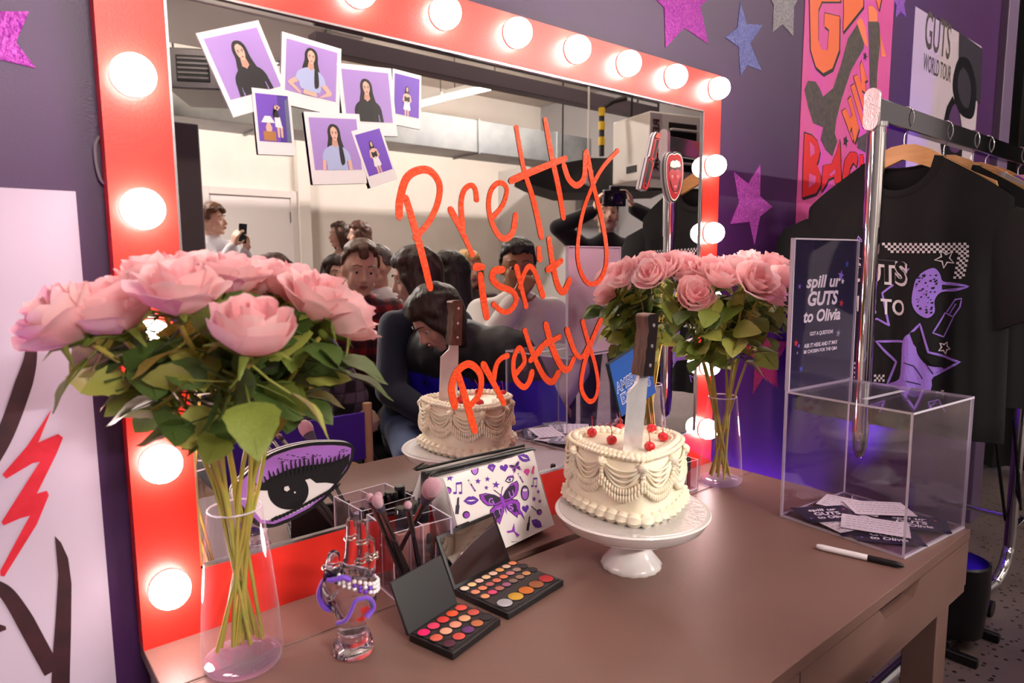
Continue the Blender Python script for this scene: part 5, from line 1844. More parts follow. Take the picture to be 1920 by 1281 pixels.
m_ = MB()
for pts in ([(240, 485), (285, 490), (310, 530), (330, 580), (390, 530), (410, 470), (440, 380), (480, 230), (540, 140), (580, 170), (575, 290), (500, 420), (440, 600), (410, 720), (400, 800), (415, 850), (385, 940), (345, 900), (315, 840), (330, 765), (270, 740), (240, 640), (218, 540)],
            [(600, 130), (640, 110), (668, 140), (675, 240), (655, 440), (650, 620), (630, 830), (640, 915), (590, 920), (535, 890), (535, 830), (590, 800), (610, 560), (606, 300)]):
    m_.poly(cG(pts), 0.0019, 0, Mx)
for pts in ([(530, 130), (560, 105), (582, 160), (600, 290), (575, 260)], [(600, 40), (625, 35), (655, 70), (655, 130), (605, 130)], [(670, 200), (708, 340), (680, 340)]):
    m_.poly(cG(pts), 0.0023, 1, Mx)
m_.build('boot_print', [mat('boot_dark', '#2c2624', 0.55, var='#4a3a34', scale=60), mat('letter_orange', '#e87a48', 0.45)], o, smooth=0)
m_ = MB()


def glyph(pts, hole, mi, dz=0.0026):
    q = cG(pts)
    m_.poly(scaled([(x + 0.006, y - 0.006) for x, y in q], 1.03), dz - 0.0003, 1, Mx)
    m_.poly(scaled(q, 1.05), dz - 0.0002, 1, Mx)
    m_.poly(q, dz, mi, Mx)
    if hole:
        m_.poly(scaled(cG(hole), 1.1), dz + 0.0002, 1, Mx)
        m_.poly(cG(hole), dz + 0.0004, 3, Mx)


glyph([(248, -60), (430, -60), (432, 10), (320, 10), (300, 60), (300, 240), (320, 300), (355, 300), (365, 180), (335, 155), (338, 80), (428, 100), (425, 300), (385, 410), (330, 440), (285, 400), (255, 300)], None, 0)
glyph([(450, -60), (570, -60), (570, 40), (450, 190), (455, 60)], None, 0)
glyph([(610, -60), (690, -60), (665, 60), (640, -20)], None, 0)
# HIM, climbing to the right
glyph([(442, 670), (465, 650), (490, 710), (505, 690), (478, 600), (495, 580), (545, 770), (520, 860), (500, 760), (490, 790), (512, 830), (508, 850)], None, 0)
glyph([(495, 520), (515, 505), (580, 740), (565, 760)], None, 0)
glyph([(512, 460), (535, 450), (560, 500), (550, 400), (560, 365), (595, 480), (580, 490), (588, 560), (560, 540), (585, 650), (570, 660)], None, 0)
glyph([(218, 800), (262, 815), (295, 850), (310, 910), (300, 960), (290, 985), (312, 1040), (315, 1110), (285, 1160), (205, 1185), (210, 1000)], None, 2)
m_.poly(cG([(248, 850), (275, 880), (278, 920), (250, 945)]), 0.0031, 3, Mx)
m_.poly(cG([(245, 1040), (285, 1060), (280, 1100), (240, 1130)]), 0.0031, 3, Mx)
glyph([(330, 995), (380, 985), (415, 900), (430, 840), (438, 1100), (400, 1100), (395, 1060), (360, 1075), (345, 1110), (318, 1150), (325, 1060)], [(365, 1050), (400, 1015), (402, 1040), (370, 1060)], 2)
glyph([(535, 925), (520, 915), (490, 915), (460, 960), (445, 1060), (450, 1100), (475, 1085), (490, 1010), (510, 975), (528, 1000), (536, 960)], None, 2)
glyph([(548, 930), (572, 930), (570, 1080), (545, 1080)], None, 2)
glyph([(640, 955), (610, 1000), (595, 960), (585, 1080), (610, 1080), (640, 1080), (620, 1020)], None, 2)
m_.poly(star(0.020, 0.42, 5, 80, *cG([(465, 848)])[0]), 0.0028, 1, Mx)
m_.poly(star(0.016, 0.42, 5, 80, *cG([(582, 340)])[0]), 0.0028, 1, Mx)
m_.build('lettering', [mat('letter_orange2', '#e86a3c', 0.4), M_ink, mat('letter_red', '#d81c24', 0.4), mat('poster_pink', '#d2509a')], o, smooth=0)

# pale tour poster
g0, g1 = wp([(1716, 20)])[0], wp([(1840, 80)])[0]
gx0, gx1 = g0[0] - 0.005, g1[0]
gz0, gz1 = 1.15, wp([(1725, 18)])[0][1]
o = thing('tour_poster', 'pale lettered poster with a dark round shape, at the right end of the purple wall', 'poster', M=T((gx0 + gx1) / 2, 0.0295, 1.6))
Mx = T(-(gx0 + gx1) / 2, 0, -1.6) @ frame((0, 0, 0), (1, 0, 0), (0, 0, 1))
MB().box2((gx0, gz0, 0), (gx1, gz1, 0.0015), 0, Mx).build('poster_sheet', mat('poster_pale', '#b9aab4', 0.3, bump=0.1, bscale=50), o, smooth=0)
m_ = MB()


def wq(pts):
    return wp(pts, 0.028)


m_.poly(wq([(1798, 60), (1842, 92), (1838, 195), (1805, 170), (1797, 110)]), 0.0019, 0, Mx)
m_.poly(wq(curve_pts([(1790, 130), (1800, 108), (1818, 115), (1830, 160), (1826, 215), (1812, 222), (1795, 205), (1786, 165)], 4, True)), 0.0021, 1, Mx)
m_.poly(wq(curve_pts([(1797, 140), (1808, 128), (1820, 160), (1816, 200), (1804, 196), (1796, 170)], 4, True)), 0.0023, 0, Mx)
m_.poly(wq([(1786, 180), (1800, 215), (1806, 260), (1800, 330), (1770, 330), (1762, 260), (1775, 200)]), 0.0020, 1, Mx)
m_.poly(wq(curve_pts([(1778, 225), (1790, 195), (1800, 225), (1800, 280), (1780, 280)], 4, True)), 0.0024, 2, Mx)
m_.build('picture', [mat('poster_dark', '#2a2430', 0.4), mat('poster_black', '#151218', 0.3), mat('poster_plum', '#4c2a58', 0.4)], o, smooth=0)
m_ = MB()
for tx, (ax, ay), (bx_, by_), ht in (('GUTS', (1733, 82), (1781, 98), 0.135), ('WORLD TOUR', (1731, 118), (1783, 138), 0.062)):
    qa, qb = wq([(ax, ay), (bx_, by_)])
    text(m_, tx, (qa[0] + qb[0]) / 2, (qa[1] + qb[1]) / 2 + (0.045 if ht > 0.1 else 0), qb[0] - qa[0], ht, 0.0022, 0, Mx, bold=0.012)
m_.build('lettering', [mat('letter_olive', '#4c423e', 0.4)], o, smooth=0)

# ------------------------------------------------------------------ clothes rack
RY_, RZ_ = -0.291, 1.600
rack = thing('clothes_rack', 'chrome clothes rack with a square rail at the right of the desk', 'clothes rack', (1.66, RY_, 0))
M_chb = mat('chrome_rail', '#8d8b92', 0.10, 1.0)
b = MB()
b.box2((1.655, RY_ - 0.0125, RZ_ - 0.026), (3.75, RY_ + 0.0125, RZ_ + 0.026))
wb(b, 'rail', M_chb, rack, bevel=0.002)
b = MB()
b.prism([(0.0165 * math.cos(q), (0.030 if math.sin(q) > 0 else -0.030) + 0.0165 * math.sin(q)) for q in [2 * PI * k / 24 for k in range(24)]], 0, 0.012, 0, frame((1.655, RY_, RZ_), (0, -1, 0), (0, 0, 1)) @ T(0, 0, -0.0005))
wb(b, 'rail_end_cap', mat('cap_metal', '#d8c8cc', 0.3, 0.7, bump=0.3, bscale=300), rack, bevel=0.003)
b = MB().lathe([(0.0185, 0.845), (0.0185, RZ_ - 0.026)], 24, 0, T(1.682, RY_, 0)).lathe([(0.0205, 1.335), (0.0205, RZ_ - 0.05)], 24, 0, T(1.682, RY_, 0)).lathe([(0.004, 0.779), (0.0115, 0.788), (0.0155, 0.805), (0.0185, 0.845)], 24, 0, T(1.682, RY_, 0))
b.lathe([(0.024, RZ_ - 0.036), (0.024, RZ_ - 0.026)], 24, 0, T(1.682, RY_, 0))
wb(b, 'end_post', M_chrome, rack)
upx = 3.08
fp = [(upx, RY_, RZ_ - 0.03), (upx, RY_, 0.30), (upx - 0.02, RY_, 0.13), (upx - 0.10, RY_ + 0.005, 0.05), (upx - 0.25, RY_ + 0.02, 0.03), (1.90, RY_ + 0.04, 0.025)]
wb(MB().tube(curve_pts(fp, 8), 0.020, 16), 'foot_tube', M_chrome, rack)
wb(MB().tube([(upx + 0.15, 0.0, 0.22), (upx + 0.15, -0.62, 0.22)], 0.012, 12).tube([(upx + 0.0, RY_, 0.22), (upx + 0.15, RY_, 0.22)], 0.012, 12), 'cross_bar', M_chrome, rack)
wb(MB().tube([(upx - 0.22, RY_ - 0.03, 0.70), (upx + 0.02, RY_ - 0.02, 0.30)], 0.006, 8).tube([(upx - 0.25, RY_ + 0.02, 0.68), (upx + 0.0, RY_ + 0.02, 0.25)], 0.006, 8), 'brace', mat('black_metal', '#1b181c', 0.4, 0.6), rack)
wb(MB().box2((upx - 0.10, RY_ - 0.05, 0.735), (upx + 0.75, RY_ + 0.05, 0.765)), 'lower_shelf', mat('black_metal', '#1b181c'), rack, bevel=0.003)
for x in (1.95, 2.75):
    wb(MB().lathe([(0.004, -0.012), (0.028, -0.012), (0.028, 0.012), (0.004, 0.012)], 20, 0, T(x, RY_ + 0.02 - 0.05, 0.029) @ RX(R(90))), 'caster', M_blk, rack)

# hangers and shirts
M_hw = mat('hanger_wood', '#d8a468', 0.4, var='#cf985c', scale=14, stretch=(6, 1, 6))
hl = [(0.0, 0.0), (0.028, -0.003), (0.060, -0.018), (0.105, -0.050), (0.150, -0.080), (0.197, -0.106), (0.201, -0.120), (0.190, -0.128), (0.140, -0.104), (0.085, -0.072), (0.040, -0.052), (0.0, -0.036)]
hout = hl + [(-x, y) for x, y in hl[::-1][1:-1]]
hb = MB().prism(hout, -0.006, 0.006, 0, frame((0, 0, 0), (0, -1, 0), (0, 0, 1)))
hanger_me = hb.mesh('hanger_bar', M_hw, 40)
hookpts = [(0, 0, -0.004), (0, 0, 0.022), (0, -0.010, 0.036), (0, -0.017, 0.052), (0, -0.017, 0.072), (0, -0.008, 0.088), (0, 0.008, 0.089), (0, 0.018, 0.075), (0, 0.019, 0.060)]
hook_me = MB().tube([Vector(p) for p in curve_pts(hookpts, 4)], 0.0017, 7).mesh('hook', M_chrome, 80)


def shirt_fn(half, hem, slope=0.098, nw=0.088, nd_f=0.088, nd_b=0.022):
    """front and back sheets; local y across, z up from the collar point"""
    def top(s, front):
        a = abs(s)
        nk = nw / half
        if a < nk:
            k = math.sqrt(max(0.0, 1 - (a / nk) ** 2))
            return -0.012 - (nd_f if front else nd_b) * k
        return -0.012 - (a - nk) / (1 - nk) * slope - 0.010 * ((a - nk) / (1 - nk)) ** 4
    def pt(y, z, front, off=0.0):
        s = max(-1.0, min(1.0, y / half))
        th = 0.020 + 0.020 * min(1.0, max(0.0, (-0.05 - z) / 0.12))
        edge = math.sqrt(max(0.0, 1 - s * s)) ** 0.8
        fold = 0.006 * math.sin(14 * s + 2.2 * z) * min(1, max(0, -z - 0.08) * 4) + 0.004 * math.sin(31 * s - 3 * z) * min(1, max(0, -z - 0.2) * 4)
        x = th * edge + (fold if front else -fold) * edge
        return (-(x + off)) if front else (x + off)
    return top, pt


def shirt(label, x, mat_s, half=0.262, hem=-0.70, back_col=None, group='shirts on the rack', yc=None, drop=0.0):
    t = thing('t_shirt', label, 'shirt', (x, RY_ if yc is None else yc, RZ_ - 0.062 - drop), group=group)
    top, pt = shirt_fn(half, hem)
    b = MB()
    nc, nr = 56, 40
    for front in (True, False):
        vs_, fs_ = [], []
        for i in range(nc + 1):
            s = -1 + 2 * i / nc
            tz = top(s, front)
            for j in range(nr + 1):
                z = hem + (tz - hem) * j / nr
                y = s * half * (1.0 - 0.05 * max(0.0, (z - hem) / (tz - hem)) + 0.02 * (1 - j / nr))
                vs_.append((pt(s * half, z, front), y, z))
        for i in range(nc):
            for j in range(nr):
                a0 = i * (nr + 1) + j
                f = (a0, a0 + nr + 1, a0 + nr + 2, a0 + 1)
                fs_.append(f[::-1] if front else f)
        b.add(vs_, fs_)
    b.build('shirt_body', mat_s, t, smooth=80)
    for sg in (-1, 1):
        b = MB()
        ring_n = 20
        vs_, fs_ = [], []
        p0, p1, p2 = Vector((0, sg * half * 0.86, -0.150)), Vector((0, sg * half * 1.04, -0.215)), Vector((0, sg * (half * 1.15), -0.345))
        ax = [(Vector((0, sg * half * 0.80, -0.168)), 0.050, 0.016), (Vector((0, sg * half * 0.97, -0.222)), 0.086, 0.026), (Vector((0, sg * half * 1.07, -0.285)), 0.092, 0.030), (Vector((0, sg * half * 1.15, -0.36)), 0.092, 0.032), (Vector((0, sg * half * 1.17, -0.39)), 0.091, 0.031)]
        dirs = [Vector((0, 0.50 * sg, -0.86)), Vector((0, 0.62 * sg, -0.78)), Vector((0, 0.52 * sg, -0.85)), Vector((0, 0.40 * sg, -0.91)), Vector((0, 0.40 * sg, -0.91))]
        for (c_, wd, th), d in zip(ax, dirs):
            n_ = Vector((0, -d.z, d.y)) * -1
            for k in range(ring_n):
                q = 2 * PI * k / ring_n
                p = c_ + n_ * (wd * math.cos(q)) + Vector((1, 0, 0)) * (th * math.sin(q) * (1 + 0.15 * math.sin(3 * q)))
                vs_.append(tuple(p))
        for i in range(len(ax) - 1):
            for k in range(ring_n):
                a0, a1 = i * ring_n + k, i * ring_n + (k + 1) % ring_n
                fs_.append((a0, a1, a1 + ring_n, a0 + ring_n))
        b.add(vs_, fs_)
        b.build('sleeve', mat_s, t, smooth=80)
    # ribbed collar
    for front in (True, False):
        pts = []
        for i in range(21):
            s = -1 + 2 * i / 20
            y = s * 0.088
            pts.append((pt(y, top(y / half, front), front), y * 0.96, top(y / half * 0.999, front) + 0.002))
        b = MB().tube(pts, 0.010, 8, flat=0.35)
        b.build('collar', mat_s, t, smooth=80)
    return t, top, pt


M_tee = mat('black_jersey', '#0e0d10', 0.9, bump=0.08, bscale=600)
M_tee2 = mat('black_jersey_worn', '#121014', 0.9)
M_tgrey = mat('heather_jersey', '#b9b2b8', 0.85, sheen=0.2)
M_tlil = mat('lilac_jersey', '#7a5cb0', 0.85)
M_twht = mat('white_jersey', '#d8d2d8', 0.85)
hang_x = [(1.842, M_tee, 'black printed t-shirt at the front of the clothes rack', 0.0), (2.11, M_tee2, 'plain black t-shirt hanging second on the rack', 0.006), (2.33, M_tgrey, 'light grey t-shirt hanging third on the rack', 0.0),
          (2.46, M_tlil, 'lilac t-shirt hanging fourth on the rack', 0.004), (2.80, M_twht, 'white t-shirt hanging fifth on the rack', 0.0), (3.02, M_tee2, 'dark t-shirt hanging last on the rack', 0.0)]
words_ = ('first', 'second', 'third', 'fourth', 'fifth', 'sixth')
TP = [mat('tee_white_print', '#d9d4dc', 0.8), mat('tee_lilac_print', '#9a78e0', 0.8), M_tee]
for k, (x, mt, lb, dr) in enumerate(hang_x):
    hg = thing('coat_hanger', 'wooden hanger with wire hook, %s from the end of the rack' % words_[k], 'hanger', (x, RY_, RZ_ - 0.058), rz=(0.0, 0.05, -0.06, 0.04, -0.05, 0.0)[k], group='wooden hangers on the rack')
    place(hanger_me, 'hanger_bar', hg, T())
    place(hook_me, 'hook', hg, T())
    t, top, pt = shirt(lb, x, mt, 0.246 if k == 0 else 0.242, -0.68 if k == 0 else -0.64, drop=0.020)
    if k:
        continue
    # print on the front shirt: picture points to shirt coordinates
    base = Vector((x, RY_, RZ_ - 0.062 - 0.020))
    pm = MB()

    def tp(px, py, lay=0, raw=None):
        if raw is None:
            q_ = on_x(px, py, x - 0.038)
            y_, z_ = q_.y - base.y, q_.z - base.z
        else:
            y_, z_ = raw
        return (pt(y_, z_, True, 0.0012 + 0.0007 * lay), y_, z_)

    def tpoly(pts, mi, lay=0):
        bm_ = bmesh.new()
        bm_.faces.new([bm_.verts.new((a, c_, 0)) for a, c_ in pts])
        bmesh.ops.triangulate(bm_, faces=bm_.faces[:])
        for _ in range(4):
            es = [e for e in bm_.edges if e.calc_length() > 26]
            if not es:
                break
            bmesh.ops.subdivide_edges(bm_, edges=es, cuts=1)
            bmesh.ops.triangulate(bm_, faces=bm_.faces[:])
        bm_.verts.index_update()
        pm.add([tp(1440 + v.co.x * 0.3123, 420 + v.co.y * 0.3123, lay) for v in bm_.verts], [tuple(v.index for v in f.verts) for f in bm_.faces], mi)
        bm_.free()

    def tline(pts, w_, mi, lay=0, closed=False):
        fine = []
        for i in range(len(pts) if closed else len(pts) - 1):
            p_, q_ = pts[i], pts[(i + 1) % len(pts)]
            n_ = max(1, int(math.dist(p_, q_) / 22))
            fine += [(p_[0] + (q_[0] - p_[0]) * k_ / n_, p_[1] + (q_[1] - p_[1]) * k_ / n_) for k_ in range(n_)]
        if not closed:
            fine.append(pts[-1])
        mm = MB().ribbon(fine, w_, 0, closed=closed)
        pm.add([tp(1440 + a * 0.3123, 420 + c_ * 0.3123, lay) for a, c_, _ in mm.v], mm.f, mi)
    for i in range(32):                                             # checker band along the top and down the side
        for j in range(4):
            if (i + j) % 2 == 0:
                x_, y_ = 690 + i * 16.0, 110 + j * 15 + (6 - abs(i - 14) * 0.2)
                if x_ < 740 and j > (x_ - 690) / 14:
                    continue
                tpoly([(x_, y_), (x_ + 16, y_), (x_ + 16, y_ + 15), (x_, y_ + 15)], 0)
    for i in range(4):
        for j in range(11):
            if (i + j) % 2 == 0:
                x_, y_ = 1138 - j * 3 + i * 17, 170 + j * 14.5
                tpoly([(x_, y_), (x_ + 17, y_), (x_ + 17, y_ + 14.5), (x_, y_ + 14.5)], 0)
    for i in range(5):
        for j in range(9):
            if (i + j) % 2 == 0:
                tpoly([(515 + i * 13, 830 + j * 14), (528 + i * 13, 830 + j * 14), (528 + i * 13, 844 + j * 14), (515 + i * 13, 844 + j * 14)], 0)
    for i in range(5):
        for j in range(3):
            if (i + j) % 2 == 0:
                tpoly([(636 + i * 13, 906 + j * 14), (649 + i * 13, 904 + j * 14), (649 + i * 13, 918 + j * 14), (636 + i * 13, 920 + j * 14)], 0)
    tline(star(58, 0.42, 5, 100, 1060, 208), 9, 0, closed=True)
    tline(star(38, 0.5, 5, 80, 1052, 745), 10, 0, closed=True)
    # lettering
    for tx, cx_, cy_, w_, h_, bo, mi, lay_, sh in (('SPILL UR', 480, 215, 420, 75, 0.06, 0, 1, 0.0), ('GUTS', 652, 285, 380, 150, 0.085, 0, 1, 0.0), ('GUTS', 645, 276, 366, 132, 0.03, 2, 2, 0.0), ('COME TO', 600, 485, 440, 95, 0.02, 0, 1, -0.1)):
        if tx == 'SPILL UR':
            continue
        vs_, fs_ = text_geo(tx, bo, 0.0)
        x0, x1 = min(v[0] for v in vs_), max(v[0] for v in vs_)
        y0, y1 = min(v[1] for v in vs_), max(v[1] for v in vs_)
        bm_ = bmesh.new()
        bv_ = [bm_.verts.new(((v[0] - (x0 + x1) / 2) / (x1 - x0) * w_, -(v[1] - (y0 + y1) / 2) / (y1 - y0) * h_, 0)) for v in vs_]
        for f_ in fs_:
            try:
                bm_.faces.new([bv_[i] for i in f_])
            except ValueError:
                pass
        bmesh.ops.triangulate(bm_, faces=bm_.faces[:])
        for _ in range(4):
            es = [e for e in bm_.edges if e.calc_length() > 22]
            if es:
                bmesh.ops.subdivide_edges(bm_, edges=es, cuts=1)
                bmesh.ops.triangulate(bm_, faces=bm_.faces[:])
        bm_.verts.index_update()
        out = [tp(1440 + (cx_ + v.co.x) * 0.3123, 420 + (cy_ + v.co.y + 0.10 * v.co.x) * 0.3123, lay_) for v in bm_.verts]
        fs_ = [tuple(v.index for v in f.verts) for f in bm_.faces]
        bm_.free()
        pm.add(out, fs_, mi)
    # lilac big star, arm, bird, lipstick
    tline([(650, 705), (820, 705), (915, 600), (965, 770), (1150, 830), (985, 915), (880, 1110), (800, 960), (715, 965), (765, 830)], 14, 1, closed=True)
    tpoly(curve_pts([(815, 700), (860, 660), (890, 690), (900, 780), (960, 850), (1050, 870), (985, 910), (975, 1000), (880, 1040), (820, 1000), (720, 965), (790, 930), (805, 840)], 3, True), 1, 1)
    for pts in ([(860, 650), (915, 640), (925, 700), (900, 720), (940, 780), (1000, 800), (1120, 830), (1060, 870), (985, 850), (930, 790), (880, 720)],):
        tpoly(pts, 2, 2)
    for a_, c_ in (((825, 830), (880, 850)), ((880, 850), (930, 930)), ((840, 940), (920, 965)), ((915, 780), (990, 900))):
        tline([a_, c_], 5, 2, 3)
    tpoly(curve_pts([(900, 320), (950, 280), (1000, 265), (1030, 300), (1045, 345), (1110, 352), (1205, 375), (1120, 405), (1035, 410), (1000, 460), (1000, 530), (960, 565), (900, 535), (870, 470), (880, 380)], 3, True), 1, 0)
    qr = random.Random(2)
    for _ in range(60):
        a_, c_ = qr.uniform(890, 1010), qr.uniform(300, 530)
        if c_ > 430 and a_ > 985:
            continue
        w_ = qr.uniform(4, 15)
        tpoly([(a_, c_), (a_ + w_, c_ - 4), (a_ + w_ * 0.8, c_ + w_ * 0.7), (a_ - 2, c_ + w_ * 0.5)], 2, 1)
    tpoly([(1040, 365), (1190, 377), (1040, 395)], 2, 1)
    tline([(990, 655), (1045, 680), (1110, 560), (1055, 535)], 9, 1, closed=True)
    tline([(1065, 530), (1120, 455), (1160, 448), (1150, 500), (1110, 555)], 9, 1)
    tline([(1085, 540), (1125, 480)], 8, 1)
    tline([(730, 610), (660, 570), (560, 580)], 12, 1)
    tline([(750, 365), (690, 415), (725, 605)], 12, 1)
    tline([(540, 75), (530, 105), (570, 105)], 14, 1, closed=True)
    tpoly([(820, 275), (855, 265), (835, 295)], 1)
    tline([(560, 1120), (690, 1080), (670, 1130)], 9, 1)
    tline([(960, 1120), (1010, 1055), (1060, 1130)], 10, 1)
    tpoly([(1030, 1000), (1050, 1000), (1042, 1035)], 0)
    for f_ in range(len(pm.f)):                                     # all faces look outward (-x)
        v_ = [Vector(pm.v[i]) for i in pm.f[f_]]
        nn = Vector((0, 0, 0))
        for i in range(len(v_)):
            nn += v_[i].cross(v_[(i + 1) % len(v_)])
        if nn.x > 0:
            pm.f[f_] = pm.f[f_][::-1]
    pm.build('print', TP, t, smooth=0)

# denim hanging among the shirts at the picture edge
# stage light on the floor
o = thing('stage_light', 'black stage light glowing blue on the floor below the rack', 'stage light', (2.46, -0.30, 0))
MB().lathe([(0.062, 0.045), (0.078, 0.05), (0.090, 0.20), (0.088, 0.285), (0.080, 0.29), (0.076, 0.225), (0.02, 0.22)], 28).build('housing', mat('stage_light_black', '#141216', 0.35), o)
MB().lathe([(0.002, 0.228), (0.072, 0.228), (0.002, 0.232)], 28).build('lens', mat('stage_lens', '#2010c0', 0.2, emit=(0.08, 0.02, 1.0), estr=6.0), o)
MB().box2((-0.12, -0.10, 0.0), (-0.095, 0.10, 0.03)).box2((0.095, -0.10, 0.0), (0.12, 0.10, 0.03)).box2((-0.10, -0.02, 0.02), (0.10, 0.02, 0.048)).build('base', mat('stage_light_black', '#141216'), o, bevel=0.004)
# dark drapes beyond the end of the wall
dr = MB()
n = 60
vs_ = []
for i in range(n + 1):
    y_ = -1.2 + 2.6 * i / n
    xo = 4.75 + 0.05 * math.sin(i * 1.1) + 0.03 * math.sin(i * 2.3)
    vs_ += [(xo, y_, 0.02), (xo, y_, 3.0)]
dr.add(vs_, [(2 * i, 2 * i + 2, 2 * i + 3, 2 * i + 1) for i in range(n)])
tag(dr.build('curtain', mat('black_drape', '#0d0b10', 0.9, sheen=0.2), smooth=80), 'black floor-length curtain beyond the right end of the purple wall', 'curtain')
p = at(1905, 320, 4.35)  # upright tube: the blue light on it is put into its colour
tag(MB().lathe([(0.10, 0.0), (0.10, 1.72), (0.085, 1.77), (0.03, 1.79)], 28).build('blue_lit_column', mat('blue_lit_roll', '#1f3a6a', 0.5), M=T(p.x - 0.1, p.y, 0)), 'upright roll coloured as if lit blue, before the black curtain at the right edge', 'roll')

# ------------------------------------------------------------------ the room seen in the mirror
M_duct = mat('duct_metal', '#9a9a98', 0.35, 0.85, var='#87888a', scale=4)
M_ductd = mat('duct_metal_dark', '#6e6a6c', 0.4, 0.7)
M_pipe = mat('pipe_black', '#242022', 0.5, 0.4)
M_yel = mat('pipe_yellow', '#d8b01c', 0.5)
M_tube = mat('ceiling_tube_glow', '#fff6e8', 0.5, emit=(1.0, 0.86, 0.70), estr=TUBE_W)
M_tube_r = mat('rear_fill_tube_glow', '#fff6e8', 0.5, emit=(1.0, 0.92, 0.85), estr=REAR_W)
M_fix = mat('fixture_white', '#d8d4ce', 0.5)


def beam_along_x(name, label, cat, y, z0, z1, x0, x1, dy, m, bevel=0.004, ribs=0):
    o = thing(name, label, cat, ((x0 + x1) / 2, y, (z0 + z1) / 2))
    MB().box((0, 0, 0), (x1 - x0, dy, z1 - z0)).build('sheet', m, o, bevel=bevel)
    b = MB()
    for k in range(ribs):
        x = -(x1 - x0) / 2 + (x1 - x0) * (k + 0.5) / ribs
        b = MB().box((x, 0, 0), (0.03, dy + 0.03, z1 - z0 + 0.03))
        b.build('flange', m, o, bevel=0.003)
    return o


# long silver duct along the far wall
yd = 5.6
qa, qb = on_y(741, 276, yd), on_y(741, 212, yd)
beam_along_x('air_duct', 'long silver air duct running under the ceiling along the far wall', 'duct', -yd, qa.z, qb.z, 0.4, 6.6, 0.5, M_duct, ribs=5)
# big bright duct high at the left and the purple grey beam under the mirror top
p = on_y(430, 40, 3.3)
o = thing('air_duct', 'big bright silver duct close to the ceiling at the top left of the mirror', 'duct', (p.x, -3.3, p.z + 0.10))
MB().box((0, 0, 0), (1.35, 0.8, 0.34)).build('sheet', mat('duct_bright', '#dddbd8', 0.30, 0.35), o, bevel=0.01)
MB().box((0.44, 0, 0), (0.03, 0.83, 0.37)).build('flange', M_duct, o)
q1, q2 = on_y(640, 95, 2.7), on_y(1100, 185, 2.7)
beam_along_x('ceiling_beam', 'dark grey beam with cable tray just below the mirror top', 'beam', -2.7, (q1.z + q2.z) / 2 - 0.05, (q1.z + q2.z) / 2 + 0.05, 1.62, 4.6, 0.10, mat('beam_grey', '#5a5058', 0.5))
q1 = on_y(640, 72, 2.7)
tag(MB().tube([(1.62, -2.66, q1.z + 0.04), (4.6, -2.66, q1.z + 0.04)], 0.018, 10).build('conduit_pipe', M_ductd), 'grey conduit pipe running along the top of the dark beam', 'pipe')
# hanging air unit at the left
p = mir(at(382, 150, 5.0))
o = thing('air_vent_unit', 'grey hanging air unit with a dark grille left of the instant photos', 'air unit', tuple(p), rz=R(28))
MB().box((0, 0, 0), (0.36, 0.6, 0.28)).build('casing', M_ductd, o, bevel=0.01)
MB().box((0, 0.303, 0), (0.22, 0.012, 0.18)).build('grille', M_pipe, o, bevel=0.003)
g = MB()
for k in range(5):
    g.box((0, 0.311, -0.065 + 0.033 * k), (0.20, 0.006, 0.012))
g.build('grille_slats', M_ductd, o)
MB().tube([(-0.15, 0.2, 0.14), (-0.15, 0.2, ZC - p.z)], 0.008, 6).tube([(0.15, 0.2, 0.14), (0.15, 0.2, ZC - p.z)], 0.008, 6).build('hanger_rods', M_pipe, o)
# fluorescent lights
for k, (px0, py0, px1, py1) in enumerate(((838, 183, 945, 158), (775, 199, 836, 184))):
    a_, b_ = mir(on_z(px0, py0, 3.42)), mir(on_z(px1, py1, 3.42))
    d = b_ - a_
    L = d.length
    o = thing('strip_light', ('glowing strip light under the ceiling, right one of two in line', 'glowing strip light beside the small instant photo, left one of two')[k], 'ceiling light', M=frame(a_ + d / 2, d, Vector((0, 0, 1)).cross(d)), group='strip lights')
    MB().box((0, 0, 0.05), (L * 0.98, 0.16, 0.05)).build('housing', M_fix, o, bevel=0.004)
    MB().tube([(-L * 0.47, 0.0, 0.0), (L * 0.47, 0.0, 0.0)], 0.03, 10).build('tube', M_tube, o)
    MB().tube([(-L * 0.35, 0, 0.07), (-L * 0.35, 0, ZC - 3.42)], 0.006, 6).tube([(L * 0.35, 0, 0.07), (L * 0.35, 0, ZC - 3.42)], 0.006, 6).build('rods', M_pipe, o)
for k, (x, y) in enumerate(((1.2, -3.0), (0.9, -1.7), (3.4, -1.9), (0.3, -5.6), (5.0, -4.6))):  # unseen fixtures added as fill for the desk and the far wall
    o = thing('strip_light', 'added fill strip light above the room outside the picture, %s' % ('over the audience', 'over the viewer', 'over the rack aisle', 'left rear', 'right rear')[k], 'ceiling light', (x, y, 3.45), group='strip lights')
    MB().box((0, 0, 0.05), (1.5, 0.16, 0.05)).build('housing', M_fix, o, bevel=0.004)
    MB().tube([(-0.72, 0, 0), (0.72, 0, 0)], 0.03, 10).build('tube', M_tube_r if y < -4 else M_tube, o)
# heater
pc = mir(at(1222, 272, 4.7))
o = thing('unit_heater', 'white hanging unit heater with louvres at the mirror top right', 'heater', tuple(pc), rz=R(12))
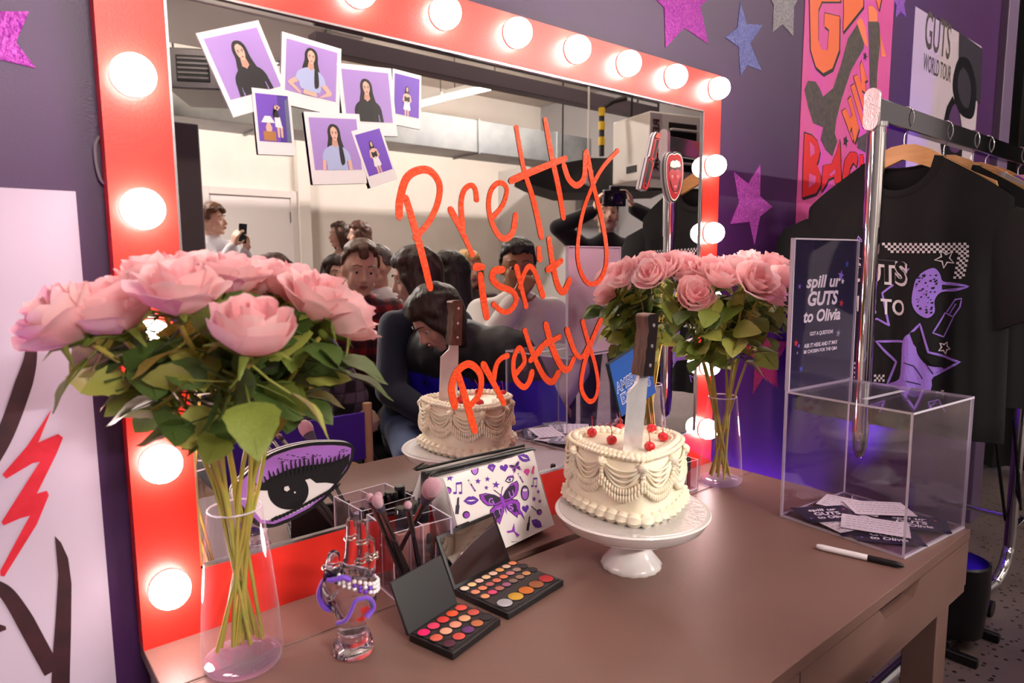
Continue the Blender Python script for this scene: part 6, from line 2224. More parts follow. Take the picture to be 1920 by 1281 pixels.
# local x to the +x side, local +y towards the mirror
MB().box2((-0.02, -0.44, -0.235), (0.46, 0.0, 0.235)).build('casing', mat('heater_white', '#dcd6ce', 0.3, coat=0.3), o, bevel=0.012)
MB().box2((-0.02, 0.0, -0.22), (0.085, 0.004, 0.22)).build('name_plate', mat('plate_grey', '#b5acac', 0.5), o)
t_ = MB()
text(t_, 'REZNOR', 0, 0, 0.36, 0.062, 0.006, 0, frame((0.032, 0, 0), (0, 0, -1), (-1, 0, 0)), bold=0.04)
t_.build('lettering', mat('heater_lettering', '#4c2a2c', 0.5), o, smooth=0)
MB().box2((0.15, -0.001, -0.17), (0.41, 0.004, 0.17)).build('louvre_opening', M_pipe, o)
for k in range(4):
    MB().box((0.28, 0.012, -0.115 + 0.078 * k), (0.25, 0.045, 0.014), 0, RX(0)).build('louvre', M_fix, o, bevel=0.002)
MB().box2((-0.024, -0.26, -0.17), (-0.019, -0.14, -0.12)).build('vent_slot', M_pipe, o)
MB().tube([(0.05, -0.3, 0.22), (0.05, -0.3, ZC - pc.z)], 0.008, 6).tube([(0.3, -0.3, 0.22), (0.3, -0.3, ZC - pc.z)], 0.008, 6).build('hanger_rods', M_pipe, o)
# gas pipe
pp = [mir(at(px, py, 4.9)) for px, py in ((1128, 292), (1128, 205), (1150, 190), (1175, 184))]
o = thing('gas_pipe', 'black gas pipe with yellow bands dropping beside the heater', 'pipe', tuple(pp[0]))
MB().tube([p - pp[0] for p in pp], 0.020, 10).build('pipe_run', M_pipe, o)
for f in (0.22, 0.55, 0.85):
    q = (pp[1] - pp[0]) * f
    MB().tube([q, q + Vector((0, 0, 0.06))], 0.025, 10).build('band', M_yel, o)
# black canopy, exit sign
pa, pb = mir(at(985, 352, 5.8)), mir(at(1215, 352, 5.8))
d = (pb - pa)
o = thing('black_canopy', 'black fabric canopy hanging below the heater', 'canopy', M=frame(pa, d, Vector((0, 0, 1)).cross(d)))
L = d.length
MB().prism([(0, 0.0), (L * 0.25, -0.08), (L * 1.1, -0.06), (L * 1.1, 0.20), (L * 0.5, 0.20), (L * 0.12, 0.13), (-0.1, 0.05)], -0.35, 0.35, 0, frame((0, 0, 0), (1, 0, 0), (0, 0, 1))).build('fabric', mat('canopy_black', '#131114', 0.7), o, bevel=0.01)
MB().tube([(L * 0.3, 0, 0.15), (L * 0.3, 0, ZC - pa.z)], 0.008, 6).tube([(L * 0.9, 0, 0.15), (L * 0.9, 0, ZC - pa.z)], 0.008, 6).build('hanger_rods', M_pipe, o)
pe = mir(at(1103, 332, 4.95))
o = thing('exit_sign', 'white exit sign with red letters under the gas pipe', 'sign', tuple(pe), rz=R(150))
MB().box((0, 0, 0), (0.20, 0.03, 0.12)).build('sign_box', mat('exit_white', '#e8dcdc', 0.4), o, bevel=0.004)
t_ = MB()
text(t_, 'EXIT', 0, 0, 0.16, 0.08, 0.0165, 0, frame((0, 0, 0), (1, 0, 0), (0, 0, 1)), bold=0.04)
t_.build('lettering', mat('exit_red', '#d02030', 0.5), o, smooth=0)
MB().tube([(0, 0, 0.06), (0, 0, ZC - pe.z)], 0.008, 6).build('hanger_rod', M_fix, o)
# grey partition right of the white wall
p = on_y(1002, 460, 6.9)
struct('wall_partition', MB().box2((p.x, -7.8, 0), (p.x + 0.12, -6.0, 2.75)), mat('partition_grey', '#a8a29e', 0.6), bevel=0.004)
struct('wall_partition_side', MB().box2((p.x + 0.12, -6.12, 0), (XR, -6.0, 2.75)), M_grey_wall)

# ------------------------------------------------------------------ people
SKIN = {'fair': '#e8bba4', 'tan': '#c08b68', 'brown': '#996a4a'}


def ik(a, b, l1, l2, hint):
    """elbow / knee position"""
    d = b - a
    L = min(d.length, (l1 + l2) * 0.995)
    dn = d.normalized()
    x = (l1 * l1 - l2 * l2 + L * L) / (2 * L)
    h = math.sqrt(max(0.0, l1 * l1 - x * x))
    hv = Vector(hint)
    hv = hv - dn * hv.dot(dn)
    hv = hv.normalized() if hv.length > 1e-4 else dn.orthogonal().normalized()
    return a + dn * x + hv * h, a + dn * L


def hand_cones(mb, wrist, d, palm_n, curl, s, right):
    """palm, four fingers and a thumb; d = direction of the hand"""
    d = d.normalized()
    n = (palm_n - d * palm_n.dot(d)).normalized()
    side = d.cross(n) * (1 if right else -1)
    for k in (-1, 0, 1):
        mb.cone(wrist + side * 0.012 * k * s, wrist + d * 0.078 * s + side * 0.022 * k * s, 0.017 * s, 0.014 * s, 8)
    for k, ln in enumerate((0.066, 0.076, 0.072, 0.056)):
        b0 = wrist + d * 0.082 * s + side * (-0.030 + 0.020 * k) * s
        a1 = curl * 0.7
        d1 = d * math.cos(a1) + n * math.sin(a1)
        a2 = curl * 1.9
        d2 = d * math.cos(a2) + n * math.sin(a2)
        m1 = b0 + d1 * ln * 0.55 * s
        mb.cone(b0, m1, 0.0088 * s, 0.0082 * s, 8)
        mb.cone(m1, m1 + d2 * ln * 0.5 * s, 0.0082 * s, 0.0066 * s, 8)
    t0 = wrist + d * 0.022 * s - side * 0.026 * s
    t1 = t0 + (d * 0.6 - side * 0.8 + n * 0.4).normalized() * 0.042 * s
    mb.cone(t0, t1, 0.0125 * s, 0.010 * s, 8)
    mb.cone(t1, t1 + (d * 0.85 - side * 0.25 + n * 0.5).normalized() * 0.032 * s, 0.0098 * s, 0.0078 * s, 8)


EYE_W = mat('eye_white', '#e6ddd8', 0.2)
EYE_I = mat('eye_iris', '#2a1a14', 0.2)


def person(label, at_, face, sit=True, height=1.72, skin='fair', lean=0.0, side=0.0, head=(0, 0, 0), hands=None, elbows=None, top=None, legs=None, hair=None, hair_col='#2a1a14', twist=0.0,
           build=1.0, sleeves=True, brow=True, beard=False, curl=0.6, collar=None, palm=None, shoes='#1c1a1c', neck_len=0.0, lips='#a85a55', seat=0.46, top_len=0.0, group='people seen in the mirror'):
    """at_ = floor point below the hips; face = heading in degrees (0 looks along +y)"""
    s = height / 1.72
    root = thing('person', label, 'person', (at_[0], at_[1], 0), R(face), group=group)
    hipz = (seat + 0.09) if sit else 0.93 * s
    hip = Vector((0, 0, hipz))
    up = Vector((math.sin(R(side)), math.sin(R(lean)), math.cos(R(lean)) * math.cos(R(side)))).normalized()
    fw = Vector((0, 1, 0))
    rt = fw.cross(up).normalized()
    rt = (Matrix.Rotation(R(twist), 3, up) @ rt)
    fw = up.cross(rt).normalized()
    chest = hip + up * 0.33 * s
    sh = hip + up * 0.475 * s
    nb = hip + up * 0.525 * s
    HM = Matrix.Rotation(R(head[0]), 3, 'Z') @ Matrix.Rotation(R(head[1]), 3, 'X') @ Matrix.Rotation(R(head[2]), 3, 'Y')
    hu, hf, hr_ = HM @ Vector((0, 0, 1)), HM @ Vector((0, 1, 0)), HM @ Vector((1, 0, 0))
    nt_ = nb + (up * 0.5 + hu * 0.5).normalized() * (0.075 + neck_len) * s
    hc = nt_ + hu * 0.085 * s + hf * 0.022 * s
    S_ = [sh - rt * 0.165 * s * build, sh + rt * 0.165 * s * build]
    H_ = [hip - rt * 0.09 * s, hip + rt * 0.09 * s]
    b = MB()

    def torso(mb, g, lo=0.0):
        for sg in (-1, 1):
            mb.cone(hip + rt * sg * 0.07 * s - up * (0.05 + lo) * s, chest + rt * sg * 0.075 * s * build, (0.105 + g) * s, (0.105 * build + g) * s, 14)
            mb.cone(chest + rt * sg * 0.075 * s * build, sh + rt * sg * 0.115 * s * build - up * 0.02 * s, (0.105 * build + g) * s, (0.072 * build + g) * s, 14)
            mb.cone(sh + rt * sg * 0.08 * s, nb + up * 0.005 * s, (0.055 + g) * s, (0.050 + g) * s, 12)
    torso(b, 0.0)
    b.cone(nb - up * 0.03 * s, nt_ + hu * 0.02 * s, 0.056 * s, 0.052 * s, 14)
    # head
    hs = s

    def hp_(x, y, z):
        return hc + hr_ * x * hs + hf * y * hs + hu * z * hs
    Mh = frame(hc, hr_, hf)
    b.ball((0, -0.012 * hs, 0.028 * hs), (0.074 * hs, 0.094 * hs, 0.090 * hs), 20, 14, 0, Mh)
    b.ball((0, 0.018 * hs, -0.030 * hs), (0.060 * hs, 0.066 * hs, 0.082 * hs), 18, 12, 0, Mh)
    b.cone(hp_(0, 0.052, -0.086), hp_(0, 0.060, -0.094), 0.024 * hs, 0.019 * hs, 10)
    b.cone(hp_(0, 0.082, 0.012), hp_(0, 0.100, -0.026), 0.0085 * hs, 0.0125 * hs, 10)
    for sg in (-1, 1):
        b.cone(hp_(0.010 * sg, 0.086, -0.030), hp_(0.012 * sg, 0.086, -0.031), 0.0085 * hs, 0.008 * hs, 8)
        b.cone(hp_(0.012 * sg, 0.078, 0.030), hp_(0.044 * sg, 0.064, 0.030), 0.0095 * hs, 0.009 * hs, 8)
        b.ball(tuple(hp_(0.076 * sg, -0.006, -0.008)), (0.010 * hs, 0.016 * hs, 0.030 * hs), 10, 8)
        b.cone(hp_(0.050 * sg, 0.010, -0.062), hp_(0.016 * sg, 0.052, -0.088), 0.020 * hs, 0.020 * hs, 8)
        b.cone(hp_(0.040 * sg, 0.052, -0.020), hp_(0.036 * sg, 0.060, -0.035), 0.018 * hs, 0.016 * hs, 8)
    b.cone(hp_(-0.018, 0.080, -0.058), hp_(0.018, 0.080, -0.058), 0.0085 * hs, 0.0085 * hs, 8)
    # arms
    tm = MB()
    elb, wr = [], []
    for i in (0, 1):
        sg = -1 if i == 0 else 1
        tg_ = Vector(hands[i]) if hands and hands[i] is not None else hip + rt * sg * 0.20 * s + fw * 0.22 * s + Vector((0, 0, 0.08))
        hint = Vector(elbows[i]) if elbows and elbows[i] is not None else rt * sg * 0.7 - fw * 0.5 - up * 0.5
        e, w_ = ik(S_[i], tg_, 0.285 * s, 0.255 * s, hint)
        elb.append(e)
        wr.append(w_)
        b.cone(S_[i], e, 0.050 * s * build, 0.038 * s, 12)
        b.cone(e, w_, 0.038 * s, 0.026 * s, 12)
        pn_ = Vector(palm[i]) if palm and palm[i] is not None else -up + fw * 0.2
        dd = (w_ - e).normalized()
        if palm and len(palm) > 2 and palm[2 + i] is not None:
            dd = Vector(palm[2 + i])
        hand_cones(b, w_, dd, pn_, curl, s, i == 1)
    # legs
    feet, knees = [], []
    for i in (0, 1):
        sg = -1 if i == 0 else 1
        if sit:
            k_ = H_[i] + Vector((0.06 * sg, 0.42 * s, 0.0))
            k_.z = seat + 0.06
            f_ = Vector((k_.x + 0.01 * sg, k_.y + 0.02, 0.085))
        else:
            k_ = Vector((H_[i].x + 0.015 * sg, H_[i].y + 0.02, 0.49 * s))
            f_ = Vector((H_[i].x + 0.02 * sg, H_[i].y - 0.01, 0.085))
        knees.append(k_)
        feet.append(f_)
        b.cone(H_[i], k_, 0.092 * s, 0.060 * s, 14)
        b.cone(k_, f_, 0.060 * s, 0.038 * s, 12)
        b.cone(f_ + Vector((0, -0.02, -0.045)), f_ + Vector((0.01 * sg, 0.14, -0.055)), 0.034, 0.028, 10)
    M_sk = mat('skin_' + skin, SKIN[skin], 0.5, sss=0.15)
    place(blob(b, 0.0085, 3, 'body', M_sk), 'body', root, T())
    # garments
    if top:
        g = top.get('g', 0.014)
        tm = MB()
        torso(tm, g, top_len)
        tm.cone(nb - up * 0.04 * s, nb + up * 0.006 * s, (0.060 + g * 0.6) * s, (0.058 + g * 0.5) * s, 14)
        for i in (0, 1):
            if sleeves:
                tm.cone(S_[i], elb[i], (0.052 * build + g) * s, (0.042 + g) * s, 12)
                if sleeves != 'short':
                    tm.cone(elb[i], elb[i].lerp(wr[i], 0.93), (0.042 + g) * s, (0.032 + g * 0.8) * s, 12)
        lm = top.get('pick')
        mats_ = top['mats']
        me = blob(tm, 0.012, 3, top.get('name', 'top'), mats_, (lambda c_, f_=lm: f_(c_)) if lm else None)
        place(me, top.get('name', 'top'), root, T())
    if collar:
        cmb = MB()
        ringp = [nb + up * 0.012 * s + rt * 0.062 * s * math.cos(q) + fw * 0.066 * s * math.sin(q) + up * (0.012 * s * -math.sin(q)) for q in [2 * PI * k / 16 for k in range(17)]]
        cmb.tube(ringp, 0.014 * s, 8, caps=False, flat=1.0)
        cmb.build('collar', collar, root, smooth=80)
    if legs:
        lm = MB()
        for i in (0, 1):
            lm.cone(H_[i], knees[i], 0.102 * s, 0.072 * s, 14)
            lm.cone(knees[i], feet[i] + Vector((0, 0, 0.01)), 0.072 * s, 0.056 * s, 12)
        lm.cone(H_[0] - up * 0.0, H_[1], 0.115 * s, 0.115 * s, 14)
        lm.cone(H_[0] + up * 0.06 * s, H_[1] + up * 0.06 * s, 0.110 * s, 0.110 * s, 14)
        place(blob(lm, 0.012, 3, 'trousers', legs), 'trousers', root, T())
    for i in (0, 1):
        sg = -1 if i == 0 else 1
        sm_ = MB()
        f_ = feet[i]
        sm_.cone(f_ + Vector((0, -0.03, -0.042)), f_ + Vector((0.01 * sg, 0.16, -0.050)), 0.042, 0.034, 12)
        sm_.cone(f_ + Vector((0, -0.01, 0.0)), f_ + Vector((0, 0.0, -0.03)), 0.044, 0.044, 12)
        sm_.build('shoe', mat('shoe_' + shoes[1:], shoes, 0.5), root, smooth=80)
    # face
    for sg in (-1, 1):
        em = MB()
        em.ball((0, 0, 0), 0.0102 * hs, 12, 8, 0, frame(hp_(0.031 * sg, 0.063, 0.005), hr_, hf))
        em.ball((0, 0.0070 * hs, 0), (0.0062 * hs, 0.0045 * hs, 0.0064 * hs), 10, 6, 1, frame(hp_(0.031 * sg, 0.063, 0.004), hr_, hf))
        em.build('eye', [EYE_W, EYE_I], root, smooth=80)
    M_hair = mat('hair_' + hair_col[1:], hair_col, 0.45, var=tuple(min(1, c_ * 1.8) for c_ in hexc(hair_col)), scale=60, stretch=(1, 1, 0.12), bump=0.6)
    if brow:
        bm_ = MB()
        for sg in (-1, 1):
            bm_.tube([hp_(0.012 * sg, 0.090, 0.034), hp_(0.032 * sg, 0.083, 0.040), hp_(0.052 * sg, 0.066, 0.032)], [0.004 * hs, 0.0042 * hs, 0.002 * hs], 6, flat=0.6)
        bm_.build('eyebrows', M_hair, root, smooth=80)
    lp = MB()
    lp.tube([hp_(-0.024, 0.078, -0.056), hp_(-0.010, 0.0895, -0.053), hp_(0, 0.089, -0.054), hp_(0.010, 0.0895, -0.053), hp_(0.024, 0.078, -0.056)], [0.001, 0.0042 * hs, 0.0036 * hs, 0.0042 * hs, 0.001], 6)
    lp.tube([hp_(-0.020, 0.079, -0.060), hp_(0, 0.089, -0.064), hp_(0.020, 0.079, -0.060)], [0.001, 0.0052 * hs, 0.001], 6)
    lp.build('lips', mat('lips_' + lips[1:], lips, 0.4), root, smooth=80)
    # hair
    if hair:
        hm = MB()
        q = random.Random(len(label))
        style = hair
        if style == 'cap':
            hm.ball((0, -0.012 * hs, 0.042 * hs), (0.088 * hs, 0.108 * hs, 0.086 * hs), 20, 14, 0, Mh)
            hm.cone(hp_(-0.04, 0.085, 0.035), hp_(0.04, 0.085, 0.035), 0.016 * hs, 0.016 * hs, 8)
        else:
            for k in range(460 if style in ('short', 'grey') else 230):
                z = q.uniform(-0.55, 1.0)
                a = q.uniform(0, 2 * PI)
                rr = math.sqrt(max(0, 1 - z * z))
                x_, y_ = rr * math.cos(a), rr * math.sin(a)
                front = y_ > 0.15
                if front and z < (0.42 if style in ('short', 'curly', 'grey') else 0.50):
                    continue
                if style in ('short', 'grey') and z < -0.25:
                    continue
                if z < -0.2 and abs(x_) > 0.8 and style in ('short', 'curly', 'grey'):
                    continue
                th = {'short': 0.004, 'grey': 0.003, 'curly': 0.012}.get(style, 0.010)
                if style in ('short',) and z > 0.6:
                    th += 0.012
                rad = {'short': 0.012, 'grey': 0.011, 'curly': 0.024}.get(style, 0.022)
                p_ = Vector((x_ * (0.074 + th), -0.012 + y_ * (0.094 + th), 0.028 + z * (0.090 + th))) * hs
                hm.ball(tuple(Mh @ p_), rad * hs * q.uniform(0.8, 1.15), 8, 6)
            if style in ('long', 'longer', 'bob', 'down'):
                ln = {'long': 0.30, 'longer': 0.42, 'bob': 0.13, 'down': 0.30}[style]
                for k in range(26):
                    a = PI + PI * k / 25 + 0.0
                    x_, y_ = math.cos(a), math.sin(a)
                    p0 = hp_(x_ * 0.085, -0.012 + y_ * 0.098, 0.0)
                    out = (hr_ * x_ + hf * y_) * 0.022 * s
                    drop_dir = Vector((0, 0, -1)) if style != 'down' else (hf * 0.25 - Vector((0, 0, 1))).normalized()
                    p1 = p0 + out + drop_dir * ln * 0.5 * s
                    p2 = p0 + out * (1.4 if style == 'long' else 1.1) + drop_dir * ln * q.uniform(0.85, 1.05) * s - up * 0.0
                    if abs(x_) > 0.6 and style in ('long', 'longer'):
                        p2 = p2 + fw * 0.05 * s
                    hm.cone(p0, p1, 0.022 * s, 0.022 * s, 7)
                    hm.cone(p1, p2, 0.022 * s, 0.012 * s, 7)
                for sg in (-1, 1):
                    hm.cone(hp_(0.030 * sg, 0.050, 0.112), hp_(0.078 * sg, 0.040, 0.010), 0.016 * s, 0.018 * s, 8)
                    hm.cone(hp_(0.080 * sg, 0.030, 0.010), hp_(0.088 * sg, 0.005, -0.11), 0.024 * s, 0.022 * s, 8)
                    hm.cone(hp_(0.084 * sg, -0.010, 0.03), hp_(0.090 * sg, -0.010, -0.08), 0.026 * s, 0.024 * s, 8)
        nm = 'hair' if style != 'cap' else 'cap'
        place(blob(hm, 0.010, 2, nm, M_hair), nm, root, T())
    if beard:
        bm_ = MB()
        for sg in (-1, 1):
            bm_.tube([hp_(0.066 * sg, 0.012, -0.035), hp_(0.056 * sg, 0.040, -0.072), hp_(0.024 * sg, 0.072, -0.094), hp_(0, 0.080, -0.096)], [0.008 * hs, 0.014 * hs, 0.013 * hs, 0.013 * hs], 8, flat=0.8)
            bm_.tube([hp_(0.004 * sg, 0.092, -0.045), hp_(0.028 * sg, 0.076, -0.050)], [0.005 * hs, 0.004 * hs], 6)
        bm_.build('beard', mat('beard_' + hair_col[1:], hair_col, 0.8), root, smooth=80)
    return root, dict(hc=hc, hp=hp_, wr=wr, nb=nb, up=up, rt=rt, fw=fw, s=s)


def plaid(name, base, c1, c2, sc=9.0):
    if name in MATS:
        return MATS[name]
    m = mat(name, base, 0.85)
    nt = m.node_tree
    b_ = nt.nodes['Principled BSDF']
    tc = nt.nodes.new('ShaderNodeTexCoord')
    cur = None
    prev = hexc(base)
    for axis, col, fac in (('BANDS_Z', c1, 0.75), ('BANDS_X', c1, 0.6), ('Z2', c2, 0.6), ('X2', c2, 0.6)):
        wv = nt.nodes.new('ShaderNodeTexWave')
        wv.wave_type = 'BANDS'
        wv.bands_direction = 'Z' if 'Z' in axis else 'X'
        fine = axis in ('Z2', 'X2')
        wv.inputs['Scale'].default_value = sc * (2.0 if fine else 1.0) / 3.14
        nt.links.new(tc.outputs['Object'], wv.inputs['Vector'])
        rp = nt.nodes.new('ShaderNodeValToRGB')
        rp.color_ramp.interpolation = 'CONSTANT'
        rp.color_ramp.elements[0].color = (0, 0, 0, 1)
        rp.color_ramp.elements[1].color = (fac, fac, fac, 1)
        rp.color_ramp.elements[1].position = 0.93 if fine else 0.5
        nt.links.new(wv.outputs['Fac'], rp.inputs['Fac'])
        mx = nt.nodes.new('ShaderNodeMix')
        mx.data_type = 'RGBA'
        nt.links.new(rp.outputs['Color'], mx.inputs[0])
        if cur is None:
            mx.inputs[6].default_value = (*prev, 1)
        else:
            nt.links.new(cur, mx.inputs[6])
        mx.inputs[7].default_value = (*hexc(col), 1)
        cur = mx.outputs[2]
    nt.links.new(cur, b_.inputs['Base Color'])
    return m


def cloth(name, col, var=None, **k):
    return mat(name, col, 0.85, var=var, scale=12, sheen=0.2, **k)


def ground(px, py, t, dz=0.0):
    """floor point below a head seen at px, py in the mirror"""
    p_ = mir(at(px, py, t))
    return p_


M_jean = cloth('denim_blue', '#2c3e66', '#3a5080')
M_dark_tr = cloth('dark_trousers', '#1d1c22')
chair_n = [0]


def chair(label, x, y, face, seat=0.46):
    o = thing('folding_chair', label, 'chair', (x, y, 0), R(face), group='audience chairs')
    M_c = mat('chair_black', '#17161a', 0.5)
    MB().box((0, 0.03, seat - 0.055), (0.42, 0.42, 0.03)).build('seat', M_c, o, bevel=0.008)
    MB().box((0, -0.215, seat + 0.16), (0.42, 0.025, 0.16)).build('backrest', M_c, o, bevel=0.008)
    for sx in (-1, 1):
        MB().tube([(0.20 * sx, -0.215, seat + 0.24), (0.20 * sx, -0.20, seat - 0.05), (0.20 * sx, -0.20, 0.0)], 0.012, 8).build('leg', M_c, o)
        MB().tube([(0.20 * sx, 0.22, seat - 0.06), (0.20 * sx, 0.23, 0.0)], 0.012, 8).build('leg', M_c, o)
    return o


def seated(label, chair_label, px, py, t, face, headup=0.79, off=(0, 0), **k):
    """sit a person so that the head lands where the mirror shows it; headup = head centre above the hips"""
    p_ = mir(at(px, py, t))
    return (p_.x + off[0], p_.y + off[1]), p_


# 1 young man with a phone, standing by the white door
p_ = mir(at(402, 418, 5.15))
hgt = 1.72
r1, d1_ = person('curly-haired young man in a white sweater filming with his phone by the door', (p_.x - 0.02, p_.y), -25, sit=False, height=1.70, skin='fair', head=(-28, 4, 0), top=dict(mats=[cloth('sweater_white', '#d9d4da')], name='sweater', g=0.020),
                 legs=M_dark_tr, hair='curly', hair_col='#5a3a24', hands=[(-0.04, 0.26, 1.40), (0.09, 0.25, 1.37)], elbows=[(-0.3, 0.2, -1), (0.3, 0.2, -1)], palm=[(1, 0, 0), (-1, 0, 0), (0.1, 0.3, 1), (-0.1, 0.3, 1)], curl=0.55, lips='#a8504c')
ph = thing('phone', 'dark phone held up by the young man in the white sweater', 'phone', M=r1.matrix_basis @ T(0.02, 0.30, 1.495) @ RX(R(-8)))
MB().box((0, 0, 0), (0.075, 0.009, 0.15)).build('phone_case', M_gcap, ph, bevel=0.004)
MB().lathe([(0.001, 0.0046), (0.012, 0.0046), (0.012, 0.007), (0.001, 0.007)], 16, 0, T(0.02, 0, 0.05) @ RX(R(90))).build('lens', mat('lens_grey', '#6a6a72', 0.2, 0.5), ph)
# 2, 3 two young women far behind
p_ = mir(at(640, 442, 6.2))
person('brown-haired woman in profile standing left of the pair at the far wall', (p_.x, p_.y), 95, sit=False, height=1.62, skin='fair', head=(0, 0, 0), top=dict(mats=[cloth('top_beige', '#b08a78')], name='top', g=0.010), legs=M_dark_tr, hair='longer', hair_col='#3a241a', sleeves=False)
p_ = mir(at(676, 440, 6.1))
person('brown-haired woman standing right of the pair, hair down her back', (p_.x, p_.y), 110, sit=False, height=1.62, skin='fair', head=(0, 0, 0), top=dict(mats=[cloth('top_cream', '#c0a48e')], name='top', g=0.010), legs=M_dark_tr, hair='longer', hair_col='#4a2c1e', sleeves=False)
# 4 man in red plaid
p_ = mir(at(668, 515, 3.1))
PX, PY = p_.x + 0.02, p_.y - 0.10
person('man with short brown hair in a red plaid shirt, smiling and looking down', (PX, PY), 12, sit=True, height=1.76, skin='fair', lean=12, head=(4, -12, 4), top=dict(mats=[plaid('plaid_red', '#a01622', '#181220', '#5a3038', 15)], name='plaid_shirt', g=0.022),
       legs=cloth('grey_trousers', '#7c7670'), hair='short', hair_col='#4a3020', beard=False, collar=plaid('plaid_red', '', '', ''), hands=[(-0.10, 0.42, 0.66), (0.10, 0.44, 0.66)], seat=0.46)
chair('black chair under the man in red plaid', PX, PY, 12)
# 5 grey-haired man behind
p_ = mir(at(722, 508, 3.8))
person('grey-haired man in a white collared shirt behind the red plaid man', (p_.x, p_.y - 0.03), 60, sit=True, height=1.74, skin='fair', lean=4, head=(25, 0, 0), top=dict(mats=[cloth('shirt_white', '#dad6da')], name='shirt', g=0.018), legs=M_dark_tr, hair='grey', hair_col='#5c5450', collar=cloth('shirt_white', '#dad6da'))
chair('black chair under the grey-haired man', p_.x, p_.y - 0.03, 60)
# 6 woman half hidden left of the plaid man
p_ = mir(at(632, 492, 4.2))
person('dark-haired woman half hidden behind the roses left of the red plaid man', (p_.x, p_.y - 0.03), 20, sit=True, height=1.60, skin='fair', head=(-10, 0, 0), top=dict(mats=[cloth('top_grey', '#4a4650')], name='top'), legs=M_dark_tr, hair='long', hair_col='#2e1d16')
chair('black chair under the half-hidden woman', p_.x, p_.y - 0.03, 20)
# 7 red-haired head
p_ = mir(at(508, 486, 3.4))
person('person with dark reddish hair, only the crown showing above the roses', (p_.x, p_.y), -50, sit=True, height=1.60, skin='fair', head=(-20, 0, 0), top=dict(mats=[cloth('top_wine', '#3c2830')], name='top'), legs=M_dark_tr, hair='long', hair_col='#3c1c18')
chair('black chair under the reddish-haired person', p_.x, p_.y, -50)
# 8 grey check person in the director's chair, back to the mirror
qa, qb = on_y(395, 800, 0.985), on_y(697, 771, 0.985)
cx_, cy_ = (qa.x + qb.x) / 2, -0.985 - 0.23
cw_ = (qb.x - qa.x)
cvz1 = on_y(640, 779, 0.985).z
cvz0 = on_y(640, 870, 0.985).z
person('person in a grey buffalo-check jacket and black cap, back turned in the purple chair', (cx_ + 0.05, cy_ - 0.06), 180, sit=True, height=1.70, skin='fair', lean=6, side=6, head=(0, -6, 0), build=1.15, top=dict(mats=[plaid('check_grey', '#26232a', '#77727c', '#3a363e', 11)], name='jacket', g=0.028),
       legs=M_dark_tr, hair='cap', hair_col='#16151a', hands=[(-0.22, 0.30, 0.66), (0.22, 0.30, 0.66)], seat=0.40)
dc = thing('directors_chair', "wooden director's chair with purple canvas back, nearest the mirror", 'chair', (cx_, cy_, 0), R(180))
M_ply = mat('chair_wood', '#d8b48c', 0.45, var='#cfa67c', scale=10)
M_canv = mat('purple_canvas', '#4a27a8', 0.8, bump=0.1, bscale=400)
hw_ = cw_ / 2
MB().box((0, -0.23, (cvz0 + cvz1) / 2), (cw_, 0.012, cvz1 - cvz0)).build('canvas_back', M_canv, dc, bevel=0.003)
MB().box((0, 0.03, 0.375), (cw_ - 0.06, 0.40, 0.012)).build('canvas_seat', M_canv, dc, bevel=0.003)
for sx in (-1, 1):
    px_ = (hw_ - 0.016) * sx
    MB().tube([(px_, -0.23, 0.50), (px_, -0.23, cvz1 + 0.028)], 0.015, 12).build('back_post', M_ply, dc)
    MB().box((px_, 0.0, 0.555), (0.05, 0.50, 0.022)).build('armrest', M_ply, dc, bevel=0.004)
    MB().box((px_, 0.03, 0.38), (0.03, 0.44, 0.04)).build('seat_rail', M_ply, dc, bevel=0.004)
    MB().box((px_, -0.17, 0.46), (0.028, 0.03, 0.18)).box((px_, 0.19, 0.46), (0.028, 0.03, 0.18)).build('arm_post', M_ply, dc, bevel=0.003)
    for sy in (-1, 1):
        MB().tube([(px_, 0.03 + 0.19 * sy, 0.36), (-px_ * 0.9, 0.03 + 0.205 * sy, 0.03)], 0.014, 8).build('leg', M_ply, dc)
    MB().box((px_ * 0.92, 0.03, 0.0165), (0.035, 0.48, 0.033)).build('foot_rail', M_ply, dc, bevel=0.004)
# 9 woman in navy jacket with hands in her lap
p_ = mir(at(806, 548, 2.8))
NX, NY = p_.x + 0.02, p_.y - 0.10
_, dn_ = person('long dark-haired woman in a navy padded jacket, hands in her lap', (NX, NY), 18, sit=True, height=1.66, skin='fair', lean=10, head=(105, -14, 0), top=dict(mats=[cloth('puffer_navy', '#1a2238', bump=0.3, bscale=14)], name='jacket', g=0.024), build=0.88, legs=M_jean, hair='longer', hair_col='#2c1b15',
                hands=[(-0.05, 0.36, 0.66), (0.07, 0.37, 0.66)], palm=[(0.6, 0, -0.8), (-0.6, 0, -0.8)], curl=0.7)
chair('black chair under the woman in the navy jacket', NX, NY, 18)
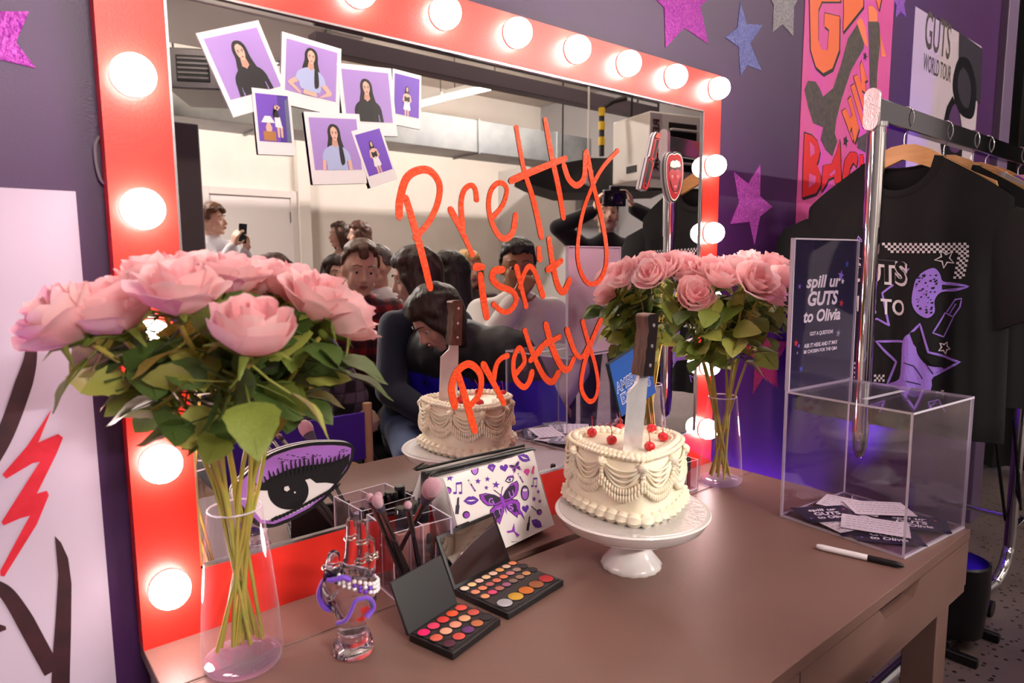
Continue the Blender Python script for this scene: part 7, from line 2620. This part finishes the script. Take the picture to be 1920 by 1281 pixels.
# 10 bending woman in black and blue puffer
p_ = mir(at(838, 570, 2.5))
QX, QY = p_.x + 0.41, p_.y - 0.13
pb_ = [mat('puffer_black', '#1c1c22', 0.6, bump=0.35, bscale=10), mat('puffer_blue', '#3020d8', 0.55, bump=0.35, bscale=10)]
_, db_ = person('bowed dark-haired woman in a black and blue puffer jacket with hoop earring', (QX, QY), 72, sit=True, height=1.68, skin='fair', lean=40, head=(30, -42, 0), build=1.15, top=dict(mats=pb_, name='puffer_jacket', g=0.055, pick=lambda c_: 1 if c_.z < 0.85 - 0.12 * max(0.0, c_.y - 0.1) else 0),
                legs=M_dark_tr, hair='bob', hair_col='#241712', hands=[(-0.10, 0.38, 0.63), (0.12, 0.38, 0.60)])
for sg in (-1, 1):
    e_ = db_['hp'](0.090 * sg, 0.0, -0.055)
    MB().lathe([(0.016 + 0.0025 * math.cos(q), 0.0025 * math.sin(q)) for q in [2 * PI * k / 8 for k in range(8)]], 20, 0, T(*e_) @ RY(R(90)), close=True).build('hoop_earring', M_sil, _, smooth=80)
chair('black chair under the bowed woman in the puffer jacket', QX, QY, 72)
# 11 black-haired, 12 blonde
p_ = mir(at(846, 525, 3.5))
person('person with long black hair behind the bowed woman, face turned away', (p_.x, p_.y), 120, sit=True, height=1.62, skin='fair', head=(0, 0, 0), top=dict(mats=[cloth('top_black', '#1c1a20')], name='top'), legs=M_dark_tr, hair='longer', hair_col='#17110f')
chair('black chair under the black-haired person', p_.x, p_.y, 120)
p_ = mir(at(876, 512, 4.3))
person('blonde woman with long hair behind the black-haired person', (p_.x, p_.y), 30, sit=True, height=1.66, skin='fair', head=(-20, 0, 0), top=dict(mats=[cloth('top_brown', '#4a3632')], name='top'), legs=M_dark_tr, hair='longer', hair_col='#c9a56a')
chair('black chair under the blonde woman', p_.x, p_.y, 30)
# 13 man in cream sweater, hand at mouth
p_ = mir(at(988, 538, 3.1))
UX, UY = p_.x, p_.y - 0.08
mm_, dm_ = person('dark-haired man in a cream sweater with his hand over his mouth', (UX, UY), 35, sit=True, height=1.74, skin='brown', lean=8, head=(0, -4, 0), top=dict(mats=[cloth('sweater_cream', '#d3ccc6')], name='sweater', g=0.024), legs=M_dark_tr, hair='short', hair_col='#17110f',
                  hands=[(-0.03, 0.25, 1.09), (0.16, 0.34, 0.66)], elbows=[(-0.6, 0.3, -1), None], palm=[(0.2, -1, 0.2), None, (0.5, 0.1, 0.75), None], curl=0.7)
chair('black chair under the man in the cream sweater', UX, UY, 35)
# 14 photographer with camera raised
p_ = mir(at(1135, 445, 4.4))
KX, KY = p_.x, p_.y
mp_, dp_ = person('photographer in black holding a camera above his face with both arms raised', (KX, KY), 35, sit=False, height=1.66, skin='fair', lean=4, head=(0, 12, 0), top=dict(mats=[cloth('top_black', '#1c1a20')], name='sweater', g=0.018), legs=M_dark_tr, hair='short', hair_col='#2a1c16',
                  hands=[(-0.12, 0.20, 1.58), (0.13, 0.19, 1.60)], elbows=[(-1, 0.1, -0.3), (1, 0.1, -0.3)], palm=[(1, 0, 0), (-1, 0, 0), (0.3, 0.2, 1), (-0.3, 0.2, 1)], curl=0.6)
cm_ = thing('camera', 'black camera held up by the photographer in black', 'camera', M=mp_.matrix_basis @ T(0, 0.24, 1.655) @ RX(R(-8)))
MB().box((0, 0, 0), (0.14, 0.06, 0.10)).box((0, 0, 0.06), (0.06, 0.05, 0.03)).build('camera_body', M_blk, cm_, bevel=0.006)
MB().lathe([(0.038, 0.03), (0.038, 0.10), (0.042, 0.11), (0.036, 0.112), (0.030, 0.10), (0.002, 0.098)], 24, 0, RX(R(-90))).build('lens', M_gcap, cm_)
